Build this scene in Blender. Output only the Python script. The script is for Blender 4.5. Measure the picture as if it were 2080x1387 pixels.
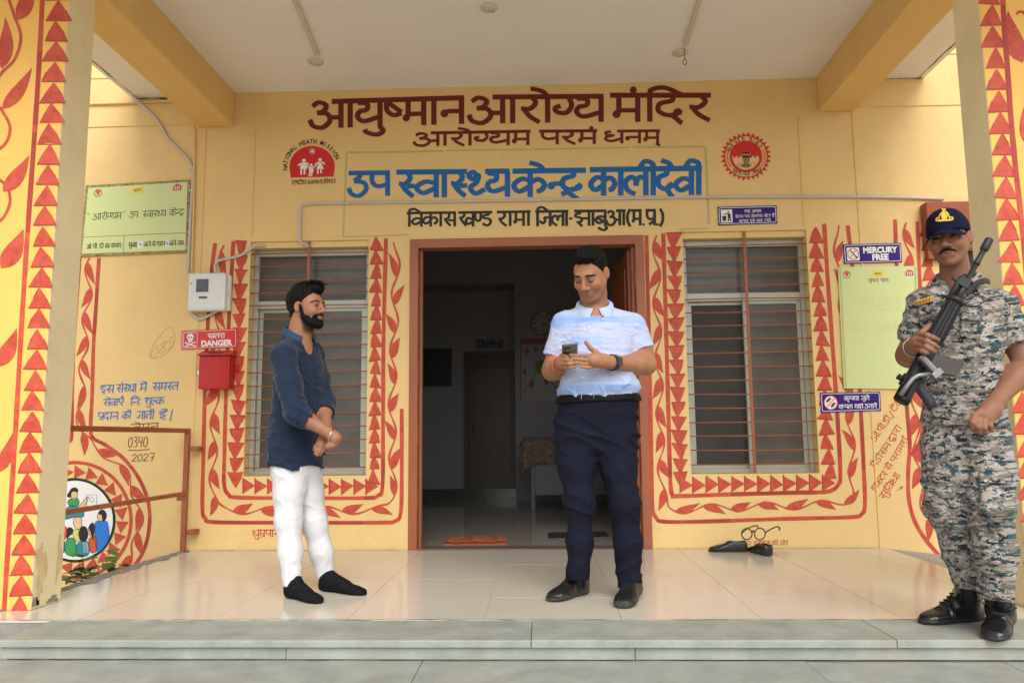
import bpy, bmesh, math, random
import numpy as np
from mathutils import Vector, Matrix

random.seed(7)
rng = np.random.default_rng(7)
for o in list(bpy.data.objects):
    bpy.data.objects.remove(o)
SC = bpy.context.scene
COL = SC.collection

# ------------------------------------------------------------------ camera
FPX, PITCH, YAW, ROLL, CAMH = 1591.05, .1222, .0382, -.0094, .745
_fw = np.array([-math.sin(YAW)*math.cos(PITCH), math.cos(YAW)*math.cos(PITCH), math.sin(PITCH)])
_r = np.array([math.cos(YAW), math.sin(YAW), 0.0])
_u = np.cross(_r, _fw)
RX = math.cos(ROLL)*_r + math.sin(ROLL)*_u
UX = -math.sin(ROLL)*_r + math.cos(ROLL)*_u
CAMO = np.array([0, 0, CAMH])
cd = bpy.data.cameras.new('camera')
cam = bpy.data.objects.new('camera', cd)
COL.objects.link(cam)
cd.sensor_width = 36
cd.lens = 36*FPX/2080
cd.clip_start = .05
cd.clip_end = 3000
cam.matrix_world = Matrix(((RX[0], UX[0], -_fw[0], 0), (RX[1], UX[1], -_fw[1], 0), (RX[2], UX[2], -_fw[2], CAMH), (0, 0, 0, 1)))
SC.camera = cam

# ------------------------------------------------------------------ light
SUN_EL, SUN_AZ = math.radians(42), math.radians(170)
w = bpy.data.worlds.new('World'); SC.world = w; w.use_nodes = True
nt = w.node_tree; nt.nodes.clear()
sky = nt.nodes.new('ShaderNodeTexSky'); sky.sky_type = 'NISHITA'; sky.sun_disc = False
sky.sun_elevation = SUN_EL; sky.sun_rotation = SUN_AZ
sky.dust_density = 1.0; sky.air_density = 1.0; sky.ozone_density = 1.0
hs = nt.nodes.new('ShaderNodeHueSaturation'); hs.inputs['Saturation'].default_value = .22
bg = nt.nodes.new('ShaderNodeBackground'); bg.inputs['Strength'].default_value = .125
wo = nt.nodes.new('ShaderNodeOutputWorld')
nt.links.new(sky.outputs[0], hs.inputs['Color']); nt.links.new(hs.outputs[0], bg.inputs[0]); nt.links.new(bg.outputs[0], wo.inputs[0])
sl = bpy.data.lights.new('sun', 'SUN'); sl.energy = 1.5; sl.angle = math.radians(42); sl.color = (1, .95, .87)
so = bpy.data.objects.new('sun', sl); COL.objects.link(so)
sd = Vector((math.cos(SUN_EL)*math.sin(SUN_AZ), math.cos(SUN_EL)*math.cos(SUN_AZ), math.sin(SUN_EL)))
so.rotation_euler = (-sd).to_track_quat('-Z', 'Y').to_euler(); so.location = (-2, -4, 8)
vs = SC.view_settings
vs.view_transform = 'Standard'; vs.look = 'None'; vs.gamma = 1; vs.exposure = .85; vs.use_curve_mapping = False
try:
    SC.cycles.max_bounces = 8; SC.cycles.diffuse_bounces = 5; SC.cycles.use_denoising = True
except Exception:
    pass

# ------------------------------------------------------------------ survey of the place (metres; origin under the lens on the porch floor)
DW = 5.408            # main wall plane
HC, HB = 3.2735, 3.0186   # ceiling, underside of beams
def ray(px, py): return _fw + RX*(px-1040)/FPX + UX*(693.5-py)/FPX
def P(px, py, Y):
    d = ray(px, py); return CAMO + d*(Y/d[1])
def G(px, py, Z=0.0):
    d = ray(px, py); return CAMO + d*((Z-CAMH)/d[2])

# ------------------------------------------------------------------ object helpers
def wl(o):
    v = Vector((0, 0, 0))
    while o is not None:
        v += o.location; o = o.parent
    return v
def props(o, label=None, cat=None, group=None, kind=None):
    if label: o['label'] = label
    if cat: o['category'] = cat
    if group: o['group'] = group
    if kind: o['kind'] = kind
    return o
def empty(name, loc, label=None, cat=None, group=None, kind=None):
    o = bpy.data.objects.new(name, None); COL.objects.link(o); o.location = Vector(loc)
    o.empty_display_size = .1
    return props(o, label, cat, group, kind)
def mobj(name, verts, faces, m, parent=None, smooth=False, **kw):
    """one mesh object; verts are world coordinates"""
    me = bpy.data.meshes.new(name)
    V = np.asarray(verts, dtype=np.float64).reshape(-1, 3)
    loc = None
    if parent is not None:
        V = V - np.array(wl(parent))
    else:
        mn, mx = V.min(0), V.max(0)
        loc = np.array([(mn[0]+mx[0])/2, (mn[1]+mx[1])/2, mn[2]]); V = V - loc
    me.from_pydata(V.tolist(), [], [list(map(int, f)) for f in faces])
    me.update()
    if smooth:
        me.polygons.foreach_set('use_smooth', [True]*len(me.polygons))
    if isinstance(m, (list, tuple)):
        for q in m: me.materials.append(q)
    else:
        me.materials.append(m)
    o = bpy.data.objects.new(name, me); COL.objects.link(o)
    if parent is not None: o.parent = parent
    else: o.location = Vector(loc)
    return props(o, **kw)

class MB:
    """collects shapes; build() links them as one mesh"""
    def __init__(s): s.v = []; s.f = []; s.mi = []; s.cur = 0
    def add(s, verts, faces):
        b = len(s.v); s.v.extend([tuple(map(float, q)) for q in verts])
        s.f.extend([[b+i for i in f] for f in faces]); s.mi.extend([s.cur]*len(faces)); return s
    def box(s, x0, x1, y0, y1, z0, z1, bev=0.0):
        if bev <= 0:
            V = [(x, y, z) for z in (z0, z1) for y in (y0, y1) for x in (x0, x1)]
            return s.add(V, [(0, 2, 3, 1), (4, 5, 7, 6), (0, 1, 5, 4), (2, 6, 7, 3), (0, 4, 6, 2), (1, 3, 7, 5)])
        bm = bmesh.new(); bmesh.ops.create_cube(bm, size=1)
        for q in bm.verts:
            q.co = Vector(((x0+x1)/2+q.co.x*(x1-x0), (y0+y1)/2+q.co.y*(y1-y0), (z0+z1)/2+q.co.z*(z1-z0)))
        bmesh.ops.bevel(bm, geom=bm.edges[:], offset=bev, segments=2, affect='EDGES', profile=.5)
        return s.bm(bm)
    def bm(s, bm, M=None):
        if M is not None: bm.transform(M)
        bm.verts.index_update()
        s.add([q.co[:] for q in bm.verts], [[q.index for q in f.verts] for f in bm.faces]); bm.free(); return s
    def obox(s, c, ax, ay, az, hx, hy, hz, bev=0.0):
        """box with centre, axes and half sizes"""
        t = MB().box(-hx, hx, -hy, hy, -hz, hz, bev)
        A = np.array([ax, ay, az], float)
        return s.add((np.array(t.v)@A+np.array(c)), t.f)
    def tube(s, pts, r, n=8, cap=True):
        pts = [np.array(p, float) for p in pts]
        if not hasattr(r, '__len__'): r = [r]*len(pts)
        V = []; F = []
        up = None
        for i, p in enumerate(pts):
            t = pts[min(i+1, len(pts)-1)]-pts[max(i-1, 0)]; t = t/(np.linalg.norm(t)+1e-12)
            if up is None:
                a = np.array([0, 0, 1.]) if abs(t[2]) < .9 else np.array([1., 0, 0])
            else: a = up
            b = np.cross(t, a); b /= np.linalg.norm(b)+1e-12; up = np.cross(b, t)
            for k in range(n):
                q = 2*math.pi*k/n; V.append(p+r[i]*(math.cos(q)*b+math.sin(q)*up))
        for i in range(len(pts)-1):
            for k in range(n):
                F.append((i*n+k, i*n+(k+1) % n, (i+1)*n+(k+1) % n, (i+1)*n+k))
        if cap:
            F.append(tuple(range(n-1, -1, -1))); F.append(tuple((len(pts)-1)*n+k for k in range(n)))
        return s.add(V, F)
    def prism(s, poly, d0, d1, fr):
        """extrude a 2D polygon; fr(u, v, d) -> world"""
        n = len(poly)
        V = [fr(u, v, d0) for u, v in poly]+[fr(u, v, d1) for u, v in poly]
        F = [tuple(range(n)), tuple(range(2*n-1, n-1, -1))]+[(i, n+i, n+(i+1) % n, (i+1) % n) for i in range(n)]
        return s.add(V, F)
    def build(s, name, m, parent=None, smooth=False, **kw):
        o = mobj(name, s.v, s.f, m, parent, smooth, **kw)
        if any(s.mi): o.data.polygons.foreach_set('material_index', s.mi)
        return o

def add_bevel(o, wd=.004, seg=2):
    b = o.modifiers.new('bevel', 'BEVEL'); b.width = wd; b.segments = seg; b.limit_method = 'ANGLE'; b.angle_limit = math.radians(40)
    return o
def smooth_angle(o, deg=40):
    me = o.data
    me.polygons.foreach_set('use_smooth', [True]*len(me.polygons))
    try:
        bm = bmesh.new(); bm.from_mesh(me)
        for e in bm.edges:
            if len(e.link_faces) == 2 and e.calc_face_angle(0) > math.radians(deg): e.smooth = False
        bm.to_mesh(me); bm.free()
    except Exception: pass
    return o

# ------------------------------------------------------------------ materials
def srgb(r, g, b):
    f = lambda c: (c/255/12.92) if c/255 <= .04045 else ((c/255+.055)/1.055)**2.4
    return (f(r), f(g), f(b))
MATS = {}
def add_wrinkle(n, b, bp, amt):
    """cloth creases too fine to sculpt"""
    tc = n.nodes.new('ShaderNodeTexCoord'); mp = n.nodes.new('ShaderNodeMapping'); mp.inputs['Rotation'].default_value = (.5, .4, .6); mp.inputs['Scale'].default_value = (1, 1, 2.2); n.links.new(tc.outputs['Object'], mp.inputs[0])
    nz = n.nodes.new('ShaderNodeTexNoise'); nz.inputs['Scale'].default_value = 11; nz.inputs['Detail'].default_value = 3; nz.inputs['Distortion'].default_value = 1.2; n.links.new(mp.outputs[0], nz.inputs['Vector'])
    sb = n.nodes.new('ShaderNodeMath'); sb.operation = 'SUBTRACT'; sb.inputs[1].default_value = .5; n.links.new(nz.outputs[0], sb.inputs[0]); ab = n.nodes.new('ShaderNodeMath'); ab.operation = 'ABSOLUTE'; n.links.new(sb.outputs[0], ab.inputs[0])
    pw = n.nodes.new('ShaderNodeMath'); pw.operation = 'POWER'; pw.inputs[1].default_value = .6; n.links.new(ab.outputs[0], pw.inputs[0])
    b2 = n.nodes.new('ShaderNodeBump'); b2.inputs['Strength'].default_value = amt; b2.inputs['Distance'].default_value = .02; n.links.new(pw.outputs[0], b2.inputs['Height']); n.links.new(bp.outputs[0], b2.inputs['Normal']); n.links.new(b2.outputs[0], b.inputs['Normal'])
def mat(name, col, rough=.6, var=.08, scale=6.0, bump=0.0, bscale=80.0, metal=0.0, spec=.5, col2=None, stain=0.0, stain_col=None, stain_scale=1.3, coat=0.0, sheen=0.0, stretch=None, rvar=0.0, wrinkle=0.0):
    """Principled material: base colour broken up by two noises, optional dirt stains, fine relief"""
    if name in MATS: return MATS[name]
    m = bpy.data.materials.new(name); m.use_nodes = True; n = m.node_tree; L = n.links
    b = n.nodes['Principled BSDF']
    tc = n.nodes.new('ShaderNodeTexCoord'); src = tc.outputs['Object']
    if stretch:
        mp = n.nodes.new('ShaderNodeMapping'); mp.inputs['Scale'].default_value = stretch; L.new(src, mp.inputs[0]); src = mp.outputs[0]
    nz = n.nodes.new('ShaderNodeTexNoise'); nz.inputs['Scale'].default_value = scale; nz.inputs['Detail'].default_value = 6; nz.inputs['Roughness'].default_value = .6
    L.new(src, nz.inputs['Vector'])
    rp = n.nodes.new('ShaderNodeMapRange'); rp.inputs['From Min'].default_value = .3; rp.inputs['From Max'].default_value = .7
    L.new(nz.outputs[0], rp.inputs[0])
    mx = n.nodes.new('ShaderNodeMix'); mx.data_type = 'RGBA'
    c = np.array(col); c2 = np.array(col2) if col2 is not None else np.clip(c*(1+var), 0, 1)
    c1 = c if col2 is not None else c*(1-var)
    mx.inputs['A'].default_value = (*c1, 1); mx.inputs['B'].default_value = (*c2, 1)
    L.new(rp.outputs[0], mx.inputs['Factor']); out = mx.outputs['Result']
    if stain > 0:
        n2 = n.nodes.new('ShaderNodeTexNoise'); n2.inputs['Scale'].default_value = stain_scale; n2.inputs['Detail'].default_value = 8; n2.inputs['Roughness'].default_value = .65
        L.new(tc.outputs['Object'], n2.inputs['Vector'])
        r2 = n.nodes.new('ShaderNodeMapRange'); r2.inputs['From Min'].default_value = .52; r2.inputs['From Max'].default_value = .72; r2.inputs['To Max'].default_value = stain
        L.new(n2.outputs[0], r2.inputs[0])
        m2 = n.nodes.new('ShaderNodeMix'); m2.data_type = 'RGBA'; m2.inputs['B'].default_value = (*(stain_col or tuple(c*.55)), 1)
        L.new(r2.outputs[0], m2.inputs['Factor']); L.new(out, m2.inputs['A']); out = m2.outputs['Result']
    L.new(out, b.inputs['Base Color'])
    b.inputs['Roughness'].default_value = rough; b.inputs['Metallic'].default_value = metal
    if rvar:
        rr = n.nodes.new('ShaderNodeMapRange'); rr.inputs['To Min'].default_value = max(.02, rough-rvar); rr.inputs['To Max'].default_value = rough+rvar
        L.new(nz.outputs[0], rr.inputs[0]); L.new(rr.outputs[0], b.inputs['Roughness'])
    b.inputs['Specular IOR Level'].default_value = spec
    if coat: b.inputs['Coat Weight'].default_value = coat; b.inputs['Coat Roughness'].default_value = .15
    if sheen: b.inputs['Sheen Weight'].default_value = sheen; b.inputs['Sheen Roughness'].default_value = .5
    if bump > 0:
        nb = n.nodes.new('ShaderNodeTexNoise'); nb.inputs['Scale'].default_value = bscale; nb.inputs['Detail'].default_value = 5
        L.new(tc.outputs['Object'], nb.inputs['Vector'])
        bp = n.nodes.new('ShaderNodeBump'); bp.inputs['Strength'].default_value = bump; bp.inputs['Distance'].default_value = .004
        L.new(nb.outputs[0], bp.inputs['Height']); L.new(bp.outputs[0], b.inputs['Normal'])
        if wrinkle: add_wrinkle(n, b, bp, wrinkle)
    MATS[name] = m; return m

YEL = (.77, .553, .245)
M_WALL = mat('yellow_plaster', YEL, .62, .045, 2.2, .45, 34, stain=.42, stain_col=(.64, .43, .17), stain_scale=2.3, spec=.3)
M_BEAM = mat('ochre_plaster', (.76, .52, .20), .6, .04, 2.5, .2, 50, spec=.3)
M_PILF = mat('saffron_plaster', (.86, .50, .12), .6, .05, 3.0, .25, 60, spec=.3)
M_PILS = mat('tan_plaster', (.85, .725, .44), .65, .06, 3.0, .25, 60, stain=.25, stain_col=(.42, .33, .17), stain_scale=2.4, spec=.3)
M_WHITE = mat('white_distemper', (.84, .825, .80), .7, .03, 2.0, .15, 45, stain=.12, stain_col=(.6, .56, .5), spec=.2)
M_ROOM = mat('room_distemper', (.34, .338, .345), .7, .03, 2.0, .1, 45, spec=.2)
M_RED = mat('red_oxide_paint', (.44, .048, .030), .5, .2, 22, .2, 90, col2=(.60, .105, .055), spec=.3)
M_RED2 = mat('red_oxide_paint_second_coat', (.40, .045, .03), .5, .15, 9, .15, 90, spec=.35)
M_MAROON = mat('maroon_paint', (.155, .014, .010), .45, .2, 9, 0, spec=.35)
M_BLUE = mat('blue_paint', (.005, .125, .40), .45, .1, 9, 0, spec=.35)
M_BLUE2 = mat('light_blue_paint', (.03, .17, .50), .45, .1, 9, 0, spec=.35)
M_BLACK = mat('black_paint', (.018, .017, .016), .45, .15, 9, 0, spec=.35)
M_WPAINT = mat('white_paint', (.80, .80, .80), .5, .03, 9, 0)
M_GHOST = mat('faint_green_paint', (.52, .43, .16), .6, .06, 8, 0)
M_PENCIL = mat('pencil_line', (.42, .30, .14), .7, .1, 20, 0)
M_BROWNMARK = mat('brown_marker', (.16, .045, .035), .6, .2, 20, 0)
M_DOOR = mat('orange_brown_enamel', (.33, .096, .034), .4, .12, 5, .15, 30, stain=.3, stain_col=(.20, .05, .02), stain_scale=4, stretch=(1, 1, .25))
M_RUST = mat('rust_brown_enamel', (.33, .092, .036), .42, .2, 12, .2, 70)
M_ALU = mat('grey_green_aluminium', (.40, .41, .35), .38, .1, 6, .05, 60, metal=.25, stain=.4, stain_col=(.28, .27, .20), stain_scale=6)
M_PANE = mat('dusty_window_pane', (.078, .071, .061), .28, .25, 3.0, .05, 20, stain=.35, stain_col=(.13, .12, .10), stain_scale=5, stretch=(1, 1, 2.5))
M_TILE = mat('beige_vitrified_tile', (.60, .558, .47), .15, .035, 1.8, 0, spec=.36, stain=.35, stain_col=(.52, .46, .37), stain_scale=3.5, rvar=.06)
M_GROUT = mat('tile_grout', (.47, .41, .33), .8, .2, 20)
M_STONE = mat('grey_green_kota_stone', (.295, .318, .285), .55, .18, 7, .5, 45, stain=.6, stain_col=(.33, .295, .235), stain_scale=3.2, spec=.35, rvar=.12)
M_CEMENT = mat('raw_cement', (.25, .235, .21), .85, .2, 14, .6, 70)
M_GROUND = mat('dusty_concrete_ground', (.40, .35, .28), .9, .15, 1.5, .4, 30)
M_CREAM = mat('cream_plaster', (.66, .60, .50), .7, .08, 4, .25, 60, stain=.3, stain_col=(.45, .40, .32))
M_PVC = mat('grey_white_pvc', (.52, .51, .49), .4, .08, 8, 0, stain=.3, stain_col=(.60, .45, .25), stain_scale=6)
M_METER = mat('meter_box_plastic', (.70, .72, .70), .35, .03, 6, 0)
M_DARK = mat('dark_plastic', (.02, .02, .022), .4, .1, 8)
M_REDBOX = mat('signal_red_enamel', (.46, .012, .012), .28, .12, 6, .08, 40, stain=.2, stain_col=(.30, .02, .02), stain_scale=5)
M_SIGNRED = mat('sign_red_vinyl', (.62, .02, .025), .3, .03, 5)
M_PURPLE = mat('sign_purple_vinyl', (.042, .012, .175), .5, .08, 4, 0, spec=.2)
M_LIME = mat('pale_lime_board', (.60, .66, .28), .3, .03, 2, 0, col2=(.57, .66, .27))
M_LIMEDK = mat('olive_print', (.20, .25, .08), .5, .3, 60)
M_TINYRED = mat('sign_red_print', (.55, .06, .06), .4, .1, 30)
M_SIGNYEL = mat('sign_yellow_print', (.78, .62, .04), .4, .05, 30)
M_PRINT = mat('dark_olive_print', (.055, .05, .018), .5, .1, 30)
M_BROWNFR = mat('carved_brown_board_edge', (.14, .055, .02), .6, .3, 60, .3, 90, col2=(.45, .42, .14))
M_STEEL = mat('brushed_steel', (.60, .60, .60), .25, .05, 20, metal=1.0)

# ------------------------------------------------------------------ the building shell
BLD = empty('health_centre_building', (0, DW, 0), 'yellow painted single storey health centre with pillared porch and red folk borders', 'building')
XPL, XPR, YP, DP = -2.296, 2.063, 3.525, .225     # pillar inner faces, pillar front, pillar depth
XBL, XBR = -2.2248, 1.9818                        # inner faces of the beams
DOOR = (-.926, .724, 0.0, 2.15)
WINL = (-2.073, -1.220, .498, 2.155)
WINR = (.997, 1.8535, .490, 2.166)
WIN3 = (2.86, 3.45, 1.00, 2.02)

def wall_with_holes(name, x0, x1, z0, z1, y, th, holes, m, parent):
    xs = sorted({x0, x1, *[h[0] for h in holes], *[h[1] for h in holes]})
    zs = sorted({z0, z1, *[h[2] for h in holes], *[h[3] for h in holes]})
    mb = MB()
    def hole(i, j):
        cx, cz = (xs[i]+xs[i+1])/2, (zs[j]+zs[j+1])/2
        return any(h[0] < cx < h[1] and h[2] < cz < h[3] for h in holes)
    for i in range(len(xs)-1):
        for j in range(len(zs)-1):
            if hole(i, j): continue
            a, b, c, d = xs[i], xs[i+1], zs[j], zs[j+1]
            mb.add([(a, y, c), (b, y, c), (b, y, d), (a, y, d)], [(0, 1, 2, 3)])
            mb.add([(a, y+th, c), (b, y+th, c), (b, y+th, d), (a, y+th, d)], [(3, 2, 1, 0)])
    for h in holes:
        a, b, c, d = h
        mb.add([(a, y, c), (a, y+th, c), (a, y+th, d), (a, y, d)], [(0, 1, 2, 3)])
        mb.add([(b, y, c), (b, y+th, c), (b, y+th, d), (b, y, d)], [(3, 2, 1, 0)])
        mb.add([(a, y, d), (b, y, d), (b, y+th, d), (a, y+th, d)], [(3, 2, 1, 0)])
        if c > z0+.01: mb.add([(a, y, c), (b, y, c), (b, y+th, c), (a, y+th, c)], [(0, 1, 2, 3)])
    for xx in (x0, x1): mb.add([(xx, y, z0), (xx, y+th, z0), (xx, y+th, z1), (xx, y, z1)], [(0, 1, 2, 3)])
    mb.add([(x0, y, z1), (x1, y, z1), (x1, y+th, z1), (x0, y+th, z1)], [(0, 1, 2, 3)])
    return mb.build(name, m, parent)
wall_with_holes('front_wall', -6.5, 6.5, -.6, 4.6, DW, .23, [DOOR, WINL, WINR, WIN3], M_WALL, BLD)
# plaster grooves that mark the columns and the floor band
def groove(pts, wd=.010):
    mb = MB()
    for (xa, za), (xb, zb) in zip(pts[:-1], pts[1:]):
        if abs(xa-xb) < abs(za-zb): mb.box(min(xa, xb)-wd/2, max(xa, xb)+wd/2, DW-.006, DW+.01, min(za, zb), max(za, zb))
        else: mb.box(min(xa, xb), max(xa, xb), DW-.007, DW+.01, (za+zb)/2-wd/2, (za+zb)/2+wd/2)
    mb.build('plaster_rib', M_WALL, BLD)
for gx in (-2.436, 2.222): groove([(gx, .0), (gx, 3.03)])
for gx in (-2.07, 1.845): groove([(gx, 2.19), (gx, 2.98)])
groove([(-6.4, 3.045), (-2.26, 3.045)]); groove([(2.2, 3.05), (6.4, 3.05)])
groove([(-6.4, 3.42), (-2.75, 3.42)]); groove([(2.6, 3.43), (6.4, 3.43)])

# rough joint lines and drips under the eaves
def ragged_strip(name, a, b, wd, m, parent, up=(0, 0, 1), side=None, n=70, seed=1):
    rg = np.random.default_rng(seed); a, b = np.array(a, float), np.array(b, float); d = b-a; L = np.linalg.norm(d); d /= L; s_ = np.cross(d, up)
    w1 = np.abs(np.convolve(rg.normal(.5, .8, n+6), np.ones(3)/3, 'same')[:n])*wd; w2 = np.abs(np.convolve(rg.normal(.5, .8, n+6), np.ones(3)/3, 'same')[:n])*wd
    V = []
    for i in range(n): p = a+d*L*i/(n-1); V += [p+s_*w1[i], p-s_*w2[i]]
    o = mobj(name, V, [(i*2, i*2+1, i*2+3, i*2+2) for i in range(n-1)], m, parent); o['kind'] = 'stuff'; return o
# porch slab, beams, pillars
YSF = 2.72     # front edge of the slab
mb = MB(); mb.box(XBL, XBR, YSF+.23, DW-.002, HC, HC+.13); mb.build('porch_ceiling', M_WHITE, BLD)
mb = MB(); mb.box(-2.99, XBL-.262, YSF+.02, DW-.002, HC-.02, HC+.13); mb.build('eave_soffit', M_WHITE, BLD)
mb = MB(); mb.box(XBR+.262, 2.74, YSF+.02, DW-.002, HC-.02, HC+.13); mb.build('eave_soffit', M_WHITE, BLD)
for xa, xb in ((XBL-.26, XBL-.001), (XBR+.001, XBR+.26)):
    mb = MB(); mb.box(xa, xb, YSF+.02, DW-.003, HB, HC+.12, .006); mb.build('porch_beam', M_BEAM, BLD)
mb = MB(); mb.box(-3.02, 2.77, YSF-.16, YSF+.018, HB+.05, HC+.45, .006); mb.build('front_fascia', M_BEAM, BLD)
mb = MB(); mb.box(-3.0, 2.75, YSF+.02, DW-.004, HC+.132, HC+.16); mb.build('roof_slab', M_CEMENT, BLD)
for sx, xi in ((-1, XPL), (1, XPR)):
    xo = xi+sx*.62
    a, b = min(xi, xo), max(xi, xo)
    mb = MB(); mb.box(a, b, YP, YP+DP, .0, HC-.022, .006)
    # front face saffron, other faces tan
    o = mb.build('pillar', [M_PILS, M_PILF], BLD)
    for f in o.data.polygons:
        if f.normal.y < -.8: f.material_index = 1
    mb = MB(); mb.box(a-.004 if sx < 0 else a+.02, b+.004 if sx > 0 else b-.02, YP-.012, YP+DP+.01, -.62, -.003, .004); mb.build('pillar_plinth', M_CREAM, BLD)

# ------------------------------------------------------------------ ground, porch floor, steps, ramp
GZ = -.32
mobj('ground', [(-700, -700, GZ), (700, -700, GZ), (700, 900, GZ), (-700, 900, GZ)], [(0, 1, 2, 3)], M_GROUND, kind='structure')
XE0, XE1, YE0 = -2.45, 2.25, 3.345
pf = MB().box(XE0+.004, XE1-.004, YE0+.004, DW-.003, GZ, -.012).build('porch_floor', M_CEMENT, kind='structure')
TX, TY = .571, .486
xj = [XE0]+[x for x in (-1.97+TX*k for k in range(-1, 9)) if XE0+.02 < x < XE1-.02]+[XE1]
yj = [YE0]+[y for y in (3.804+TY*k for k in range(-1, 5)) if YE0+.02 < y < DW-.05]+[DW-.004]
gr = MB().box(XE0+.006, XE1-.006, YE0+.006, DW-.006, -.0118, -.0030).build('grout', M_GROUT, pf)
for i in range(len(xj)-1):
    for j in range(len(yj)-1):
        jz = rng.normal(0, .0003)
        MB().box(xj[i]+.0012, xj[i+1]-.0012, yj[j]+.0012, yj[j+1]-.0012, -.011, jz).build('tile', M_TILE, pf)
# rough cement edging left of the tiles
N = 60; vv = []; ff = []
for i in range(N):
    y = YE0+.15+(DW-.01-YE0-.15)*i/(N-1)
    a = XE0+.035+.03*math.sin(i*.9)*math.sin(i*.37)+rng.normal(0, .006)
    b = XE0-.055+rng.normal(0, .012)
    vv += [(a, y, .002), ((a+b)/2, y, .010+rng.normal(0, .003)), (b, y, -.006), (b-.02, y, -.13)]
for i in range(N-1):
    for k in range(3): ff.append((i*4+k, i*4+k+1, i*4+5+k, i*4+4+k))
mobj('cement_edging', vv, ff, M_CEMENT, pf, True)
# ramp on the right, sloping down to the right along the wall
RAMP = mat('patterned_grey_paver', (.26, .245, .225), .7, .35, 45, .5, 60, col2=(.42, .40, .37), stretch=(1, 2.2, 1))
def rz(x): return -.004-(x-XE1)*.112
vv = [(XE1+.002, YP+.3, rz(XE1)), (XE1+.002, DW-.003, rz(XE1)), (5.6, DW-.003, rz(5.6)), (5.6, YP+.3, rz(5.6))]
vv += [(x, y, GZ-.05) for x, y, z in vv]
mobj('ramp', vv, [(3, 2, 1, 0), (0, 1, 5, 4), (1, 2, 6, 5), (2, 3, 7, 6), (3, 0, 4, 7)], RAMP, kind='structure')

# stone steps: each slab its own piece
st = MB().box(-2.28, 3.4, 2.4, YE0-.03, GZ, -.20).build('entrance_steps', M_CEMENT, kind='structure')
SH = .078
def slabs(y0, y1, z1, th, cuts, name, m=M_STONE, bev=.004):
    """stone pieces with slightly worn, uneven front edges"""
    for a, b in zip(cuts[:-1], cuts[1:]):
        a += .0016; b -= .0016; n = max(3, int((b-a)/.03)); V = []; F = []; dy = rng.normal(0, .0015); dz = rng.normal(0, .0008)
        wob = np.convolve(rng.normal(0, .0022, n+9), np.ones(5)/5, 'same')[:n+1]; chip = np.where(rng.random(n+1) < .06, rng.uniform(.002, .006, n+1), 0)
        for i in range(n+1):
            x = a+(b-a)*i/n; w_ = wob[i]; c = bev+chip[i]
            V += [(x, y1, z1+dz), (x, y0+dy+c+w_, z1+dz), (x, y0+dy+c*.3+w_, z1+dz-c*.35), (x, y0+dy+w_, z1+dz-c), (x, y0+dy+w_*.6, z1-th), (x, y1, z1-th)]
        for i in range(n):
            for k in range(5): F.append((i*6+k, (i+1)*6+k, (i+1)*6+k+1, i*6+k+1))
        F += [tuple(range(6)), tuple(n*6+k for k in range(5, -1, -1))]
        mobj(name, V, F, m, st)
XS0 = float(G(28, 1287)[0])
slabs(3.022, YE0-.002, -.001, .026, [XS0, -.055, 1.28, 3.1], 'tread_slab')
slabs(3.040, 3.075, -.030, SH-.034, [XS0-.015, -.98, .33, 1.75, 3.1], 'riser_slab', bev=.002)
slabs(2.66, 3.038, -SH, .026, [XS0-.3, -.46, .95, 1.66, 3.1], 'tread_slab')
slabs(2.675, 2.71, -SH-.030, SH-.034, [XS0-.3, -.9, .5, 3.1], 'riser_slab', bev=.002)
slabs(2.28, 2.673, -2*SH, .026, [XS0-.3, -1.0, .2, 1.4, 3.1], 'tread_slab')
slabs(2.30, 2.34, -2*SH-.030, SH+.06, [XS0-.3, .1, 3.1], 'riser_slab', bev=.002)
MB().box(XS0+.005, 3.05, 3.074, YE0-.006, -.21, -.0285).build('mortar_bed', M_CEMENT, st)
MB().box(XS0-.28, 3.05, 2.712, 3.07, -.21, -SH-.0275).build('mortar_bed', M_CEMENT, st)

M_GRIME = mat('brown_grime', (.20, .15, .095), .9, .3, 40, .3, 90)
M_SOOT = mat('dark_mould', (.10, .085, .06), .9, .3, 40)
ragged_strip('grime_line', (XE0+.1, YE0+.002, .0016), (XE1-.1, YE0+.002, .0016), .005, M_GRIME, pf, seed=2, n=160)
ragged_strip('grime_line', (XE0+.1, DW-.010, .0016), (DOOR[0]-.02, DW-.010, .0016), .006, M_GRIME, pf, seed=3, n=90)
ragged_strip('grime_line', (DOOR[1]+.02, DW-.010, .0016), (XE1, DW-.010, .0016), .006, M_GRIME, pf, seed=4, n=90)
ragged_strip('grime_line', (XS0, 3.034, -SH+.0015), (3.0, 3.034, -SH+.0015), .006, M_GRIME, st, seed=5, n=170)
ragged_strip('grime_line', (XS0, 3.0385, -.0292), (3.0, 3.0385, -.0292), .0035, M_GRIME, st, up=(0, -1, 0), seed=6, n=170)
for xx, sd in ((-2.955, 7), (2.70, 8)): ragged_strip('mould_line', (xx, YSF+.1, HC-.0212), (xx, DW-.01, HC-.0212), .007, M_SOOT, BLD, seed=sd)
for xa, xb, sd in ((-2.98, XBL-.27, 9), (XBR+.27, 2.72, 10)): ragged_strip('mould_line', (xa, DW-.0065, HC-.024), (xb, DW-.0065, HC-.024), .006, M_SOOT, BLD, up=(0, -1, 0), seed=sd, n=30)
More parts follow.
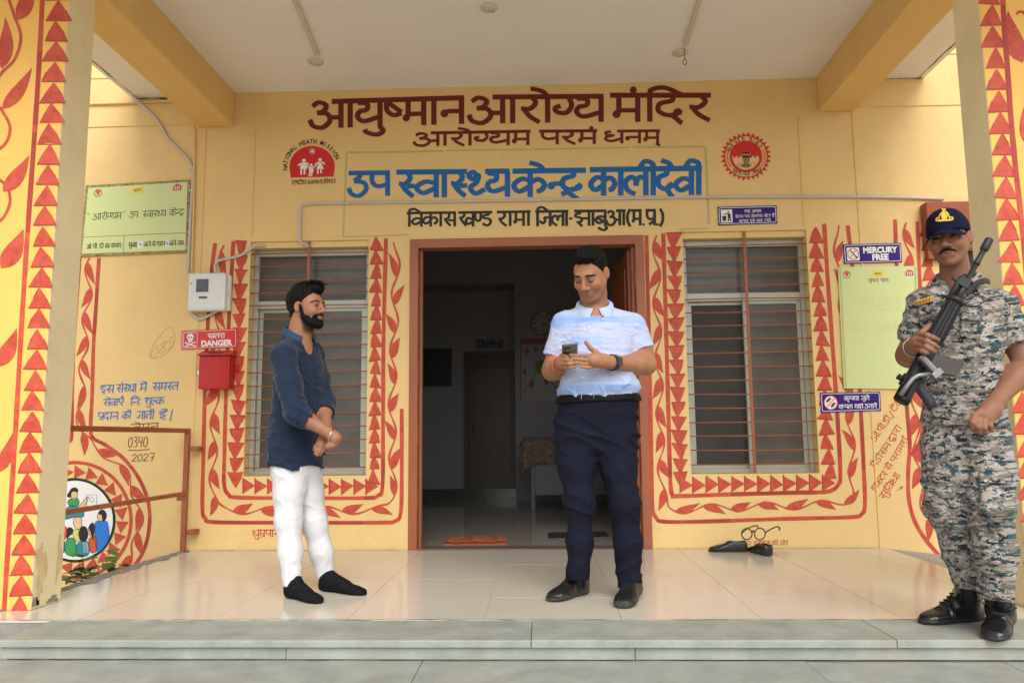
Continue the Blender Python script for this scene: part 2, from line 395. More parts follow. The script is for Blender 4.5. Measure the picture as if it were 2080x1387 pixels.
# ------------------------------------------------------------------ windows with grilles
M_NET = mat('dark_insect_net', (.07, .066, .06), .6, .2, 4, 0)
_n = M_NET.node_tree; _b = _n.nodes['Principled BSDF']; _t = _n.nodes.new('ShaderNodeBsdfTransparent'); _m = _n.nodes.new('ShaderNodeMixShader'); _m.inputs[0].default_value = .5
_n.links.new(_b.outputs[0], _m.inputs[1]); _n.links.new(_t.outputs[0], _m.inputs[2]); _n.links.new(_m.outputs[0], _n.nodes['Material Output'].inputs[0])
def make_window(hole, open_left, bar_zs, vbar_x, tag_label):
    x0, x1, z0, z1 = hole
    w = empty('window', (x0, DW, z0)); w.parent = BLD; w.location = Vector((x0, 0, z0))
    w['label'] = tag_label
    ya, yb = DW+.085, DW+.15
    fr = .034
    zt = z0+.73*(z1-z0)     # transom
    mb = MB()
    mb.box(x0+.001, x0+fr, ya, yb, z0+.001, z1-.045); mb.box(x1-fr, x1-.001, ya, yb, z0+.001, z1-.045)
    mb.box(x0+fr, x1-fr, ya, yb, z1-.045-fr*1.4, z1-.045); mb.box(x0+fr, x1-fr, ya, yb, z0+.001, z0+.032)
    mb.box(x0+fr, x1-fr, ya+.004, yb, zt-.028, zt+.03)
    o = mb.build('frame', M_ALU, w); add_bevel(o, .003)
    mb = MB(); mb.box(x0+.001, x1-.001, DW+.02, DW+.229, z1-.044, z1-.001); mb.build('lintel_filler', M_WALL, w)
    MB().box(x0+fr+.001, x1-fr-.001, ya+.03, ya+.036, zt+.03, z1-.045-fr*1.4).build('pane', M_PANE, w)
    xm = x0+.56*(x1-x0) if open_left else x0+.42*(x1-x0)
    def sash(a, b, y, t=.022, mesh=M_PANE):
        m = MB(); m.box(a, a+t*1.3, y, y+.018, z0+.033, zt-.029); m.box(b-t*1.3, b, y, y+.018, z0+.033, zt-.029)
        m.box(a+t*1.3, b-t*1.3, y, y+.018, z0+.033, z0+.033+t); m.box(a+t*1.3, b-t*1.3, y, y+.018, zt-.029-t, zt-.029)
        s = m.build('sash', M_ALU, w)
        MB().box(a+t*1.3, b-t*1.3, y+.006, y+.010, z0+.033+t, zt-.029-t).build('pane', mesh, w)
    if open_left:
        sash(xm-.06, x1-fr-.002, ya+.012); sash(x0+fr+.002, xm-.03, ya+.036, mesh=M_NET)
    else:
        sash(x0+fr+.002, xm+.02, ya+.036); sash(xm, x1-fr-.002, ya+.012)
    for z in bar_zs:
        jj = [rng.normal(0, .0022) for _ in range(3)]
        MB().tube([(x0-.003, DW+.022, z+jj[0]), ((x0+x1)/2, DW+.022, z+jj[1]), (x1+.003, DW+.022, z+jj[2])], .0046, 6).build('grille_bar', M_RUST, w, True)
    MB().box(vbar_x-.010, vbar_x+.010, DW+.008, DW+.016, z0-.001, z1+.001).build('grille_upright', M_RUST, w)
    return w
bars = [WINL[2]+.055+k*(WINL[3]-WINL[2]-.14)/16 for k in range(17)]
make_window(WINL, False, bars, float(P(627, 500, DW)[0]), 'barred window on the left with grey frosted panes')
make_window(WINR, True, bars, float(P(1516, 560, DW)[0]), 'barred window on the right with a dark netted lower left pane')
# third window beyond the ramp: terracotta hood over a dark opening
w3 = empty('window', (0, 0, 0)); w3.parent = BLD; w3.location = Vector((2.6, 0, 1.0)); w3['label'] = 'far right window under a projecting terracotta hood'
M_TERRA = mat('terracotta_wash', (.33, .085, .04), .7, .2, 6, .4, 60, stain=.4, stain_col=(.45, .16, .09), stain_scale=6)
a = P(1868, 418, DW); b = P(1940, 418, DW)
mb = MB(); mb.box(float(a[0]), 3.5, DW-.09, DW-.002, WIN3[3]+.02, float(P(1868, 418, DW)[2]), .006); mb.build('hood', M_TERRA, w3)
mb = MB(); mb.box(float(a[0])+.01, 2.85, DW-.05, DW-.002, 1.93, WIN3[3]+.0195, .005); mb.build('hood_cheek', M_TERRA, w3)
MB().box(2.87, 3.44, DW+.1, DW+.11, 1.01, 2.01).build('pane', M_DARK, w3)

# ------------------------------------------------------------------ doorway
dr = empty('doorway', (0, 0, 0)); dr.parent = BLD; dr.location = Vector((DOOR[0], 0, 0)); dr['label'] = 'wide orange brown painted double doorway'
x0, x1, _, z1 = DOOR
JW = .062
mb = MB()
mb.box(x0+.001, x0+JW, DW-.012, DW+.10, .001, z1-.002, .004); mb.box(x1-JW, x1-.001, DW-.012, DW+.10, .001, z1-.002, .004)
mb.box(x0+JW-.004, x1-JW+.004, DW-.010, DW+.10, z1-JW-.004, z1-.003, .004)
mb.build('door_frame', M_DOOR, dr)
for a_, b_ in ((x0+JW, x0+JW+.022), (x1-JW-.022, x1-JW)): MB().box(a_, b_, DW+.05, DW+.098, .002, z1-JW-.006, .003).build('door_rebate', M_DOOR, dr)
for zz in (.28, .70, 1.12, 1.78):
    MB().box(x0+JW-.002, x0+JW+.004, DW-.006, DW+.046, zz, zz+.13, .002).build('hinge', M_RUST, dr)
    MB().box(x1-JW-.004, x1-JW+.002, DW-.006, DW+.046, zz, zz+.13, .002).build('hinge', M_RUST, dr)
MB().box(x0+JW, x1-JW, DW-.035, DW+.14, .0015, .006, .002).build('threshold', mat('maroon_granite', (.13, .075, .065), .3, .3, 60, col2=(.24, .16, .14)), dr)
# the right leaf stands open into the room, hinged on the right jamb
M_LEAF = mat('brown_door_leaf', (.23, .055, .018), .38, .15, 5, .15, 30, stretch=(1, 1, .25))
ang = math.radians(86)
hx, hy = x1-JW-.026, DW+.10
ux, uy = -math.cos(ang), math.sin(ang)
lf = MB(); LW = .74
lf.obox((hx+ux*LW/2, hy+uy*LW/2, (z1-JW)/2), (ux, uy, 0), (-uy, ux, 0), (0, 0, 1), LW/2, .018, (z1-JW)/2-.015, .004)
leaf = lf.build('door_leaf', M_LEAF, dr)
pn = MB()
for zc, hz in ((.52, .38), (1.50, .45)):
    pn.obox((hx+ux*LW/2-(-uy)*.0-uy*0, hy+uy*LW/2, zc), (ux, uy, 0), (-uy, ux, 0), (0, 0, 1), LW/2-.11, .024, hz, .006)
pn.build('panel', M_LEAF, leaf)
# ------------------------------------------------------------------ the dim room behind the door
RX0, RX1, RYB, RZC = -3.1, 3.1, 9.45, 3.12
room = empty('entrance_hall', (0, DW+.23, 0)); room['kind'] = 'structure'
YI = DW+.231
MB().box(RX0, RX1, DW+.145, 12.0, -.1, -.004).build('room_floor_bed', M_CEMENT, room)
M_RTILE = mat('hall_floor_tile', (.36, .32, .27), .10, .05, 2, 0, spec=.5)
ty = DW+.142
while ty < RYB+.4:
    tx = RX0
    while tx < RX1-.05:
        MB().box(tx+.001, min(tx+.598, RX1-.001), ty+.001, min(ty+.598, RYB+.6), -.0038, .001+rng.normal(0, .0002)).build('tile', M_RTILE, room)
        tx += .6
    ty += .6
XA = float(P(1047, 850, RYB)[0])     # alcove corner
ZL = float(P(900, 578, RYB)[2])      # alcove lintel
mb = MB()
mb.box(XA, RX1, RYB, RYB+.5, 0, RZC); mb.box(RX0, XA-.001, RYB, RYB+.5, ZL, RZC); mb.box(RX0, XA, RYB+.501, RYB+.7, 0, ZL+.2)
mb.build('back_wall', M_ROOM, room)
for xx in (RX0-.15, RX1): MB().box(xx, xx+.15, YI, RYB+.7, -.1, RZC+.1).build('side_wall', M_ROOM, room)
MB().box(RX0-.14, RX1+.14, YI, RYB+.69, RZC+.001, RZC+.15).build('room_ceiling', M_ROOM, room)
M_SKIRT = mat('dark_green_skirting', (.09, .10, .085), .2, .2, 10)
MB().box(RX0+.002, XA-.004, RYB+.46, RYB+.5005, .002, float(P(900, 993, RYB+.46)[2])).build('skirting', M_SKIRT, room)
MB().box(XA+.001, RX1-.002, RYB-.012, RYB-.0005, .002, .10).build('skirting', M_ROOM, room)
# inner door in the alcove
YD = RYB+.48
a, b = P(943, 715, YD), P(1046, 715, YD)
ind = empty('inner_door', ((a[0]+b[0])/2, YD, 0), 'dark brown panelled inner door at the back of the hall', 'door')
M_DKWOOD = mat('dark_brown_wood', (.055, .028, .014), .4, .25, 6, .1, 40, stretch=(1, 1, .2))
xa, xb = float(a[0]), float(b[0]); zt = float(a[2]); zb = float(P(943, 993, YD)[2]); zm = float(P(943, 748, YD)[2])
MB().box(xa+.05, xb-.05, YD-.02, YD+.015, zb+.002, zm, .004).build('leaf', M_DKWOOD, ind)
m = MB(); m.box(xa, xa+.05, YD-.04, YD+.018, zb, zt); m.box(xb-.05, xb, YD-.04, YD+.018, zb, zt); m.box(xa+.05, xb-.05, YD-.04, YD+.018, zt-.05, zt); m.box(xa+.05, xb-.05, YD-.038, YD+.018, zm+.001, zm+.03)
m.build('frame', M_DKWOOD, ind)
for k in range(4):
    z = zm+.05+k*(zt-.06-zm-.04)/4; MB().box(xa+.05, xb-.05, YD-.03, YD-.02, z, z+.012).build('transom_bar', M_DKWOOD, ind)
MB().box(xa+.05, xb-.05, YD-.012, YD-.008, zm+.031, zt-.051).build('transom_pane', M_DARK, ind)
MB().tube([(xa+.12, YD-.05, (zb+zm)/2-.06), (xa+.12, YD-.05, (zb+zm)/2+.06)], .012, 8).build('handle', M_STEEL, ind)

def flat_panel(px0, py0, px1, py1, Y, th=.012):
    a, b = P(px0, py1, Y), P(px1, py0, Y)
    return float(a[0]), float(b[0]), float(a[2]), float(b[2])
# dark green board
xa, xb, za, zb = flat_panel(862, 711, 915, 782, RYB+.5)
gb = empty('chalkboard', ((xa+xb)/2, RYB+.5, za), 'small dark green chalkboard on the hall wall left of the inner door', 'board')
MB().box(xa, xb, RYB+.48, RYB+.4995, za, zb, .004).build('surface', mat('chalkboard_green', (.012, .03, .022), .5, .2, 8), gb)
m = MB(); t = .02
for q in ((xa-t, xa-.001, za-t, zb+t), (xb+.001, xb+t, za-t, zb+t), (xa, xb, za-t, za-.001), (xa, xb, zb+.001, zb+t)): m.box(q[0], q[1], RYB+.474, RYB+.4995, q[2], q[3])
m.build('frame', M_DKWOOD, gb)
# clock
cc = P(1102, 658, RYB); R0 = .135
ck = empty('wall_clock', (cc[0], RYB, cc[2]-R0), 'round wall clock with pale dial and chrome rim above the poster', 'clock')
def disc(cx, cy, cz, r, y, n=40): return [(cx+r*math.cos(2*math.pi*k/n), y, cz+r*math.sin(2*math.pi*k/n)) for k in range(n)]
m = MB(); n = 40
m.add(disc(*cc, R0, RYB-.025, n)+disc(*cc, R0, RYB-.001, n), [tuple(range(n))]+[(k, (k+1) % n, n+(k+1) % n, n+k) for k in range(n)])
m.build('dial', mat('clock_dial', (.40, .41, .38), .4, .03, 8), ck)
m = MB(); m.tube([(cc[0]+R0*math.cos(q), RYB-.026, cc[2]+R0*math.sin(q)) for q in np.linspace(0, 2*math.pi, 49)], .007, 6, False); m.build('rim', M_STEEL, ck)
for k in range(12):
    m = MB(); q = k*math.pi/6; u = np.array([math.sin(q), 0, math.cos(q)]); s = np.array([u[2], 0, -u[0]])
    m.obox(cc*np.array([1, 0, 1])+np.array([0, RYB-.027, 0])+u*.10, s, (0, 1, 0), u, .006, .0012, .013)
    m.build('hour_mark', M_BLACK, ck)
for q, ln, wd in ((math.radians(105), .06, .006), (math.radians(175), .09, .004)):
    u = np.array([math.sin(q), 0, math.cos(q)]); s = np.array([u[2], 0, -u[0]])
    m = MB(); m.obox(cc*np.array([1, 0, 1])+np.array([0, RYB-.031, 0])+u*ln/2, s, (0, 1, 0), u, wd, .001, ln/2); m.build('hand', M_BLACK, ck)

# ------------------------------------------------------------------ brush drawing: strokes are laid on a surface by a mapping (px, py, lift) -> world
LIFT = [0]
def nlift():
    LIFT[0] = (LIFT[0]+1) % 30; return LIFT[0]*.00001
def wallmap(Y):
    def mp(px, py, e=0.0): return P(px, py, Y-.0012-e)
    return mp
MW = wallmap(DW)
def cr(pts, n=6, closed=False):
    """Catmull-Rom through the points"""
    p = np.array(pts, float)
    if len(p) < 3: return p
    ext = np.vstack([p[-1:], p, p[:2]]) if closed else np.vstack([2*p[0]-p[1], p, 2*p[-1]-p[-2]])
    out = []
    for i in range(1, len(ext)-2):
        a, b, c, d = ext[i-1], ext[i], ext[i+1], ext[i+2]
        for t in np.arange(n)/n:
            out.append(.5*((2*b)+(-a+c)*t+(2*a-5*b+4*c-d)*t*t+(-a+3*b-3*c+d)*t**3))
    if not closed: out.append(p[-1])
    return np.array(out)
def ribbon(mb, mp, pts, w, e=0.0, closed=False, nib=None):
    """flat brush stroke of width w (number or per-point), nib=(angle, ratio) gives a broad-nib contrast"""
    p = np.array(pts, float); n = len(p)
    if n < 2: return
    if closed: t = np.roll(p, -1, 0)-np.roll(p, 1, 0)
    else: t = np.gradient(p, axis=0)
    t /= (np.linalg.norm(t, axis=1, keepdims=True)+1e-9)
    nn = np.stack([-t[:, 1], t[:, 0]], 1)
    ww = np.full(n, w, float) if np.isscalar(w) else np.asarray(w, float)
    if nib is not None:
        c = np.abs(nn@np.array([math.cos(nib[0]), math.sin(nib[0])])); ww = ww*(nib[1]+(1-nib[1])*c)
    e = e+nlift()
    a, b = p+nn*ww[:, None]/2, p-nn*ww[:, None]/2
    ee = [e+.00035*i/n for i in range(n)]
    V = [mp(x, y, q) for (x, y), q in zip(a, ee)]+[mp(x, y, q) for (x, y), q in zip(b, ee)]
    F = [(i, i+1, n+i+1, n+i) for i in range(n-1)]
    if closed: F.append((n-1, 0, n, 2*n-1))
    mb.add(V, F)
def poly(mb, mp, pts, e=0.0):
    e = e+nlift(); mb.add([mp(x, y, e) for x, y in pts], [tuple(range(len(pts)))])
def ell(cx, cy, rx, ry=None, n=24, rot=0.0, a0=0, a1=2*math.pi):
    ry = rx if ry is None else ry; out = []
    full = abs(a1-a0-2*math.pi) < 1e-6
    for k in range(n if full else n+1):
        q = a0+(a1-a0)*k/n; x, y = rx*math.cos(q), ry*math.sin(q)
        out.append((cx+x*math.cos(rot)-y*math.sin(rot), cy+x*math.sin(rot)+y*math.cos(rot)))
    return out

# ---- Devanagari brush letters: strokes in a box, headline y=1, foot y=0; 'o' entries are filled dots
def S(*a): return a
GL = {
 'a': (.74, [[(.06, .84), (.2, .98), (.36, .86), (.3, .64), (.16, .58)], [(.16, .58), (.38, .54), (.44, .28), (.28, .03), (.08, .1), (0, .34)], [(.40, .40), (.68, .40)], [(.68, 1), (.68, 0)]], (.48, .76)),
 'i': (.5, [[(.32, 1), (.32, .84), (.1, .78), (.08, .6), (.3, .53), (.42, .42), (.36, .24), (.14, .22)], [(.18, .24), (.34, .12), (.42, -.1)]], None),
 'u': (.52, [[(.3, 1), (.28, .82), (.14, .66)], [(.14, .64), (.4, .58), (.46, .28), (.28, .02), (.08, .1), (0, .36)]], None),
 'e': (.52, [[(.08, 1), (.08, .66), (.2, .44), (.44, .5)], [(.24, .46), (.32, .22), (.5, .02)], [(.46, 1), (.46, .46)]], None),
 'k': (.8, [[(.42, 1), (.42, 0)], [(.42, .62), (.22, .7), (.03, .46), (.16, .22), (.42, .42)], [(.42, .56), (.62, .68), (.76, .48), (.68, .26), (.57, .22)]], None),
 'K': (.84, [[(.3, 1), (.3, .76), (.14, .62), (.04, .66)], [(.12, .62), (.2, .42), (.42, .06)], [(.74, .5), (.52, .62), (.4, .4), (.52, .2), (.74, .32)], [(.78, 1), (.78, 0)]], None),
 'g': (.6, [[(.2, 1), (.22, .5), (.12, .34), (.02, .44), (.1, .54)], [(.52, 1), (.52, 0)]], None),
 'g/': (.42, [[(.32, 1), (.38, .66), (.28, .38), (.1, .4), (.05, .56), (.16, .64)]], None),
 'c': (.6, [[(.04, .74), (.5, .74)], [(.14, .74), (.1, .42), (.28, .26), (.52, .42)], [(.54, 1), (.54, 0)]], None),
 'j': (.66, [[(.6, .58), (.3, .58), (.32, .36), (.18, .2), (.02, .38)], [(.6, 1), (.6, 0)]], None),
 'J': (.82, [[(.3, 1), (.3, .86), (.1, .78), (.1, .62), (.3, .56), (.4, .42), (.3, .26), (.12, .26)], [(.2, .26), (.42, -.04)], [(.36, .5), (.74, .5)], [(.76, 1), (.76, 0)]], None),
 'T': (.5, [[(.34, 1), (.34, .86), (.1, .74), (.05, .42), (.2, .14), (.48, .2)]], None),
 'D': (.54, [[(.34, 1), (.34, .84), (.1, .76), (.1, .6), (.34, .54), (.46, .36), (.34, .1), (.12, .12), (.06, .26)]], None),
 'N': (.64, [[(.06, 1), (.06, .56), (.2, .4), (.34, .56), (.34, 1)], [(.58, 1), (.58, 0)]], None),
 'N/': (.42, [[(.06, 1), (.06, .56), (.2, .4), (.34, .56), (.34, 1)]], None),
 't': (.56, [[(.5, .64), (.2, .62), (.06, .42), (.14, .18), (.26, .12)], [(.5, 1), (.5, 0)]], None),
 't/': (.4, [[(.4, .62), (.2, .62), (.06, .42), (.14, .18), (.26, .12)]], None),
 'th': (.62, [[(.24, .84), (.14, .96), (.05, .84), (.14, .72), (.26, .8), (.22, .56), (.08, .4), (.2, .2), (.54, .36)], [(.56, 1), (.56, 0)]], (.4, .64)),
 'th/': (.44, [[(.24, .86), (.14, .98), (.04, .84), (.14, .70), (.28, .86), (.22, .56), (.08, .38), (.2, .14), (.44, .3)]], (.44, .44)),
 'd': (.54, [[(.3, 1), (.3, .8), (.08, .68), (.06, .4), (.24, .24), (.44, .34), (.38, .46)], [(.28, .28), (.48, -.08)], 'o', (.38, .36, .07)], None),
 'dh': (.6, [[(.22, .96), (.05, .9), (.1, .7), (.3, .66), (.1, .54), (.05, .34), (.22, .2), (.54, .4)], [(.55, 1), (.55, 0)]], (.4, .62)),
 'dh/': (.44, [[(.22, .96), (.05, .9), (.1, .7), (.3, .66), (.1, .54), (.05, .34), (.22, .2), (.44, .36)]], (.44, .44)),
 'n': (.56, [[(.5, .5), (.18, .5)], 'o', (.13, .42, .10), [(.5, 1), (.5, 0)]], None),
 'n/': (.34, [[(.36, .5), (.16, .5)], 'o', (.12, .42, .10)], None),
 'p': (.56, [[(.1, 1), (.1, .62), (.24, .42), (.5, .5)], [(.5, 1), (.5, 0)]], None),
 'p/': (.42, [[(.1, 1), (.1, .62), (.24, .42), (.42, .46)]], None),
 'ph': (.84, [[(.1, 1), (.1, .62), (.24, .42), (.48, .5)], [(.48, 1), (.48, 0)], [(.48, .56), (.7, .66), (.78, .42), (.64, .24)]], None),
 'b': (.58, [[(.52, .56), (.24, .62), (.04, .4), (.2, .18), (.52, .36)], [(.1, .56), (.46, .26)], [(.52, 1), (.52, 0)]], None),
 'm': (.58, [[(.16, 1), (.16, .34)], 'o', (.12, .30, .09), [(.12, .44), (.5, .44)], [(.5, 1), (.5, 0)]], None),
 'm/': (.4, [[(.16, 1), (.16, .34)], 'o', (.12, .30, .09), [(.12, .44), (.4, .44)]], None),
 'y': (.6, [[(.06, .92), (.26, .88), (.26, .66), (.08, .6)], [(.1, .6), (.06, .4), (.2, .22), (.54, .38)], [(.55, 1), (.55, 0)]], None),
 'r': (.46, [[(.28, 1), (.36, .76), (.24, .54), (.07, .56)], [(.12, .56), (.24, .26), (.44, .02)]], None),
 'l': (.72, [[(.66, .62), (.5, .7), (.38, .56), (.36, .36)], [(.38, .56), (.22, .7), (.04, .52), (.1, .22), (.34, .04)], [(.66, 1), (.66, 0)]], None),
 'l/': (.5, [[(.5, .62), (.42, .66), (.36, .5), (.34, .36)], [(.36, .56), (.22, .7), (.04, .52), (.1, .22), (.34, .04)]], None),
 'v': (.58, [[(.52, .54), (.26, .62), (.04, .4), (.2, .18), (.52, .38)], [(.52, 1), (.52, 0)]], None),
 'v/': (.42, [[(.42, .54), (.26, .62), (.04, .4), (.2, .18), (.42, .3)]], None),
 's/z': (.66, [[(.08, .78), (.2, .94), (.34, .82), (.24, .62), (.07, .56)], [(.12, .56), (.26, .32), (.36, .1)], [(.6, 1), (.6, 0)]], None),
 'S/': (.4, [[(.1, 1), (.1, .62), (.24, .42), (.42, .48)], [(.12, .9), (.42, .52)]], None),
 's': (.68, [[(.28, 1), (.34, .76), (.22, .54), (.06, .56)], [(.12, .56), (.24, .28), (.42, .04)], [(.28, .44), (.62, .44)], [(.62, 1), (.62, 0)]], None),
 's/': (.46, [[(.28, 1), (.34, .76), (.22, .54), (.06, .56)], [(.12, .56), (.24, .28), (.42, .04)], [(.26, .44), (.46, .46)]], None),
 'h': (.52, [[(.34, 1), (.34, .84), (.1, .78), (.1, .62), (.34, .54), (.42, .42), (.28, .3), (.12, .34)], [(.12, .32), (.2, .1), (.46, -.06)]], None),
 'dr': (.6, [[(.3, 1), (.3, .8), (.08, .68), (.06, .4), (.24, .26), (.46, .36), (.4, .48)], [(.32, .3), (.02, .08)], [(.2, .14), (.42, -.12)], 'o', (.40, .36, .07)], None),
 'dv': (.56, [[(.3, 1), (.3, .8), (.08, .68), (.06, .44), (.22, .32), (.42, .4)], [(.44, .1), (.26, .2), (.2, 0), (.32, -.1), (.46, 0)], [(.46, .34), (.46, -.2)]], None),
 'Tr': (.52, [[(.34, 1), (.34, .86), (.1, .74), (.05, .46), (.2, .24), (.46, .3)], [(.26, .2), (.1, .0)], [(.26, .2), (.44, .0)]], None),
 'pr': (.56, [[(.1, 1), (.1, .62), (.24, .42), (.5, .5)], [(.5, 1), (.5, 0)], [(.48, .3), (.2, .06)]], None),
 'mr': (.58, [[(.16, 1), (.16, .38)], 'o', (.12, .34, .08), [(.12, .46), (.5, .46)], [(.5, 1), (.5, 0)], [(.48, .24), (.22, -.02)]], None),
 # vowel signs
 'A': (.24, [[(.14, 1), (.14, 0)]], None),
 'I': (.24, [[(.14, 0), (.14, 1), (.18, 1.22), (.42, 1.28), (.74, 1.0)]], None),
 'II': (.26, [[(.16, 0), (.16, 1), (.12, 1.22), (-.1, 1.28), (-.26, 1.0)]], None),
 'E': (0, [[(-.06, 1), (-.16, 1.2), (-.40, 1.32)]], None),
 'AI': (0, [[(-.06, 1), (-.16, 1.2), (-.40, 1.32)], [(-.06, 1), (-.02, 1.2), (-.2, 1.38)]], None),
 'O': (.24, [[(.14, 1), (.14, 0)], [(.14, 1), (.04, 1.2), (-.2, 1.32)]], None),
 'U': (0, [[(-.07, .02), (.02, -.16), (-.12, -.3), (-.34, -.2), (-.38, -.08)]], None),
 'UU': (0, [[(-.07, .02), (-.3, -.08), (-.28, -.24), (-.02, -.36)]], None),
 'R': (0, [[(-.07, .02), (-.26, -.12), (-.22, -.28), (-.06, -.3)]], None),
 'M': (0, ['o', (-.16, 1.2, .075)], None),
 'MM': (0, [[(-.34, 1.3), (-.2, 1.16), (-.06, 1.3)], 'o', (-.2, 1.36, .05)], None),
 'H': (.2, ['o', (.12, .72, .055), 'o', (.12, .22, .055)], 'none'),
 'x': (0, [[(-.14, -.02), (.0, -.2)]], None),
 'reph': (0, [[(-.08, 1), (.08, 1.16), (-.02, 1.32), (-.18, 1.26)]], None),
 '.': (.2, ['o', (.1, .06, .065)], 'none'), '-': (.26, [[(.04, .5), (.22, .5)]], 'none'),
 '(': (.26, [[(.22, 1.1), (.08, .75), (.08, .3), (.22, -.08)]], 'none'), ')': (.26, [[(.04, 1.1), (.18, .75), (.18, .3), (.04, -.08)]], 'none'),
 '/': (.3, [[(.28, 1.1), (.02, -.15)]], 'none'), '|': (.2, [[(.1, 1), (.1, 0)]], 'none'),
 '>': (.5, [[(.02, .5), (.46, .5)], [(.28, .7), (.46, .5), (.28, .3)]], 'none'),
 '"': (.22, [[(.06, 1.15), (.04, .95)], [(.16, 1.15), (.14, .95)]], 'none'),
 '0': (.5, [[(.25, .9), (.06, .6), (.12, .1), (.3, .05), (.44, .4), (.36, .82), (.25, .9)]], 'none'),
 '2': (.5, [[(.06, .7), (.22, .92), (.42, .72), (.26, .4), (.04, .06)], [(.04, .06), (.46, .1)]], 'none'),
 '3': (.5, [[(.06, .84), (.3, .92), (.36, .66), (.16, .52), (.4, .4), (.36, .1), (.06, .06)]], 'none'),
 '4': (.5, [[(.12, .95), (.06, .45), (.44, .5)], [(.38, .9), (.34, .0)]], 'none'),
 '5': (.5, [[(.42, .95), (.14, .95), (.12, .56), (.38, .54), (.4, .16), (.08, .04)]], 'none'),
 '7': (.5, [[(.04, .92), (.44, .9), (.26, .0)], [(.16, .44), (.42, .48)]], 'none'),
 '8': (.5, [[(.26, .95), (.08, .76), (.26, .52), (.44, .26), (.26, .02), (.06, .26), (.26, .52), (.42, .76), (.26, .95)]], 'none'),
 '9': (.46, [[(.38, .66), (.2, .92), (.06, .66), (.22, .48), (.38, .66), (.34, .0)]], 'none'),
}
def word_layout(tokens):
    x = 0.0; out = []; bars = []; cur = None
    for t in tokens.split():
        w, strokes, hl = GL[t]
        out.append((x, strokes))
        if hl == 'none':
            cur = None
        elif w > 0 or True:
            a, b = (x, x+w) if hl is None else (x+hl[0], x+hl[1])
            if w > 0:
                if cur is not None and hl is None: cur[1] = b
                else:
                    cur = [a, b]; bars.append(cur)
        x += w
    return x, out, bars
def word(mb, mp, tokens, x0, x1, hl0, hl1, bl0, bl1, pen=.15, slant=0.0, e=0.0, nib=(0.15, .80), head=None):
    """paint one word between x0 and x1; hl = headline y at both ends, bl = foot y at both ends"""
    W, glyphs, bars = word_layout(tokens)
    hgt = ((bl0-hl0)+(bl1-hl1))/2
    def tr(u, v):
        t = u/W
        hl = hl0+(hl1-hl0)*t; bl = bl0+(bl1-bl0)*t
        y = bl+(hl-bl)*v
        return (x0+(x1-x0)*t+slant*(v-.5)*hgt, y)
    pw = pen*hgt
    sx = (x1-x0)/W
    for gx, st in glyphs:
        i = 0
        while i < len(st):
            s = st[i]
            if s == 'o':
                cx, cy, r = st[i+1]; c = tr(gx+cx, cy); k = r*(hgt+sx)/2*.95+pw*.12
                poly(mb, mp, ell(c[0], c[1], k, k, 12), e); i += 2; continue
            pts = np.array([tr(gx+a, b) for a, b in s])
            if len(pts) > 2: pts = cr(pts, 5)
            ribbon(mb, mp, pts, pw, e, nib=nib); i += 1
    hw = pw*.95 if head is None else head*hgt
    for a, b in bars:
        p0, p1 = tr(a, 1), tr(b, 1)
        sh = slant*hw*.5
        ribbon(mb, mp, [p0, ((p0[0]+p1[0])/2, (p0[1]+p1[1])/2), p1], hw, e)
def latin_ribbon(mb, mp, strokes, x0, x1, yt, yb, pw, e=0.0):
    for s in strokes:
        pts = np.array([(x0+(x1-x0)*a, yb+(yt-yb)*b) for a, b in s])
        ribbon(mb, mp, cr(pts, 5) if len(pts) > 3 else pts, pw, e)
def latin(mb, mp, text, cx, cy, h, e=0.0, track=1.0, bold=.0, wide=1.0, up=(0, -1)):
    """built-in sans lettering laid through the mapping; centred on (cx, cy), cap height h px; `up` = upward direction"""
    cu = bpy.data.curves.new('t', 'FONT'); cu.body = text; cu.size = 1.0; cu.align_x = 'CENTER'; cu.space_character = track; cu.offset = bold; cu.resolution_u = 3
    ob = bpy.data.objects.new('t', cu); COL.objects.link(ob)
    dg = bpy.context.evaluated_depsgraph_get(); me = ob.evaluated_get(dg).to_mesh()
    k = h/.73
    e = e+nlift()
    ux = (-up[1], up[0])
    V = []
    for v in me.vertices:
        a, b = v.co.x*k*wide, (v.co.y-.36)*k
        V.append(mp(cx+ux[0]*a+up[0]*b, cy+ux[1]*a+up[1]*b, e))
    F = [list(p.vertices) for p in me.polygons]
    ob.evaluated_get(dg).to_mesh_clear(); bpy.data.objects.remove(ob); bpy.data.curves.remove(cu)
    mb.add(V, F)

# ------------------------------------------------------------------ lettering over the door
def paint_part(name, mb, m, label=None, parent=None):
    o = mb.build(name, m, BLD if parent is None else parent)
    o['kind'] = 'stuff'
    if label: o['label'] = label
    return o
m = MB()
word(m, MW, 'a A y U S/ m A n', 629, 943, 208, 199, 262, 252, .205)
word(m, MW, 'a A r O g/ y', 952, 1226, 198, 196, 252, 248, .205)
word(m, MW, 'm M I d r', 1239, 1444, 194, 194, 249, 246, .205)
paint_part('painted_lettering', m, M_MAROON, 'large maroon Hindi heading above the door')
m = MB()
word(m, MW, 'a A r O g/ y m', 840, 1078, 271, 267, 297, 295, .25)
word(m, MW, 'p r m M', 1095, 1213, 267, 266, 294, 293, .25)
word(m, MW, 'dh n m x', 1227, 1341, 267, 266, 292, 291, .25)
paint_part('painted_lettering', m, M_MAROON, 'smaller maroon Hindi line under the heading')
m = MB()
word(m, MW, 'u p', 708, 792, 352, 351, 399, 398, .215)
word(m, MW, 's/ v A s/ th/ y', 805, 1035, 350, 348, 402, 400, .215)
word(m, MW, 'k E n/ dr', 1041, 1190, 348, 346, 401, 399, .215)
word(m, MW, 'k A l II d E v II', 1198, 1426, 345, 342, 398, 396, .215)
paint_part('painted_lettering', m, M_BLUE, 'bright blue Hindi line naming the sub centre')
m = MB()
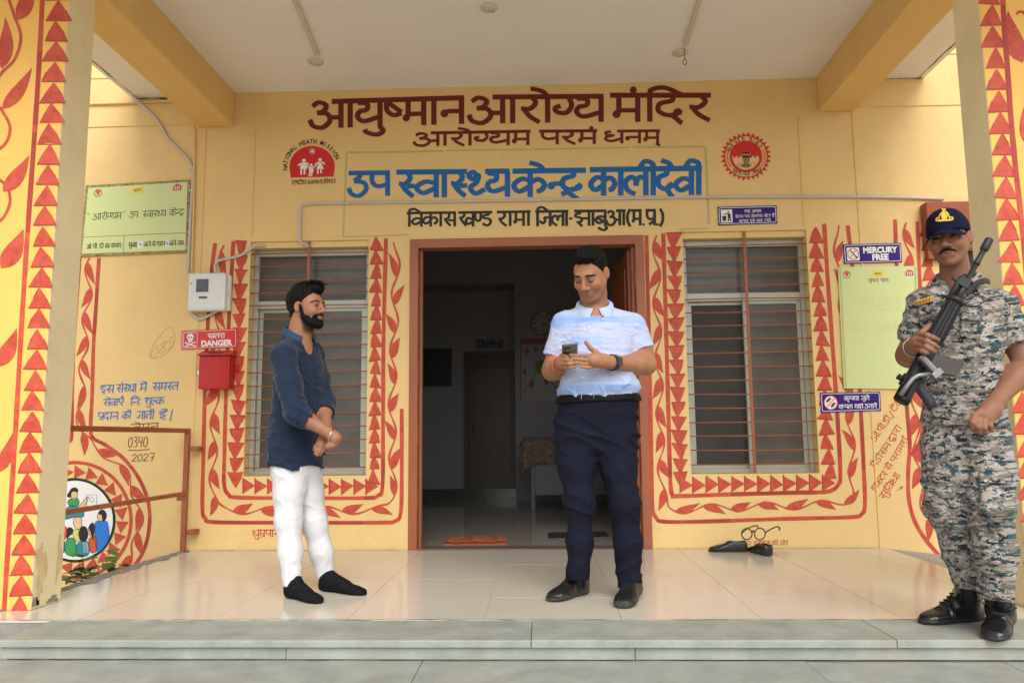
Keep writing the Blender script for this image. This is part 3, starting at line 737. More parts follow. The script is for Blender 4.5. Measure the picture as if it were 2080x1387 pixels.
word(m, MW, 'I v k A s', 826, 926, 433, 432, 461, 460, .2)
word(m, MW, 'K N/ D', 931, 1000, 432, 431, 461, 460, .2)
word(m, MW, 'r A m A', 1009, 1078, 431, 430, 460, 459, .2)
word(m, MW, 'I j l A -', 1087, 1164, 430, 429, 460, 459, .2)
word(m, MW, 'J A b U a A', 1166, 1271, 429, 428, 459, 458, .2)
word(m, MW, '( m . pr . )', 1272, 1349, 428, 427, 458, 458, .2)
paint_part('painted_lettering', m, M_BLACK, 'black Hindi line naming block and district')
# ghost of an older frame
m = MB()
for a, b, wd in (((705, 310), (900, 307), 4), ((905, 306), (1280, 300), 3), ((1285, 299), (1432, 298), 4), ((704, 312), (697, 480), 4), ((1433, 300), (1440, 455), 5), ((697, 481), (830, 477), 3), ((1380, 466), (1440, 464), 3)):
    ribbon(m, MW, [a, ((a[0]+b[0])/2, (a[1]+b[1])/2+.6), b], wd, -.0008)
paint_part('faded_paint_outline', m, M_GHOST)

# ------------------------------------------------------------------ emblem left: red dome with a family
def emblem(label, name='painted_emblem'):
    e = empty(name, (0, 0, 0)); e.parent = BLD; e.location = Vector((0, 0, 0)); e['label'] = label; return e
em = emblem('red half dome emblem with a white family and curved lettering')
def Q(x, y): return (560+x/11.56, 270+y/11.56)   # close-up coordinates of this emblem
m = MB(); pts = [Q(350, 1055)]+[Q(855+532*math.cos(q), 800-490*math.sin(q)) for q in np.linspace(math.pi+.25, -.25, 40)]+[Q(1360, 1030)]
poly(m, MW, pts); m.build('red_dome', M_SIGNRED, em)
m = MB()
def capsule(a, b, w): ribbon(m, MW, [Q(*a), Q((a[0]+b[0])/2, (a[1]+b[1])/2), Q(*b)], w/11.56, .001)
poly(m, MW, ell(*Q(860, 437), 3.2), .001)
for q in np.linspace(0, 2*math.pi, 17)[:-1]:
    capsule((860+52*math.cos(q), 437+52*math.sin(q)), (860+75*math.cos(q), 437+75*math.sin(q)), 8)
for cx, cy, r in ((662, 652, 42), (1042, 632, 38), (835, 758, 34)): poly(m, MW, ell(*Q(cx, cy), r/11.56), .001)
poly(m, MW, [Q(600, 700), Q(720, 700), Q(735, 855), Q(568, 855)], .001); poly(m, MW, [Q(1020, 685), Q(1062, 685), Q(1132, 855), Q(958, 855)], .001); poly(m, MW, [Q(782, 800), Q(888, 800), Q(880, 940), Q(784, 940)], .001)
for a, b, w in (((598, 715), (518, 775), 34), ((722, 700), (770, 755), 34), ((600, 862), (597, 985), 40), ((678, 862), (672, 975), 40), ((1015, 692), (925, 745), 34), ((1088, 680), (1155, 738), 34), ((988, 865), (988, 965), 34), ((1066, 865), (1066, 950), 36), ((790, 815), (735, 775), 30), ((885, 812), (962, 762), 30), ((797, 945), (788, 1025), 34), ((842, 945), (840, 1022), 34)): capsule(a, b, w)
m.build('white_family', M_WPAINT, em)
m = MB()
txt = 'NATIONAL HEATH MISSION'
for i, ch in enumerate(txt):
    if ch == ' ': continue
    q = math.radians(184-i*(162.0/(len(txt)-1))); r = 600
    c = Q(855+r*1.06*math.cos(q), 800-r*math.sin(q)); latin(m, MW, ch, c[0], c[1], 9.4, bold=.022, wide=.85, up=(math.cos(q), -math.sin(q)))
word(m, MW, 'r A S/ Tr II y', 591, 621.5, 367.5, 366.5, 376, 375, .15, slant=.15); word(m, MW, 's/ v A s/ th/ y', 623, 655, 367, 366, 375, 374, .15, slant=.15); word(m, MW, 'I m s/z n', 657, 681, 366, 364.5, 374, 373, .15, slant=.15)
m.build('black_lettering', M_BLACK, em)

# ------------------------------------------------------------------ emblem right: toothed red ring with the pillar device
em = emblem('round toothed red state emblem with a pillar device')
def Q(x, y): return (1450+x/6.607, 260+y/6.607)
C0 = (431, 385)
m = MB()
for k in range(30):
    q = 2*math.pi*k/30; d = 2*math.pi/60*1.06
    poly(m, MW, [Q(C0[0]+285*math.cos(q-d), C0[1]+275*math.sin(q-d)), Q(C0[0]+(345+7*math.sin(k*2.3))*math.cos(q), C0[1]+(328+6*math.sin(k*1.7))*math.sin(q)), Q(C0[0]+285*math.cos(q+d), C0[1]+275*math.sin(q+d))])
ribbon(m, MW, [Q(C0[0]+284*math.cos(q), C0[1]+274*math.sin(q)) for q in np.linspace(0, 2*math.pi, 60)[:-1]], 1.6, closed=True)
ribbon(m, MW, [Q(C0[0]+200*math.cos(q), C0[1]+195*math.sin(q)) for q in np.linspace(0, 2*math.pi, 60)[:-1]], 5.6, closed=True)
pts = [Q(C0[0]+182*math.cos(q), C0[1]-178*math.sin(q)) for q in np.linspace(.05, math.pi-.05, 24)]
for k in range(14): pts.append(Q(C0[0]-180+360*k/13, C0[1]+(25 if k % 2 else -15)))
poly(m, MW, pts)
for sgn in (-1, 1):
    for k in range(8):
        q = math.radians(-18+k*7.5); c = (C0[0]+sgn*250*math.cos(q), C0[1]+245*math.sin(q))
        for d in (-1, 1): ribbon(m, MW, [Q(*c), Q(c[0]+sgn*d*14, c[1]-14), Q(c[0]+sgn*d*26, c[1]-22)], .9)
    ribbon(m, MW, [Q(C0[0]+sgn*250*math.cos(math.radians(a)), C0[1]+245*math.sin(math.radians(a))) for a in range(-18, 40, 6)], .9)
for k, (a, b) in enumerate((((300, 515), (380, 480)), ((500, 480), (570, 520)), ((320, 530), (390, 520)))): ribbon(m, MW, [Q(*a), Q((a[0]+b[0])/2, a[1]-30), Q(*b)], 1.0)
m.build('red_ring', M_SIGNRED, em)
m = MB()
poly(m, MW, ell(*Q(432, 505), 10.8, 4.4, 24), .0006)
poly(m, MW, [Q(395, 490), Q(388, 400), Q(362, 372), Q(385, 335), Q(432, 322), Q(480, 340), Q(500, 372), Q(480, 400), Q(478, 490)], .0006)
for tok, a0, a1 in (('m,dh/,y', 196, 224), ('pr,d E,s/z', 229, 268), ('s/z,A,s,n', 276, 330)):
    r = 240; toks = tok.split(','); W = sum(GL[t.split()[0]][0] for t in toks); x = 0
    for t in toks:
        wd = GL[t.split()[0]][0]; q = math.radians(a0+(a1-a0)*(x+wd/2)/W); x += wd
        def mpr(u, v, e=0.0, q=q):
            c = Q(C0[0]+r*math.cos(q), C0[1]+r*.97*math.sin(q)); rx, ry = math.cos(q), math.sin(q)
            return MW(c[0]-ry*u-rx*v, c[1]+rx*u-ry*v, e)
        word(m, mpr, t, -4.2*max(wd, .3), 4.2*max(wd, .3), -3.6, -3.6, 3.2, 3.2, .17)
for tok, xa, ya, xb, yb in (('s t/ y', 255, 568, 370, 610), ('m E v', 392, 615, 478, 618), ('j y t E', 508, 605, 632, 560)):
    pa, pb = Q(xa, ya), Q(xb, yb); word(m, MW, tok, pa[0], pb[0], pa[1]-3, pb[1]-3, pa[1]+4, pb[1]+4, .17)
m.build('black_device', M_BLACK, em)
m = MB()
for k in range(5): ribbon(m, MW, [Q(398+18*k, 485), Q(400+17*k, 440), Q(392+20*k, 400)], .9, .0012)
for k in range(9): poly(m, MW, ell(*Q(375+14*k, 362+10*math.sin(k*2.1)), 1.1, 1.3, 8), .0012)
ribbon(m, MW, ell(*Q(432, 505), 9.4, 3.3, 24), .7, .0012, closed=True); poly(m, MW, ell(*Q(432, 508), 1.5, 1.2, 10), .0012)
for sx in (-38, 38): ribbon(m, MW, [Q(432+sx-14, 506), Q(432+sx, 498), Q(432+sx+14, 506)], .7, .0012)
m.build('light_strokes', M_WALL, em)

# ------------------------------------------------------------------ folk borders
EDGE = [MB()]
def flush_edges(label):
    if EDGE[0].v: paint_part('painted_outline', EDGE[0], M_RED2)
    EDGE[0] = MB()
def tri_column(m, mp, xl0, xr0, y0, xl1, xr1, y1, n, down, e=0.0):
    for i in range(n):
        t0, t1 = i/n, (i+1)/n-.006
        ya, yb = y0+(y1-y0)*t0, y0+(y1-y0)*t1
        la, ra = xl0+(xl1-xl0)*t0, xr0+(xr1-xr0)*t0; lb, rb = xl0+(xl1-xl0)*t1, xr0+(xr1-xr0)*t1
        j = lambda s=1.2: random.gauss(0, s)
        cx = (la+ra)/2+j(1.8); hh = yb-ya; la += random.uniform(0, .10)*(ra-la); ra -= random.uniform(0, .10)*(ra-la)
        if down: yb += .16*hh
        else: ya -= .16*hh
        if down: pts = [(la+j(), ya+j()), (cx, ya+j(.5)), (ra+j(), ya+j()), ((ra+cx)/2+.055*(ra-la)+j(.6), (ya*.5+yb*.5)+j(.6)), (cx+1.5, yb+1), (cx-1.5, yb+1), ((la+cx)/2-.055*(ra-la)+j(.6), (ya*.5+yb*.5)+j(.6))]
        else: pts = [(la+j(), yb+j()), ((la+cx)/2-.055*(ra-la)+j(.6), (ya+yb)/2+j(.6)), (cx-1.5, ya), (cx+1.5, ya), ((ra+cx)/2+.055*(ra-la)+j(.6), (ya+yb)/2+j(.6)), (ra+j(), yb+j()), (cx, yb+j(.5))]
        poly(m, mp, pts, e)
        if random.random() < .85: k_ = random.choice((1, 2)); q_ = pts+pts[:2]; i0 = random.randrange(len(pts)); ribbon(EDGE[0], mp, q_[i0:i0+2] if i0+2 <= len(q_) else q_[:2], random.uniform(1.2, 2.4), .0006); ribbon(EDGE[0], mp, [pts[0], pts[2]] if down else [pts[0], pts[5]], random.uniform(1.6, 3.0), .0007)
def tri_row(m, mp, x0, yt0, yb0, x1, yt1, yb1, n, e=0.0):
    for i in range(n):
        t0, t1 = i/n, (i+1)/n; xa, xb = x0+(x1-x0)*t0, x0+(x1-x0)*t1
        ta, ba = yt0+(yt1-yt0)*t0, yb0+(yb1-yb0)*t0; cy = (ta+ba)/2+random.gauss(0, 1)
        poly(m, mp, [(xa+random.gauss(0, .6), ta+random.gauss(0, 1)), (xb-3, cy-3), (xb+1, cy), (xb-4, cy+3), (xa+random.gauss(0, .6), ba+random.gauss(0, 1))], e)
        ribbon(EDGE[0], mp, [(xa+1, ta), (xa+1, ba)], random.uniform(1.4, 2.6), .0007)
def leaf(m, mp, x, y, ang, ln, wd, e=0.0, bend=.2):
    ca, sa = math.cos(ang), math.sin(ang); out = []
    N = 9
    for s in (1, -1):
        rg = range(N+1) if s > 0 else range(N-1, 0, -1)
        for k in rg:
            t = k/N; wv = wd*(math.sin(math.pi*t**.75))*(1-.25*t)
            u = t*ln; v = s*wv/2+bend*ln*(t*t-t)*-1*.9
            out.append((x+ca*u-sa*v, y+sa*u+ca*v))
    poly(m, mp, out, e)
def vine(m, mp, path, amp, lam, leaf_len, leaf_wd, stem=3.2, e=0.0, phase=0.0):
    p = cr(path, 14); s = np.concatenate([[0], np.cumsum(np.linalg.norm(np.diff(p, axis=0), axis=1))])
    L = s[-1]; n = int(L/4); ss = np.linspace(0, L, n)
    c = np.stack([np.interp(ss, s, p[:, 0]), np.interp(ss, s, p[:, 1])], 1)
    t = np.gradient(c, axis=0); t /= np.linalg.norm(t, axis=1, keepdims=True); nn = np.stack([-t[:, 1], t[:, 0]], 1)
    off = amp*np.sin(2*math.pi*ss/lam+phase)
    q = c+nn*off[:, None]
    ribbon(m, mp, q, stem*(1+.25*np.sin(ss*.11)), e)
    k = 0; pos = lam*.12
    while pos < L-leaf_len*.4:
        i = min(int(pos/L*(n-1)), n-1); sg = 1 if k % 2 == 0 else -1
        ta = math.atan2(t[i, 1], t[i, 0])
        leaf(m, mp, q[i, 0], q[i, 1], ta-sg*random.uniform(.28, .5), leaf_len*random.uniform(.85, 1.1), leaf_wd*random.uniform(.85, 1.12), e, bend=.28*sg)
        pos += lam/2*random.uniform(.93, 1.05); k += 1
def line(m, mp, pts, w, e=0.0):
    c_ = cr(pts, 8); L_ = len(c_)
    for _ in range(max(2, L_//16)):
        i0 = random.randrange(0, max(1, L_-8)); ribbon(EDGE[0], mp, c_[i0:i0+random.randint(4, 12)], w*random.uniform(.8, 1.0), .0005)
    ribbon(m, mp, cr(pts, 8), w*(1+.06*np.sin(np.arange((len(pts)-1)*8+1)*.7)), e)
def overbrush(m, mp, pts, w, e):
    ribbon(m, mp, pts, w, e)

# left window border
m = MB()
line(m, MW, [(437, 494), (429, 560), (421, 680), (416, 800), (413, 930), (411, 1030), (417, 1052), (438, 1060), (600, 1061), (770, 1061), (802, 1058), (814, 1040), (816, 960), (816, 830)], 8)
line(m, MW, [(474, 490), (470, 560), (465, 650), (459, 800), (456, 920), (455, 980), (463, 1003), (485, 1010), (600, 1011), (740, 1011), (768, 1006), (777, 985), (778, 860), (779, 690), (784, 484)], 8)
tri_column(m, MW, 477, 505, 490, 458, 496, 988, 17, True)
tri_column(m, MW, 750, 779, 485, 747, 773, 985, 18, False)
tri_row(m, MW, 492, 970, 1003, 768, 972, 1005, 11)
paint_part('painted_border', m, M_RED, 'red triangle band round the left window'); flush_edges('')
m = MB()
vine(m, MW, [(455, 498), (447, 600), (441, 700), (437, 800), (434, 900), (434, 1000), (448, 1032), (520, 1036), (620, 1036), (720, 1036), (785, 1030), (798, 990), (797, 900), (797, 800), (800, 700), (803, 600), (806, 492)], 7.5, 112, 50, 19, 3.8)
paint_part('painted_vine', m, M_RED, 'red leafy vine round the left window')
# right window border
m = MB()
line(m, MW, [(1313, 478), (1316, 600), (1320, 760), (1323, 900), (1325, 1020), (1332, 1050), (1352, 1059), (1450, 1058), (1600, 1053), (1725, 1050), (1750, 1044), (1757, 1022), (1754, 940), (1749, 840), (1742, 700), (1733, 560), (1722, 458)], 8)
line(m, MW, [(1347, 474), (1351, 600), (1355, 740), (1358, 850), (1361, 960), (1365, 1003), (1378, 1007), (1500, 1003), (1620, 1000), (1680, 998), (1702, 985), (1707, 960), (1702, 860), (1694, 740), (1683, 590), (1674, 455)], 8.5)
tri_column(m, MW, 1350, 1386, 474, 1366, 1400, 988, 18, True)
tri_column(m, MW, 1640, 1672, 466, 1670, 1703, 975, 17, False)
tri_row(m, MW, 1380, 968, 1002, 1696, 962, 998, 12)
paint_part('painted_border', m, M_RED, 'red triangle band round the right window'); flush_edges('')
m = MB()
vine(m, MW, [(1334, 478), (1334, 600), (1338, 740), (1341, 860), (1344, 960), (1350, 1020), (1375, 1034), (1450, 1031), (1550, 1028), (1650, 1025), (1715, 1018), (1731, 990), (1729, 900), (1724, 800), (1716, 680), (1706, 560), (1696, 458)], 7.5, 112, 50, 19, 3.8)
paint_part('painted_vine', m, M_RED, 'red leafy vine round the right window')

# left mural: vine strip running into a ringed disc
m = MB()
line(m, MW, [(201, 524), (195, 620), (190, 700), (187, 800), (184, 868), (189, 889), (215, 904), (250, 930), (278, 965), (297, 1005), (304, 1045), (300, 1090), (288, 1125), (272, 1150)], 7.5)
line(m, MW, [(164, 500), (157, 600), (150, 700), (147, 800), (146, 880), (142, 896), (130, 903)], 6.5)
ribbon(m, MW, cr([(152+114*math.cos(q), 1056+117*math.sin(q)) for q in np.linspace(-2.0, 2.4, 30)], 3), 7)
for k in range(17):
    q = -2.0+k*.268; d = .125
    r0, r1 = 83, 110; c = (152, 1056)
    poly(m, MW, [(c[0]+r0*math.cos(q-d), c[1]+r0*1.02*math.sin(q-d)), (c[0]+r1*math.cos(q-d*.9), c[1]+r1*1.02*math.sin(q-d*.9)), (c[0]+(r0+r1)/2*math.cos(q+d*1.1), c[1]+(r0+r1)/2*1.02*math.sin(q+d*1.1))])
for k in range(14):
    y = 526+k*26; x = 163-(y-500)*.065; poly(m, MW, [(x-9, y), (x-2, y-16), (x-2, y+3), (x-10, y+4)])
paint_part('painted_border', m, M_RED, 'red lines and triangles of the left mural'); flush_edges('')
m = MB()
vine(m, MW, [(182, 524), (177, 620), (170, 720), (166, 800), (163, 870), (182, 900), (225, 930), (260, 970), (279, 1020), (282, 1070), (270, 1120), (252, 1150)], 8, 100, 48, 18, 3.6)
paint_part('painted_vine', m, M_RED, 'red leafy vine of the left mural')
mu = emblem('white disc with a painted teacher in a teal sari and seated listeners', 'painted_mural')
m = MB(); poly(m, MW, ell(152, 1056, 78, 81, 48)); m.build('white_disc', M_WPAINT, mu)
m = MB(); ribbon(m, MW, ell(152, 1056, 80, 83, 64), 5.5, .0006, closed=True)
def Q(x, y): return (120+x/5.55, 940+y/5.55)
MC = lambda n, c: mat('mural_'+n, c, .5, .08, 20)
m_fig = {k: MB() for k in ('teal', 'green', 'blue', 'orange', 'yellow', 'skin')}
def blob(k, pts, e=.001, out=True):
    c = cr([Q(*p) for p in pts], 5, True); poly(m_fig[k] if k in m_fig else m, MW, c, e)
    if out: ribbon(m, MW, c, .9, e+.0006, closed=True)
blob('teal', [(50, 630), (60, 540), (130, 480), (220, 500), (275, 550), (270, 605), (180, 610)])
blob('green', [(95, 440), (125, 405), (200, 400), (225, 430), (210, 480), (120, 480)])
blob('skin', [(135, 340), (160, 320), (200, 330), (205, 380), (170, 415), (140, 395)]); blob('skin', [(215, 490), (250, 460), (300, 395), (330, 380), (325, 405), (265, 520)])
blob('black', [(90, 360), (115, 320), (140, 285), (185, 275), (215, 300), (205, 335), (160, 325), (135, 385), (100, 385)], out=False)
ribbon(m, MW, [Q(310, 360), Q(425, 357), Q(418, 485), Q(313, 485)], .8, .001, closed=True); ribbon(m, MW, [Q(370+25*math.cos(q), 415+25*math.sin(q)) for q in np.linspace(0, 6.28, 16)], .8, .001)
blob('skin', [(165, 640), (205, 605), (250, 625), (255, 690), (235, 740), (190, 740), (165, 695)]); blob('yellow', [(150, 770), (190, 750), (230, 760), (235, 860), (180, 880)])
blob('blue', [(405, 690), (430, 655), (530, 655), (552, 700), (565, 820), (540, 900), (450, 1005), (425, 990), (405, 850)]); blob('skin', [(430, 600), (445, 570), (490, 575), (495, 650), (445, 655), (432, 625)])
blob('black', [(440, 560), (470, 525), (515, 535), (538, 590), (520, 645), (490, 650), (480, 590), (450, 578)], out=False)
blob('green', [(70, 900), (110, 845), (170, 850), (190, 920), (180, 1020), (130, 1045), (70, 1010)]); blob('black', [(78, 770), (110, 722), (155, 740), (155, 790), (110, 830), (90, 860)], out=False)
blob('teal', [(200, 920), (250, 880), (320, 885), (345, 960), (320, 1040), (240, 1050), (195, 1010)]); blob('black', [(220, 780), (260, 712), (310, 730), (328, 810), (300, 880), (250, 885), (225, 840)], .002, out=False)
blob('orange', [(335, 860), (375, 830), (415, 830), (425, 920), (410, 1000), (360, 1008), (340, 940)]); blob('skin', [(330, 740), (350, 720), (362, 800), (345, 820)]); blob('black', [(335, 720), (370, 672), (400, 700), (395, 800), (380, 870), (360, 800)], .002, out=False)
blob('orange', [(35, 760), (60, 720), (85, 730), (75, 850), (40, 840)]); blob('blue', [(35, 900), (60, 880), (60, 990), (35, 1000)])
for x in (275, 300, 325): pass
m.build('black_outlines', M_BLACK, mu)
for k, c in (('teal', (.02, .22, .26)), ('green', (.03, .32, .08)), ('blue', (.01, .18, .66)), ('orange', (.58, .10, .03)), ('yellow', (.62, .60, .18)), ('skin', (.72, .50, .26))): m_fig[k].build(k+'_areas', MC(k, c), mu)
m = MB()
for x in (283, 305, 325): ribbon(m, MW, [Q(x-18, 890), Q(x, 940), Q(x-2, 1010)], .9, .003)
m.build('white_stripes', M_WPAINT, mu)

# right mural beyond the notice board
m = MB()
line(m, MW, [(1818, 446), (1822, 560), (1830, 680), (1838, 780), (1844, 850), (1848, 905), (1845, 955), (1846, 1010), (1857, 1055), (1880, 1095), (1912, 1132)], 8)
line(m, MW, [(1863, 450), (1868, 560), (1873, 680), (1877, 800), (1872, 885), (1852, 925)], 7.5)
tri_column(m, MW, 1868, 1898, 455, 1880, 1910, 800, 12, False)
paint_part('painted_border', m, M_RED, 'red lines of the right mural behind the guard'); flush_edges('')
m = MB()
vine(m, MW, [(1841, 452), (1848, 560), (1853, 680), (1858, 780), (1861, 880), (1868, 960), (1876, 1020), (1900, 1075), (1935, 1115)], 8, 110, 52, 20, 3.8)
paint_part('painted_vine', m, M_RED, 'red leafy vine of the right mural')

# wall notes
m = MB()
word(m, MW, 'i s', 203, 231, 783, 782, 799, 798, .15, .12); word(m, MW, 's M s/ th A', 236, 277, 781, 780, 797, 796, .15, .12); word(m, MW, 'm E M', 283, 298, 779, 779, 796, 795, .15, .12); word(m, MW, 's m s/ t', 309, 362, 778, 776, 794, 792, .15, .12)
word(m, MW, 's E v A e MM', 209, 251, 811, 809, 825, 824, .15, .12); word(m, MW, 'I n H', 264, 287, 809, 808, 824, 823, .15, .12); word(m, MW, 's/z U l/ k', 293, 333, 808, 807, 823, 822, .15, .12)
word(m, MW, 'pr d A n', 198, 240, 838, 837, 853, 852, .15, .12); word(m, MW, 'k II', 248, 266, 837, 836, 852, 851, .15, .12); word(m, MW, 'j A t II', 277, 313, 836, 835, 852, 851, .15, .12); word(m, MW, 'h AI', 322, 339, 836, 835, 851, 851, .15, .12); word(m, MW, '|', 344, 352, 832, 832, 855, 855, .11, .2)
paint_part('painted_note', m, M_BLUE2, 'three blue Hindi lines saying services are free')
m = MB()
word(m, MW, '0 3 4 0', 260, 301, 885, 884, 909, 908, .075, .1); ribbon(m, MW, [(260, 914), (282, 914.5), (304, 912)], 1.8); word(m, MW, '2 0 2 7', 267, 314, 921, 919, 938, 936, .10, .1); word(m, MW, 'j E m n', 265, 322, 862, 859, 874, 872, .15)
paint_part('scrawled_numbers', m, M_BROWNMARK, 'brown scrawled reading 0340 over 2027')
m = MB(); word(m, MW, '0 8 5', 306, 356, 705, 678, 732, 705, .035, .3)
ribbon(m, MW, cr([(304, 720), (318, 690), (345, 664), (355, 690), (340, 716), (312, 728)], 6, True), .8, closed=True)
paint_part('pencil_number', m, M_PENCIL, 'faint pencilled circled 085')
m = MB()
word(m, MW, 'dh U mr p A n', 513, 568, 1076, 1076, 1090, 1090, .16); word(m, MW, 'I n S/ A E dh', 574, 632, 1076, 1075, 1090, 1089, .16)
word(m, MW, 'e k', 1475, 1492, 1099, 1099, 1108, 1108, .14); word(m, MW, 'k d m', 1497, 1526, 1099, 1099, 1108, 1108, .14); word(m, MW, 's/ v c/ A t A' if 'c/' in GL else 's/ v c A t A', 1530, 1565, 1099, 1098, 1108, 1107, .14); word(m, MW, 'k II', 1568, 1580, 1098, 1098, 1107, 1107, .14); word(m, MW, 'a O r', 1583, 1601, 1098, 1098, 1107, 1107, .14)
def diag(tok, xa, ya, xb, yb, h):
    L = math.hypot(xb-xa, yb-ya); ux, uy = (xb-xa)/L, (yb-ya)/L
    def mp(u, v, e=0.0): return MW(xa+ux*u-uy*v, ya+uy*u+ux*v, e)
    word(m, mp, tok, 0, L, -h, -h, 0, 0, .14, 0)
diag('a O . p II . D II . /', 1778, 898, 1818, 842, 13); diag('T E l II', 1818, 838, 1842, 806, 13)
diag('m E D II s n', 1778, 952, 1811, 904, 13); diag('dv A r A', 1814, 900, 1833, 868, 13)
diag('D A k T r', 1779, 1000, 1805, 962, 13); diag('s E', 1807, 958, 1815, 945, 13); diag('p r A m s/z reph', 1818, 941, 1846, 893, 12)
diag('s U I v dh A', 1797, 1016, 1831, 966, 14); diag('>', 1824, 1002, 1838, 992, 12)
paint_part('painted_note', m, M_RED, 'small red Hindi notes on the lower wall')
m = MB()
for cx, cy, r in ((1517, 1084, 10.5), (1543.5, 1084, 11)): ribbon(m, MW, ell(cx, cy, r, r*1.08, 28), 2.2, closed=True)
ribbon(m, MW, cr([(1528, 1081), (1530, 1077), (1533, 1081)], 5), 2.2); ribbon(m, MW, cr([(1507, 1082), (1520, 1072), (1537, 1067), (1540, 1074)], 5), 2.2); ribbon(m, MW, cr([(1555, 1081), (1568, 1073), (1580, 1069), (1584, 1073), (1582, 1077)], 5), 2.4)
paint_part('painted_spectacles', m, M_BLACK, 'black painted round spectacles by the floor')

# pillars: saffron faces with leaf scrolls and triangle bands
MPL = wallmap(YP)
m = MB()
line(m, MPL, [(88, -60), (83, 60), (76, 180), (68, 300), (58, 440), (50, 560), (42, 690), (34, 830), (26, 960), (18, 1080), (8, 1240)], 10)
tri_column(m, MPL, 94, 148, -34, 11, 65, 1258, 31, False)
paint_part('painted_border', m, M_RED, 'red triangle band on the left pillar'); flush_edges('')
m = MB()
ribbon(m, MPL, cr([(8, -30), (28, 30), (42, 75), (30, 120), (2, 150), (-20, 190), (4, 225), (20, 258), (12, 290), (-12, 310)], 8), 6)
ribbon(m, MPL, cr([(-8, 360), (14, 380), (20, 410), (8, 440), (-15, 460)], 8), 6)
for x, y, a, ln, wd in ((36, 42, -1.25, 88, 36), (3, 140, -1.5, 105, 34), (4, 222, -.95, 105, 30), (6, 390, -.95, 92, 34), (2, 545, -1.05, 92, 42), (-6, 745, -1.1, 88, 36), (-6, 960, -1.2, 88, 30)): leaf(m, MPL, x, y, a, ln, wd, bend=.25)
paint_part('painted_vine', m, M_RED, 'red leaf scroll on the left pillar')
m = MB()
line(m, MPL, [(2034, -60), (2040, 50), (2046, 130), (2053, 230), (2062, 330), (2074, 440), (2086, 560), (2098, 700), (2110, 840), (2124, 1000), (2140, 1200)], 11)
tri_column(m, MPL, 1985, 2036, -28, 2087, 2138, 1240, 29, False)
paint_part('painted_border', m, M_RED, 'red triangle band on the right pillar'); flush_edges('')
m = MB()
for x, y, a, ln, wd in ((2078, 128, -1.85, 110, 44), (2094, 300, -1.7, 90, 30)): leaf(m, MPL, x, y, a, ln, wd, bend=-.25)
ribbon(m, MPL, cr([(2064, 30), (2072, 24), (2082, 30), (2094, 60)], 8), 5)
paint_part('painted_vine', m, M_RED, 'red leaf scroll on the right pillar')

# damp stains and flaked patches low on the pillar sides
M_DAMP = mat('damp_stain', (.66, .53, .27), .7, .15, 14, .3, 60); M_FLAKE = mat('bare_plaster_flake', (.30, .26, .20), .9, .2, 20, .5, 80)
def side_patch(xf, y0, z0, ry, rz_, m, seed, name):
    rg = random.Random(seed); pts = []
    for k in range(26):
        q = 2*math.pi*k/26; r = 1+.28*math.sin(q*3+seed)+.16*math.sin(q*7+seed*2)+rg.uniform(-.12, .12); pts.append((xf, min(max(y0+ry*r*math.cos(q), YP+.008), YP+DP-.008), max(z0+rz_*r*math.sin(q), .006)))
    MB().add(pts, [tuple(range(26))]).build(name, m, BLD)
for y0, z0, ry, rz_, m, sd in ((YP+.06, .16, .035, .12, M_DAMP, 1), (YP+.19, .20, .020, .10, M_DAMP, 2), (YP+.03, .03, .03, .02, M_FLAKE, 3), (YP+.16, .02, .04, .015, M_FLAKE, 4)): side_patch(XPL+.0015, y0, z0, ry, rz_, m, sd, 'damp_stain' if m is M_DAMP else 'flaked_patch')
side_patch(XPR-.0015, YP+.10, .25, .03, .10, M_DAMP, 7, 'damp_stain')
# ------------------------------------------------------------------ sign plates on the wall
def on(d):
    """mapping onto a plane standing d in front of the wall"""
    def mp(px, py, e=0.0):
        p = P(px, py, DW); p[1] = DW-d-e; return p
    return mp
def plate(name, corners, d0, d1, m, parent=None, bev=.0015, **kw):
    mb = MB(); mb.prism(corners, d0, d1, lambda u, v, d: on(d)(u, v))
    o = mb.build(name, m, parent, **kw); add_bevel(o, bev); return o
def sign_root(name, corners, label, cat):
    c = np.mean([on(0)(u, v) for u, v in corners], 0); z = min(on(0)(u, v)[2] for u, v in corners)
    return empty(name, (c[0], DW, z), label, cat)
def rr(x0, y0, x1, y1, r, n=4):
    out = []
    for cx, cy, a in ((x1-r, y0+r, -90), (x1-r, y1-r, 0), (x0+r, y1-r, 90), (x0+r, y0+r, 180)):
        for k in range(n+1):
            q = math.radians(a+90*k/n); out.append((cx+r*math.cos(q), cy+r*math.sin(q)))
    return out
def bil(c):
    """unit square -> quad given as TL, TR, BR, BL"""
    c = [np.array(q, float) for q in c]
    return lambda u, v: tuple((c[0]*(1-u)+c[1]*u)*(1-v)+(c[3]*(1-u)+c[2]*u)*v)
def quadmap(c, d, sx, sy):
    b = bil(c); mp = on(d)
    def f(u, v, e=0.0):
        x, y = b(u/sx, v/sy); return mp(x, y, e)
    return f
def strokes_latin(s):
    return s
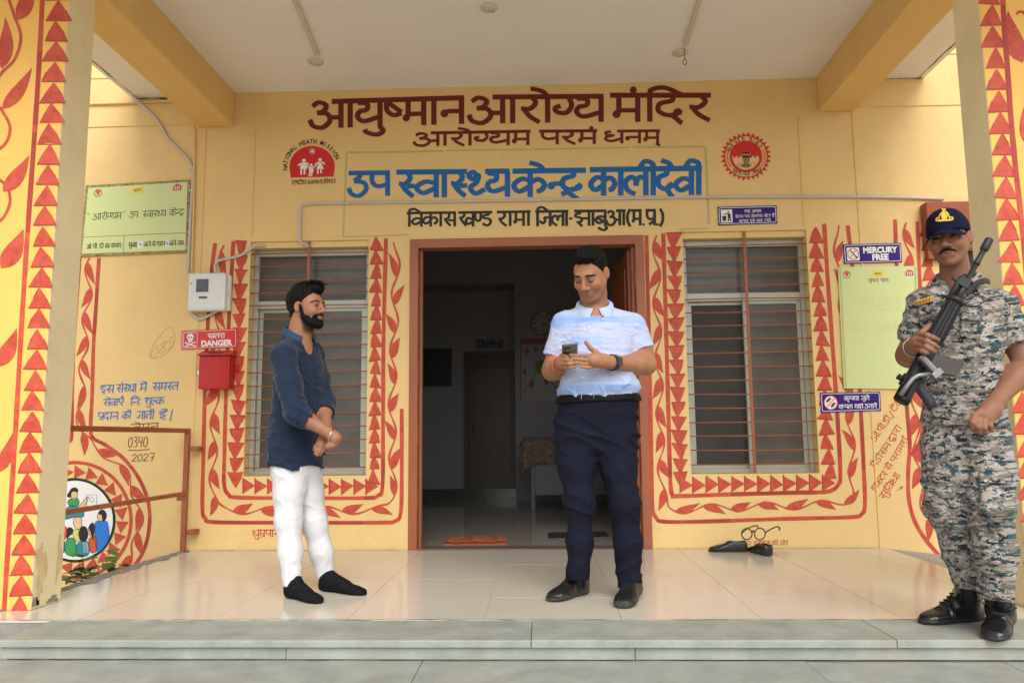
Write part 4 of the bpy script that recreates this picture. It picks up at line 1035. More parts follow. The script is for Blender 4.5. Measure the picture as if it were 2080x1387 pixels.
# purple signs -------------------------------------------------------
def purple_sign(c, label, w, h, name='wall_sign'):
    r = sign_root(name, c, label, 'sign')
    plate('plate', c, .003, .008, M_PURPLE, r)
    mp = quadmap(c, .0085, w, h)
    m = MB(); ribbon(m, mp, rr(2.6, 2.6, w-2.6, h-2.6, 3), 1.1, closed=True)
    for x in (2.6, w-2.6): poly(m, mp, ell(x, h/2, 1.1, 1.1, 8), .0004)
    m.build('white_border', M_WPAINT, r)
    return r, mp
c = [(1457, 421), (1577, 418), (1578.5, 454.5), (1459, 458.5)]
r, mp = purple_sign(c, 'purple Hindi sign with litter bin symbol above the right window', 120, 37)
m = MB(); poly(m, mp, [(6, 6), (29, 6), (29, 32), (6, 32)], .0004); m.build('pictogram_panel', M_WPAINT, r)
m = MB(); poly(m, mp, [(8, 19), (17, 19), (15.5, 29), (9.5, 29)], .0012); poly(m, mp, ell(21, 11, 1.7, 1.9, 10), .0012); poly(m, mp, [(19, 14), (25, 14), (25.5, 21), (26, 30), (23.5, 30), (22.5, 22), (21, 30), (18.5, 30), (20, 21)], .0012); ribbon(m, mp, [(20, 15), (16, 14.5), (12.5, 14.5)], 1.5, .0012); poly(m, mp, ell(13, 17, .9, .9, 8), .0012)
m.build('pictogram', M_BLACK, r)
m = MB(); word(m, mp, 'y h', 54, 66, 8, 8, 13.6, 13.6, .13); word(m, mp, 'a A p k A', 69, 88, 8, 8, 13.6, 13.6, .13)
word(m, mp, 'h E l/ th', 35, 51, 18, 18, 23.6, 23.6, .13); word(m, mp, 'e v M', 54, 64, 18, 18, 23.6, 23.6, .13); word(m, mp, 'v E l n E s', 67, 90, 18, 18, 23.6, 23.6, .13); word(m, mp, 's E M T r', 93, 107, 18, 18, 23.6, 23.6, .13); word(m, mp, 'h AI', 109, 115, 18, 18, 23.6, 23.6, .13)
word(m, mp, 'k R p y A', 42, 61, 27.6, 27.6, 33, 33, .13); word(m, mp, 'i s E', 64, 74, 27.6, 27.6, 33, 33, .13); word(m, mp, 's A ph', 77, 90, 27.6, 27.6, 33, 33, .13); word(m, mp, 'r K E M', 93, 106, 27.6, 27.6, 33, 33, .13)
m.build('white_lettering', M_WPAINT, r)
c = [(1711.5, 497), (1829, 494), (1831.5, 533), (1714, 536.5)]
r, mp = purple_sign(c, 'purple sign reading MERCURY FREE above the notice board', 118, 40)
m = MB(); poly(m, mp, rr(6.5, 7, 32, 34, 2), .0004); m.build('pictogram_panel', M_WPAINT, r)
m = MB(); ribbon(m, mp, ell(19.2, 20.5, 11, 11.5, 28), 1.5, .0012, closed=True); ribbon(m, mp, [(12, 29.5), (19, 20.5), (26.5, 11.5)], 1.5, .0016); m.build('red_circle', M_SIGNRED, r)
m = MB(); ribbon(m, mp, [(13, 12), (19, 19), (25, 27)], 2.2, .0009); poly(m, mp, ell(25.5, 27.5, 2.2, 2.2, 10), .0009); m.build('pictogram', M_BLACK, r)
m = MB(); latin(m, mp, 'MERCURY', 74, 13, 12, bold=.05, wide=.93); latin(m, mp, 'FREE', 74, 28, 12, bold=.05, wide=.98); m.build('white_lettering', M_WPAINT, r)
c = [(1665, 797.5), (1787, 795.5), (1789, 834), (1667, 838)]
r, mp = purple_sign(c, 'purple Hindi sign asking visitors to take off shoes', 122, 40)
m = MB(); poly(m, mp, ell(20.5, 20.5, 14, 14.5, 30), .0004); m.build('pictogram_panel', M_WPAINT, r)
m = MB(); ribbon(m, mp, ell(20.5, 20.5, 13.5, 14, 30), 1.6, .0012, closed=True); ribbon(m, mp, [(12, 30), (20.5, 20.5), (29.5, 11)], 1.3, .0016); m.build('red_circle', M_SIGNRED, r)
m = MB(); poly(m, mp, [(11, 17), (15, 12), (20, 10), (21.5, 13), (17, 18), (12, 20.5)], .0009); poly(m, mp, [(20, 27), (25, 21), (29, 20), (30, 23), (26, 28), (21, 31)], .0009); m.build('pictogram', mat('pictogram_brown', (.12, .05, .03), .5, .1, 20), r)
m = MB(); word(m, mp, 'k R p y A', 48, 78, 8.5, 8.5, 17, 17, .16); word(m, mp, 'j UU t E', 82, 99, 8.5, 8.5, 17, 17, .16); word(m, mp, 'c p/ p l', 36, 64, 25.5, 25.5, 34, 34, .16); word(m, mp, 'y h A M', 68, 86, 25.5, 25.5, 34, 34, .16); word(m, mp, 'u t A r E M', 89, 114, 25.5, 25.5, 34, 34, .16)
m.build('white_lettering', M_WPAINT, r)
# danger sign ---------------------------------------------------------
c = [(369.5, 672), (482, 667.5), (481.5, 706), (369, 710.5)]
r = sign_root('danger_sign', c, 'red DANGER sign with white skull and crossbones above the red box', 'sign')
plate('plate', c, .003, .008, M_SIGNRED, r); mp = quadmap(c, .0085, 112, 39)
m = MB(); ribbon(m, mp, rr(2.4, 2.4, 109.6, 36.6, 2), .7, closed=True); ribbon(m, mp, rr(5, 5, 32, 34, 2), .8, closed=True)
poly(m, mp, ell(18.5, 13.5, 7.2, 6.6, 20), .0006); poly(m, mp, rr(14, 17, 23, 24.5, 1.5), .0007)
for a, b in (((9.5, 25.5), (28, 32.5)), ((27.5, 25), (9, 32.5))):
    ribbon(m, mp, [a, ((a[0]+b[0])/2, (a[1]+b[1])/2), b], 2.2, .0006)
    for p in (a, b): poly(m, mp, ell(p[0], p[1], 1.7, 1.7, 8), .0006)
word(m, mp, 'K t r A', 53, 88, 9, 9, 18.4, 18.4, .17); latin(m, mp, 'DANGER', 71, 28, 12, bold=.05, wide=.93); m.build('white_print', M_WPAINT, r)
m = MB()
for x in (15.7, 21.3): poly(m, mp, ell(x, 14.5, 2.0, 1.9, 12), .0014)
poly(m, mp, [(18.5, 17), (17.4, 19.4), (19.6, 19.4)], .0014)
for x in (16, 18.5, 21): ribbon(m, mp, [(x, 21.5), (x, 24.5)], .5, .0014)
m.build('skull_eyes', M_SIGNRED, r)
# lime boards ---------------------------------------------------------
c = [(176, 378), (388, 366), (383, 514), (163.5, 522)]
r = sign_root('name_board', c, 'pale green name board with brown patterned edge beside the conduit', 'sign')
plate('patterned_edge', c, .003, .012, M_BROWNFR, r)
ci = [(181.5, 383.5), (383, 371), (378.5, 509), (168.5, 517)]
plate('face', ci, .012, .015, M_LIME, r, .0008); mp = quadmap(ci, .0155, 205, 138)
m = MB()
word(m, mp, '"', 3, 9, 55, 55, 68, 68, .1); word(m, mp, 'a A r O g/ y m', 15, 73, 55, 55, 68, 68, .12); word(m, mp, '"', 75, 81, 55, 55, 68, 68, .1); word(m, mp, 'u p', 90, 107, 55, 55, 68, 68, .12); word(m, mp, 's/ v A s/ th/ y', 116, 163, 55, 55, 68, 68, .12); word(m, mp, 'k E n/ dr', 170, 201, 55, 55, 68, 68, .12)
word(m, mp, 'a O', 9, 17, 119, 119, 128, 128, .16); word(m, mp, 'p II', 20, 29, 119, 119, 128, 128, .16); word(m, mp, 'D II', 33, 42, 119, 119, 128, 128, .16); word(m, mp, 'k A', 45, 54, 119, 119, 128, 128, .16); word(m, mp, 's m y', 56, 77, 119, 119, 128, 128, .16)
word(m, mp, 's U b h', 91, 109, 119, 119, 128, 128, .16); word(m, mp, 'b j E', 122, 136, 119, 119, 128, 128, .16); word(m, mp, 's E', 138, 145, 119, 119, 128, 128, .16); word(m, mp, 's/z A m', 147, 164, 119, 119, 128, 128, .16); word(m, mp, 'b j E', 173, 186, 119, 119, 128, 128, .16); word(m, mp, 't k', 189, 202, 119, 119, 128, 128, .16)
ribbon(m, mp, [(0.5, 103), (204.5, 103)], .9); ribbon(m, mp, [(82, 103), (82, 137.5)], .9); m.build('dark_lettering', M_PRINT, r)
m = MB()
for x0, x1 in ((110.5, 119.5), (165.5, 172)): poly(m, mp, [(x0, 116), (x1, 116), (x1, 131), (x0, 131)], .0004)
m.build('paper_patches', M_WPAINT, r)
m = MB(); word(m, mp, '9', 112.5, 117.5, 119, 119, 128, 128, .13, e=.0009); word(m, mp, '4', 166.5, 171, 119, 119, 128, 128, .13, e=.0009); m.build('blue_numerals', M_BLUE2, r)
def board_logos(mp, w, r, sc=1.0, yy=11):
    m = MB(); poly(m, mp, ell(w*.5, yy, 12*sc, 6.5*sc, 4, math.pi/4*0), .0004) if False else poly(m, mp, rr(w*.5-12*sc, yy-6.5*sc, w*.5+12*sc, yy+6.5*sc, 2*sc), .0004); m.build('yellow_patch', M_SIGNYEL, r)
    m = MB(); word(m, mp, 's n T r', w*.5-8*sc, w*.5+8*sc, yy-2.5*sc, yy-2.5*sc, yy+3*sc, yy+3*sc, .14, e=.0009); m.build('patch_lettering', M_PRINT, r)
    m = MB(); ribbon(m, mp, ell(w*.105, yy+1, 7.6*sc, 7.6*sc, 24), 1.6*sc, .0004, closed=True); poly(m, mp, ell(w*.105, yy, 5*sc, 5*sc, 14, a0=math.pi, a1=2*math.pi), .0004); poly(m, mp, [(w*.105-3*sc, yy), (w*.105+3*sc, yy), (w*.105+2*sc, yy+5*sc), (w*.105-2*sc, yy+5*sc)], .0004)
    poly(m, mp, [(w*.9-8.5*sc, yy+5*sc)]+[(w*.9+9*sc*math.cos(q), yy+1-9*sc*math.sin(q)) for q in np.linspace(math.pi, 0, 14)]+[(w*.9+8.5*sc, yy+5*sc)], .0004); m.build('red_logos', M_TINYRED, r)
    m = MB()
    for dx, rr_ in ((-4, 1.2), (0, .9), (4, 1.2)):
        poly(m, mp, ell(w*.9+dx*sc, yy-2.5*sc, rr_*sc, rr_*sc, 8), .0009); ribbon(m, mp, [(w*.9+dx*sc, yy-1*sc), (w*.9+dx*sc, yy+3*sc)], 1.6*sc, .0009)
    m.build('white_figures', M_WPAINT, r)
board_logos(mp, 205, r)
c = [(1701, 543), (1861, 541), (1866, 791), (1713, 789)]
r = sign_root('notice_board', c, 'tall pale green notice board with faint pencil writing', 'board')
plate('face', c, .004, .012, M_LIME, r); mp = quadmap(c, .0125, 160, 250)
board_logos(mp, 160, r, .95, 15)
m = MB(); word(m, mp, 's UU c n A', 60, 81, 25, 25, 32, 32, .13); word(m, mp, 'p T l', 85, 101, 25, 25, 32, 32, .13); m.build('dark_lettering', M_PRINT, r)
m = MB()
for x in (4, 156):
    for k in range(120): ribbon(m, mp, [(x-1.6, 3+k*2.05), (x+1.6, 3.6+k*2.05)], .8)
m.build('stippled_margin', M_LIMEDK, r)
m = MB()
N_ = lambda *s: s
latin_ribbon(m, mp, [[(0, 0), (.05, 1), (.8, .05), (.9, 1)]], 45, 62, 60, 84, .6); latin_ribbon(m, mp, [ell(.5, .5, .45, .5, 14), [(.5, .3), (.95, -.05)]], 66, 84, 58, 82, .6)
latin_ribbon(m, mp, [[(0, 0), (.5, 1), (1, 0)], [(.2, .4), (.8, .4)]], 90, 108, 58, 84, .6); latin_ribbon(m, mp, [[(.9, .9), (.4, 1), (.1, .75), (.5, .5), (.9, .25), (.5, 0), (.1, .1)]], 112, 124, 56, 84, .6)
ribbon(m, mp, cr([(38, 90), (60, 92), (85, 89), (110, 91), (134, 88)], 5), .6)
for i, ch in enumerate('ASSESSMENT'):
    x = 18+i*11.6
    L = {'A': [[(0, 0), (.5, 1), (1, 0)], [(.2, .4), (.8, .4)]], 'S': [[(.9, .9), (.4, 1), (.1, .75), (.5, .5), (.9, .25), (.5, 0), (.1, .1)]], 'E': [[(.9, 1), (.1, 1), (.1, 0), (.9, 0)], [(.1, .5), (.7, .5)]], 'M': [[(0, 0), (.1, 1), (.5, .3), (.9, 1), (1, 0)]], 'N': [[(0, 0), (.05, 1), (.8, .05), (.9, 1)]], 'T': [[(0, 1), (1, 1)], [(.5, 1), (.5, 0)]]}[ch]
    latin_ribbon(m, mp, L, x, x+9, 116, 136, .5)
ribbon(m, mp, cr([(28, 150), (55, 153), (85, 149), (130, 151)], 5), .5)
m.build('pencil_writing', mat('faint_pencil', (.50, .56, .22), .5, .05, 30), r)

# ------------------------------------------------------------------ red complaint box, meter, conduits
def XZ(px, py, Y=DW): p = P(px, py, Y); return float(p[0]), float(p[2])
YF = DW-.11
xa, zb = XZ(402, 790, YF); xb, zt = XZ(466, 722, YF)
rb = empty('complaint_box', ((xa+xb)/2, DW, zb), 'dented red metal complaint box with padlock under the danger sign', 'box')
MB().box(xa, xb, YF, DW-.004, zb, zt, .004).build('body', M_REDBOX, rb)
m = MB(); m.prism([(YF-.02, zt+.001), (DW-.004, zt+.001), (DW-.004, zt+.05), (YF-.02, zt+.008)], xa-.012, xb+.008, lambda u, v, d: (d, u, v)); add_bevel(m.build('lid', M_REDBOX, rb), .002)
m = MB(); m.box(xa+.012, xb-.012, YF-.003, YF-.0004, zb+.012, zt-.02, .001); m.build('door', M_REDBOX, rb)
m = MB(); m.box(xa+.06, xb-.06, YF+.02, YF+.03, zt+.022, zt+.028); m.build('letter_slot', M_DARK, rb)
m = MB(); m.box(xa-.014, xa-.002, YF+.01, YF+.03, zb+.10, zb+.125, .002); m.tube([(xa-.010, YF+.02, zb+.124), (xa-.014, YF+.02, zb+.137), (xa-.004, YF+.02, zb+.137)], .0025, 6); m.build('padlock', M_STEEL, rb)
m = MB(); m.box(xb+.001, xb+.035, DW-.012, DW-.003, zb+.12, zb+.175, .003); m.build('fixing_tab', M_REDBOX, rb)
m = MB(); m.box(xa+.03, xb-.05, YF-.0042, YF-.0032, zt-.055, zt-.053); m.box(xa+.03, xb-.04, YF-.0042, YF-.0032, zb+.065, zb+.067); m.build('scratch_line', mat('scratched_red', (.35, .05, .045), .5), rb)

YF = DW-.10
xa, zb = XZ(379, 632, YF); xb, zt = XZ(459, 553, YF)
mt = empty('electric_meter', ((xa+xb)/2, DW, zb), 'pale grey electricity meter box with small dark window', 'meter')
m = MB(); m.box(xa, xb, YF, YF+.05, zb, zt, .018); m.build('cover', M_METER, mt)
MB().box(xa+.006, xb+.012, YF+.048, DW-.004, zb+.006, zt-.006, .012).build('base', M_METER, mt)
x0, z1 = XZ(399, 567, YF); x1, z0 = XZ(423, 593, YF); MB().box(x0, x1, YF-.002, YF+.004, z0, z1, .001).build('display_window', mat('meter_window', (.05, .06, .07), .15, .2, 10), mt)
x0, z1 = XZ(404, 602, YF); x1, z0 = XZ(421, 606.5, YF)
m = MB()
for k in range(6): m.box(x0+k*(x1-x0)/6, x0+(k+.75)*(x1-x0)/6, YF-.001, YF+.002, z0, z1)
o = m.build('printed_marks', M_BLACK, mt); o['kind'] = 'stuff'
x0, z1 = XZ(387, 575, YF); MB().box(x0, x0+.012, YF-.001, YF+.002, z1-.010, z1, .001).build('warning_mark', M_TINYRED, mt)
MB().box(xb+.001, xb+.008, YF+.02, YF+.035, (zb+zt)/2-.02, (zb+zt)/2+.02, .002).build('latch', M_STEEL, mt)

def pipe(name, pts, r, label, cat, m=M_PVC, clips=(), n=10):
    root = empty(name, np.array(pts[-1]), label, cat)
    p = cr(pts, 6); MB().tube(p, r, n).build('tube', m, root, True)
    for q in clips: MB().obox(q, (1, 0, 0), (0, 1, 0), (0, 0, 1), r*1.6, r*.9, .006, .002).build('clip', m, root)
    return root
W_ = lambda px, py, d=.014: np.array(on(d)(px, py))
pipe('electric_conduit', [W_(276, 196, .03), W_(283, 208, .05), W_(320, 245), W_(345, 285), W_(378, 318), W_(392, 340), W_(393, 365), W_(390, 420), W_(387, 480), W_(384, 554)], .010, 'bent grey conduit running down from the roof slab to the meter', 'conduit', clips=[W_(392, 348), W_(390, 388), W_(384, 505)])
pipe('electric_conduit', [W_(396, 258), W_(396, 330), W_(395, 420), W_(393, 480), W_(391, 554)], .007, 'straight slim conduit beside the bent one', 'conduit', M_WALL)
pipe('electric_conduit', [W_(442, 556, .03), W_(439, 541, .02), W_(446, 531), W_(466, 526), W_(490, 520), W_(508, 508), W_(525, 500), W_(543, 499, -.05)], .010, 'short conduit curving from meter into the left window', 'conduit')
pipe('electric_conduit', [W_(455, 560, .02), W_(466, 575, .02), W_(467, 605, .02), W_(462, 622, .02), W_(445, 632, .02), W_(430, 640, .02), W_(410, 649, .02), W_(396, 641, .02), W_(388, 630, .02)], .010, 'grey conduit looped round the right side of the meter', 'conduit')
hp = [W_(635, 499, -.05), W_(622, 498, .0), W_(611, 491), W_(610, 470), W_(611, 432), W_(614, 421), W_(626, 416), W_(700, 414), W_(900, 411), W_(1100, 408), W_(1300, 404), W_(1500, 401.5), W_(1700, 401), W_(1800, 402), W_(1915, 406)]
pipe('electric_conduit', hp, .0095, 'long white conduit running across the wall above the door', 'conduit', M_PVC, clips=[W_(x, y) for x, y in ((690, 414), (822, 412), (1050, 409), (1205, 406), (1315, 404), (1755, 401.5))])
hpl = pipe('wall_ledge_pipe', [W_(182, 213), W_(230, 212), W_(285, 210), W_(330, 208), W_(388, 205)], .009, 'yellow painted pipe along the wall under the left eave', 'pipe', M_WALL)

# ------------------------------------------------------------------ handrail on the left edge of the porch
XH = -2.44
hr = empty('handrail', (XH, DW-.08, 0), 'rust brown angle iron handrail along the left porch edge', 'handrail')
zt = float(P(382, 870, DW-.08)[2]); zl = float(P(380, 998, DW-.08)[2])
YR0 = YP+DP+.02
MB().box(XH-.016, XH+.016, DW-.096, DW-.064, -.004, zt, .002).build('post', M_RUST, hr)
MB().box(XH-.018, XH+.012, YR0, DW-.097, zt-.030, zt, .002).build('rail', M_RUST, hr)
MB().box(XH-.014, XH+.010, YR0, DW-.097, zl-.026, zl, .002).build('rail', M_RUST, hr)
for py in (911, 1078):
    z = float(P(395, py, DW)[2]); m = MB(); m.box(XH+.017, XH+.075, DW-.084, DW-.076, z-.018, z+.018, .001); m.box(XH+.03, XH+.075, DW-.075, DW-.002, z-.016, z+.016, .001); m.build('bracket', M_RUST, hr)
m = MB(); m.box(XH-.05, XH-.017, DW-.10, DW-.095, zl-.06, zl-.028, .001); m.build('gusset', M_RUST, hr)

# ------------------------------------------------------------------ ceiling fittings
M_FIT = mat('painted_ceiling_fitting', (.62, .58, .47), .55, .06, 8)
def batten(pa, pb, label):
    a, b = G(*pa, HC), G(*pb, HC); d = b-a; L = np.linalg.norm(d); d /= L; s = np.cross(d, (0, 0, 1))
    c = (a+b)/2; root = empty('ceiling_raceway', (c[0], c[1], HC-.02), label, 'raceway')
    m = MB(); m.obox(c-np.array([0, 0, .0105]), d, s, (0, 0, 1), L/2, .014, .010, .003); m.build('channel', M_FIT, root)
    m = MB(); m.obox(b-np.array([0, 0, .012])-d*.03, d, s, (0, 0, 1), .03, .018, .0118, .003); m.build('end_cap', M_FIT, root)
    return root
batten((575, -60), (645, 110), 'painted wiring raceway on the ceiling, left one'); batten((1440, -60), (1392, 88), 'painted wiring raceway on the ceiling, right one')
for (px, py), lb in zip(((641, 125), (993, 15), (1381, 106)), ('round ceiling junction cover at the end of the left raceway', 'round junction cover in the middle of the ceiling', 'round ceiling junction cover beside the hanging hook')):
    c = G(px, py, HC); root = empty('junction_cover', (c[0], c[1], HC-.02), lb, 'ceiling cover')
    n = 28; prof = [(.052, 0), (.052, -.008), (.044, -.014), (.001, -.016)]
    m = MB(); V = [(c[0]+r_*math.cos(2*math.pi*k/n), c[1]+r_*math.sin(2*math.pi*k/n), HC-.0005+z) for r_, z in prof for k in range(n)]
    m.add(V, [(i*n+k, i*n+(k+1) % n, (i+1)*n+(k+1) % n, (i+1)*n+k) for i in range(3) for k in range(n)]); m.build('cover', M_FIT, root, True)
    for q in (.7, 3.8): MB().tube([(c[0]+.03*math.cos(q), c[1]+.03*math.sin(q), HC-.017), (c[0]+.03*math.cos(q), c[1]+.03*math.sin(q), HC-.012)], .004, 6).build('screw', M_DARK, root)
c = G(1390, 97, HC); hk = empty('ceiling_hook', (c[0], c[1], HC-.2), 'thin rusty wire hook hanging from the ceiling', 'hook')
m = MB(); m.tube([(c[0], c[1], HC-.001), (c[0], c[1], HC-.085)], .003, 6); m.tube([(c[0]+.012*math.sin(q), c[1], HC-.102+.018*math.cos(q)) for q in np.linspace(0, 6.28, 14)], .003, 6); m.build('wire', M_RUST, hk)

# ------------------------------------------------------------------ hall things
xa, xb, za, zb = flat_panel(966, 688, 1022, 706, YD-.03)
sg = empty('room_sign', ((xa+xb)/2, RYB+.5, za), 'dark hall sign over the inner door', 'sign')
MB().box(xa, xb, RYB+.485, RYB+.499, za, zb, .002).build('plate', mat('dim_navy_plate', (.02, .018, .05), .4), sg)
m = MB()
def msg(u, v, e=0.0): p = P(u, v, RYB+.484); p[1] = RYB+.4845-e; return p
word(m, msg, 'm I h l A', 981, 996, 691, 691, 695.5, 695.5, .12); word(m, msg, 's/z O c', 999, 1017, 691, 691, 695.5, 695.5, .12); latin(m, msg, 'LADIES TOILET', 999, 701.5, 4.2, wide=.8)
for x in (971, 976): poly(m, msg, ell(x, 692.5, 1, 1, 8)); ribbon(m, msg, [(x, 694), (x, 702)], 2.2)
m.build('white_print', mat('dim_white_print', (.4, .4, .4), .5), sg)
xa, xb, za, zb = flat_panel(1057, 688, 1140, 818, RYB)
po = empty('health_poster', ((xa+xb)/2, RYB, za), 'large wall poster with red border and small health pictures', 'poster')
M_PAP = mat('poster_paper', (.34, .31, .30), .5, .1, 12)
MB().box(xa, xb, RYB-.010, RYB-.001, za, zb, .002).build('sheet', M_PAP, po)
def mpo(u, v, e=0.0): p = P(u, v, RYB); p[1] = RYB-.0105-e; return p
m = MB(); poly(m, mpo, [(1057, 688), (1140, 688), (1140, 699), (1057, 699)]); ribbon(m, mpo, [(1058, 690), (1140, 690), (1140, 816), (1058, 816)], 2.4, .0004, closed=True)
for a, b in (((1060, 712), (1098, 745)), ((1098, 745), (1062, 800)), ((1098, 745), (1138, 715)), ((1098, 745), (1138, 800))): ribbon(m, mpo, [a, b], 1.6, .0004)
m.build('red_border', mat('poster_red', (.25, .03, .035), .5, .1, 20), po)
m = MB()
for x, y, s in ((1070, 712, 4), (1088, 710, 4), (1108, 711, 4), (1066, 755, 4), (1080, 780, 5), (1110, 775, 5), (1125, 745, 4)): poly(m, mpo, ell(x, y, s, s*1.6, 12), .0008)
o = m.build('pictures', mat('poster_brown', (.16, .08, .06), .5, .4, 60), po); o['kind'] = 'stuff'
m = MB(); poly(m, mpo, ell(1098, 745, 12, 14, 20), .0006); m.build('green_centre', mat('poster_green', (.10, .17, .05), .5), po)
# table with printed cloth
c0 = G(1080, 1038); TYf = float(c0[1]); tz = .74
tx0 = float(P(1066, 915, TYf)[0]); tx1 = tx0+1.5
tb = empty('office_table', ((tx0+tx1)/2, TYf+.35, 0), 'dark green metal office table in the hall', 'table')
M_TBL = mat('dark_green_steel', (.035, .05, .045), .35, .1, 6)
for x in (tx0+.06, tx1-.10):
    for y in (TYf+.02, TYf+.62): MB().box(x, x+.04, y, y+.04, .002, tz-.03, .003).build('leg', M_TBL, tb)
MB().box(tx0, tx1, TYf, TYf+.7, tz-.03, tz, .004).build('table_top', M_TBL, tb)
MB().box(tx0+.102, tx1-.102, TYf+.03, TYf+.045, .16, tz-.031).build('front_panel', M_TBL, tb)
M_CLOTH = mat('printed_brown_cloth', (.045, .028, .022), .8, .5, 60, col2=(.30, .22, .15), bump=.2, bscale=60)
V = []; F = []; nx, ny = 44, 26
for i in range(nx):
    u = i/(nx-1)
    for j in range(ny):
        v = j/(ny-1); x = tx0-.10+u*(1.0); y = TYf-.30+v*.9; z = tz+.004
        ox = max(0, tx0-.002-x); oy = max(0, TYf-.002-y); over = ox+oy
        zz = z-over*(.9+.0)-.02*(over > 0)*0
        xx, yy = max(x, tx0-.006-.06*min(1, ox*6)), max(y, TYf-.006)
        if over > 0:
            yy -= .025*(1+math.sin(x*26))*min(1, oy*6); xx -= .02*(1+math.sin(y*30))*min(1, ox*6); zz -= .10*max(0, 1-u*4)*min(1, oy*4)
        V.append((xx, yy, zz))
for i in range(nx-1):
    for j in range(ny-1): F.append((i*ny+j, (i+1)*ny+j, (i+1)*ny+j+1, i*ny+j+1))
o = mobj('table_cloth', V, F, M_CLOTH, None, True, label='brown patterned cloth hanging over the office table', cat='tablecloth'); sm = o.modifiers.new('thick', 'SOLIDIFY'); sm.thickness = .003; sm.offset = 1
# mats
def mat_obj(name, pa, pb, wd, m, label, thick=.018, border=None):
    a, b = G(*pa), G(*pb); N1, N2 = 40, 14; V = []; F = []
    for i in range(N1):
        for j in range(N2):
            t, s = i/(N1-1), j/(N2-1); p = a+(b-a)*t+np.array([0, wd*s, 0]); ed = min(t*10, (1-t)*10, s*5+.2, (1-s)*5, 1)
            V.append((p[0], p[1], .0025+thick*max(0, ed)**.5*(.8+.35*math.sin(t*9+s*2)*math.sin(t*23))))
    for i in range(N1-1):
        for j in range(N2-1): F.append((i*N2+j, (i+1)*N2+j, (i+1)*N2+j+1, i*N2+j+1))
    base = len(V); V += [(v[0], v[1], .0015) for v in V[:]]
    rim = [i*N2 for i in range(N1)]+[(N1-1)*N2+j for j in range(1, N2)]+[i*N2+N2-1 for i in range(N1-2, -1, -1)]+[j for j in range(N2-2, 0, -1)]
    for q in range(len(rim)): F.append((rim[q], rim[(q+1) % len(rim)], rim[(q+1) % len(rim)]+base, rim[q]+base))
    return mobj(name, V, F, m, None, True, label=label, cat='doormat')
mat_obj('doormat', (900, 1107), (1030, 1105), .30, mat('orange_red_mat', (.36, .06, .025), .9, .3, 16, .5, 120, col2=(.46, .16, .07), stretch=(.6, 3, 1)), 'rumpled orange red doormat just inside the doorway', .03)
mat_obj('doormat', (1113, 1093), (1238, 1090), .34, mat('black_mat', (.02, .02, .02), .9, .3, 30, .5, 120), 'flat black doormat behind the man with the phone', .008)
c = P(1468, 915, 6.6)
cb = empty('red_drum', (c[0]+.11, 6.6, 0), 'red plastic drum standing behind the netted right window', 'drum')
n = 24; prof = [(.14, .002), (.15, .02), (.155, .5), (.16, 1.08), (.15, 1.12), (.0, 1.13)]
z0 = float(P(1468, 905, 6.6)[2])-.38
V = [(c[0]+.11+r_*math.cos(2*math.pi*k/n), 6.6+r_*math.sin(2*math.pi*k/n), z*.98) for r_, z in prof for k in range(n)]
MB().add(V, [(i*n+k, i*n+(k+1) % n, (i+1)*n+(k+1) % n, (i+1)*n+k) for i in range(5) for k in range(n)]).build('body', mat('dull_red_plastic', (.30, .05, .03), .5, .1, 6), cb, True)

# ------------------------------------------------------------------ loafers by the wall
M_LOAF = mat('black_leather', (.013, .013, .014), .34, .3, 12, .15, 90)
M_LOAFIN = mat('shoe_lining', (.03, .028, .026), .8, .2, 20)
# ------------------------------------------------------------------ weeds beyond the porch edge
M_LEAFG = mat('weed_leaf', (.06, .15, .03), .5, .3, 12, col2=(.11, .23, .05))
M_STEM = mat('weed_stem', (.07, .09, .03), .7, .2, 12)
def weed(x, y, h, nst, seed, label):
    rg = random.Random(seed); root = empty('weed_plant', (x, y, GZ), label, 'plant', 'weeds by the porch edge')
    st = MB(); lf = []
    for s in range(nst):
        a = rg.uniform(0, 6.28); sp = rg.uniform(.04, .16); top = np.array([x+sp*math.cos(a), y+sp*math.sin(a), GZ+h*rg.uniform(.7, 1)])
        p = cr([(x, y, GZ), (x+.3*sp*math.cos(a), y+.3*sp*math.sin(a), GZ+h*.4), top], 5); st.tube(p, np.linspace(.004, .0015, len(p)), 5)
        for k in range(4, len(p), 2): lf.append((p[k], rg))
    st.build('stem', M_STEM, root)
    for p, rg in lf:
        for _ in range(2):
            a = rg.uniform(0, 6.28); L = rg.uniform(.075, .115); tl = rg.uniform(-.3, .5)
            d = np.array([math.cos(a)*math.cos(tl), math.sin(a)*math.cos(tl), math.sin(tl)]); s = np.cross(d, (0, 0, 1)); s /= np.linalg.norm(s); u = np.cross(s, d)
            V = [p]; W2 = L*.36
            for t, ww in ((.22, .85), (.50, 1), (.80, .70)):
                V += [p+d*L*t+s*W2*ww+u*.006, p+d*L*t-u*.004*t, p+d*L*t-s*W2*ww+u*.006]
            V.append(p+d*L-u*.012)
            mobj('leaf', V, [(0, 2, 1), (0, 3, 2), (1, 2, 5, 4), (2, 3, 6, 5), (4, 5, 8, 7), (5, 6, 9, 8), (7, 8, 10), (8, 9, 10)], M_LEAFG, root, True)
for (px, py, Y, sd, h, nst), lb in zip(((150, 1165, 4.55, 1, .36, 5), (185, 1150, 4.75, 2, .40, 5), (215, 1150, 4.95, 3, .36, 3)), ('leafy weed nearest the left pillar', 'taller leafy weed in front of the painted disc', 'small leafy weed farthest from the pillar')):
    q = P(px, py, Y); weed(min(float(q[0]), XE0-.12), Y, h, nst, sd, lb)
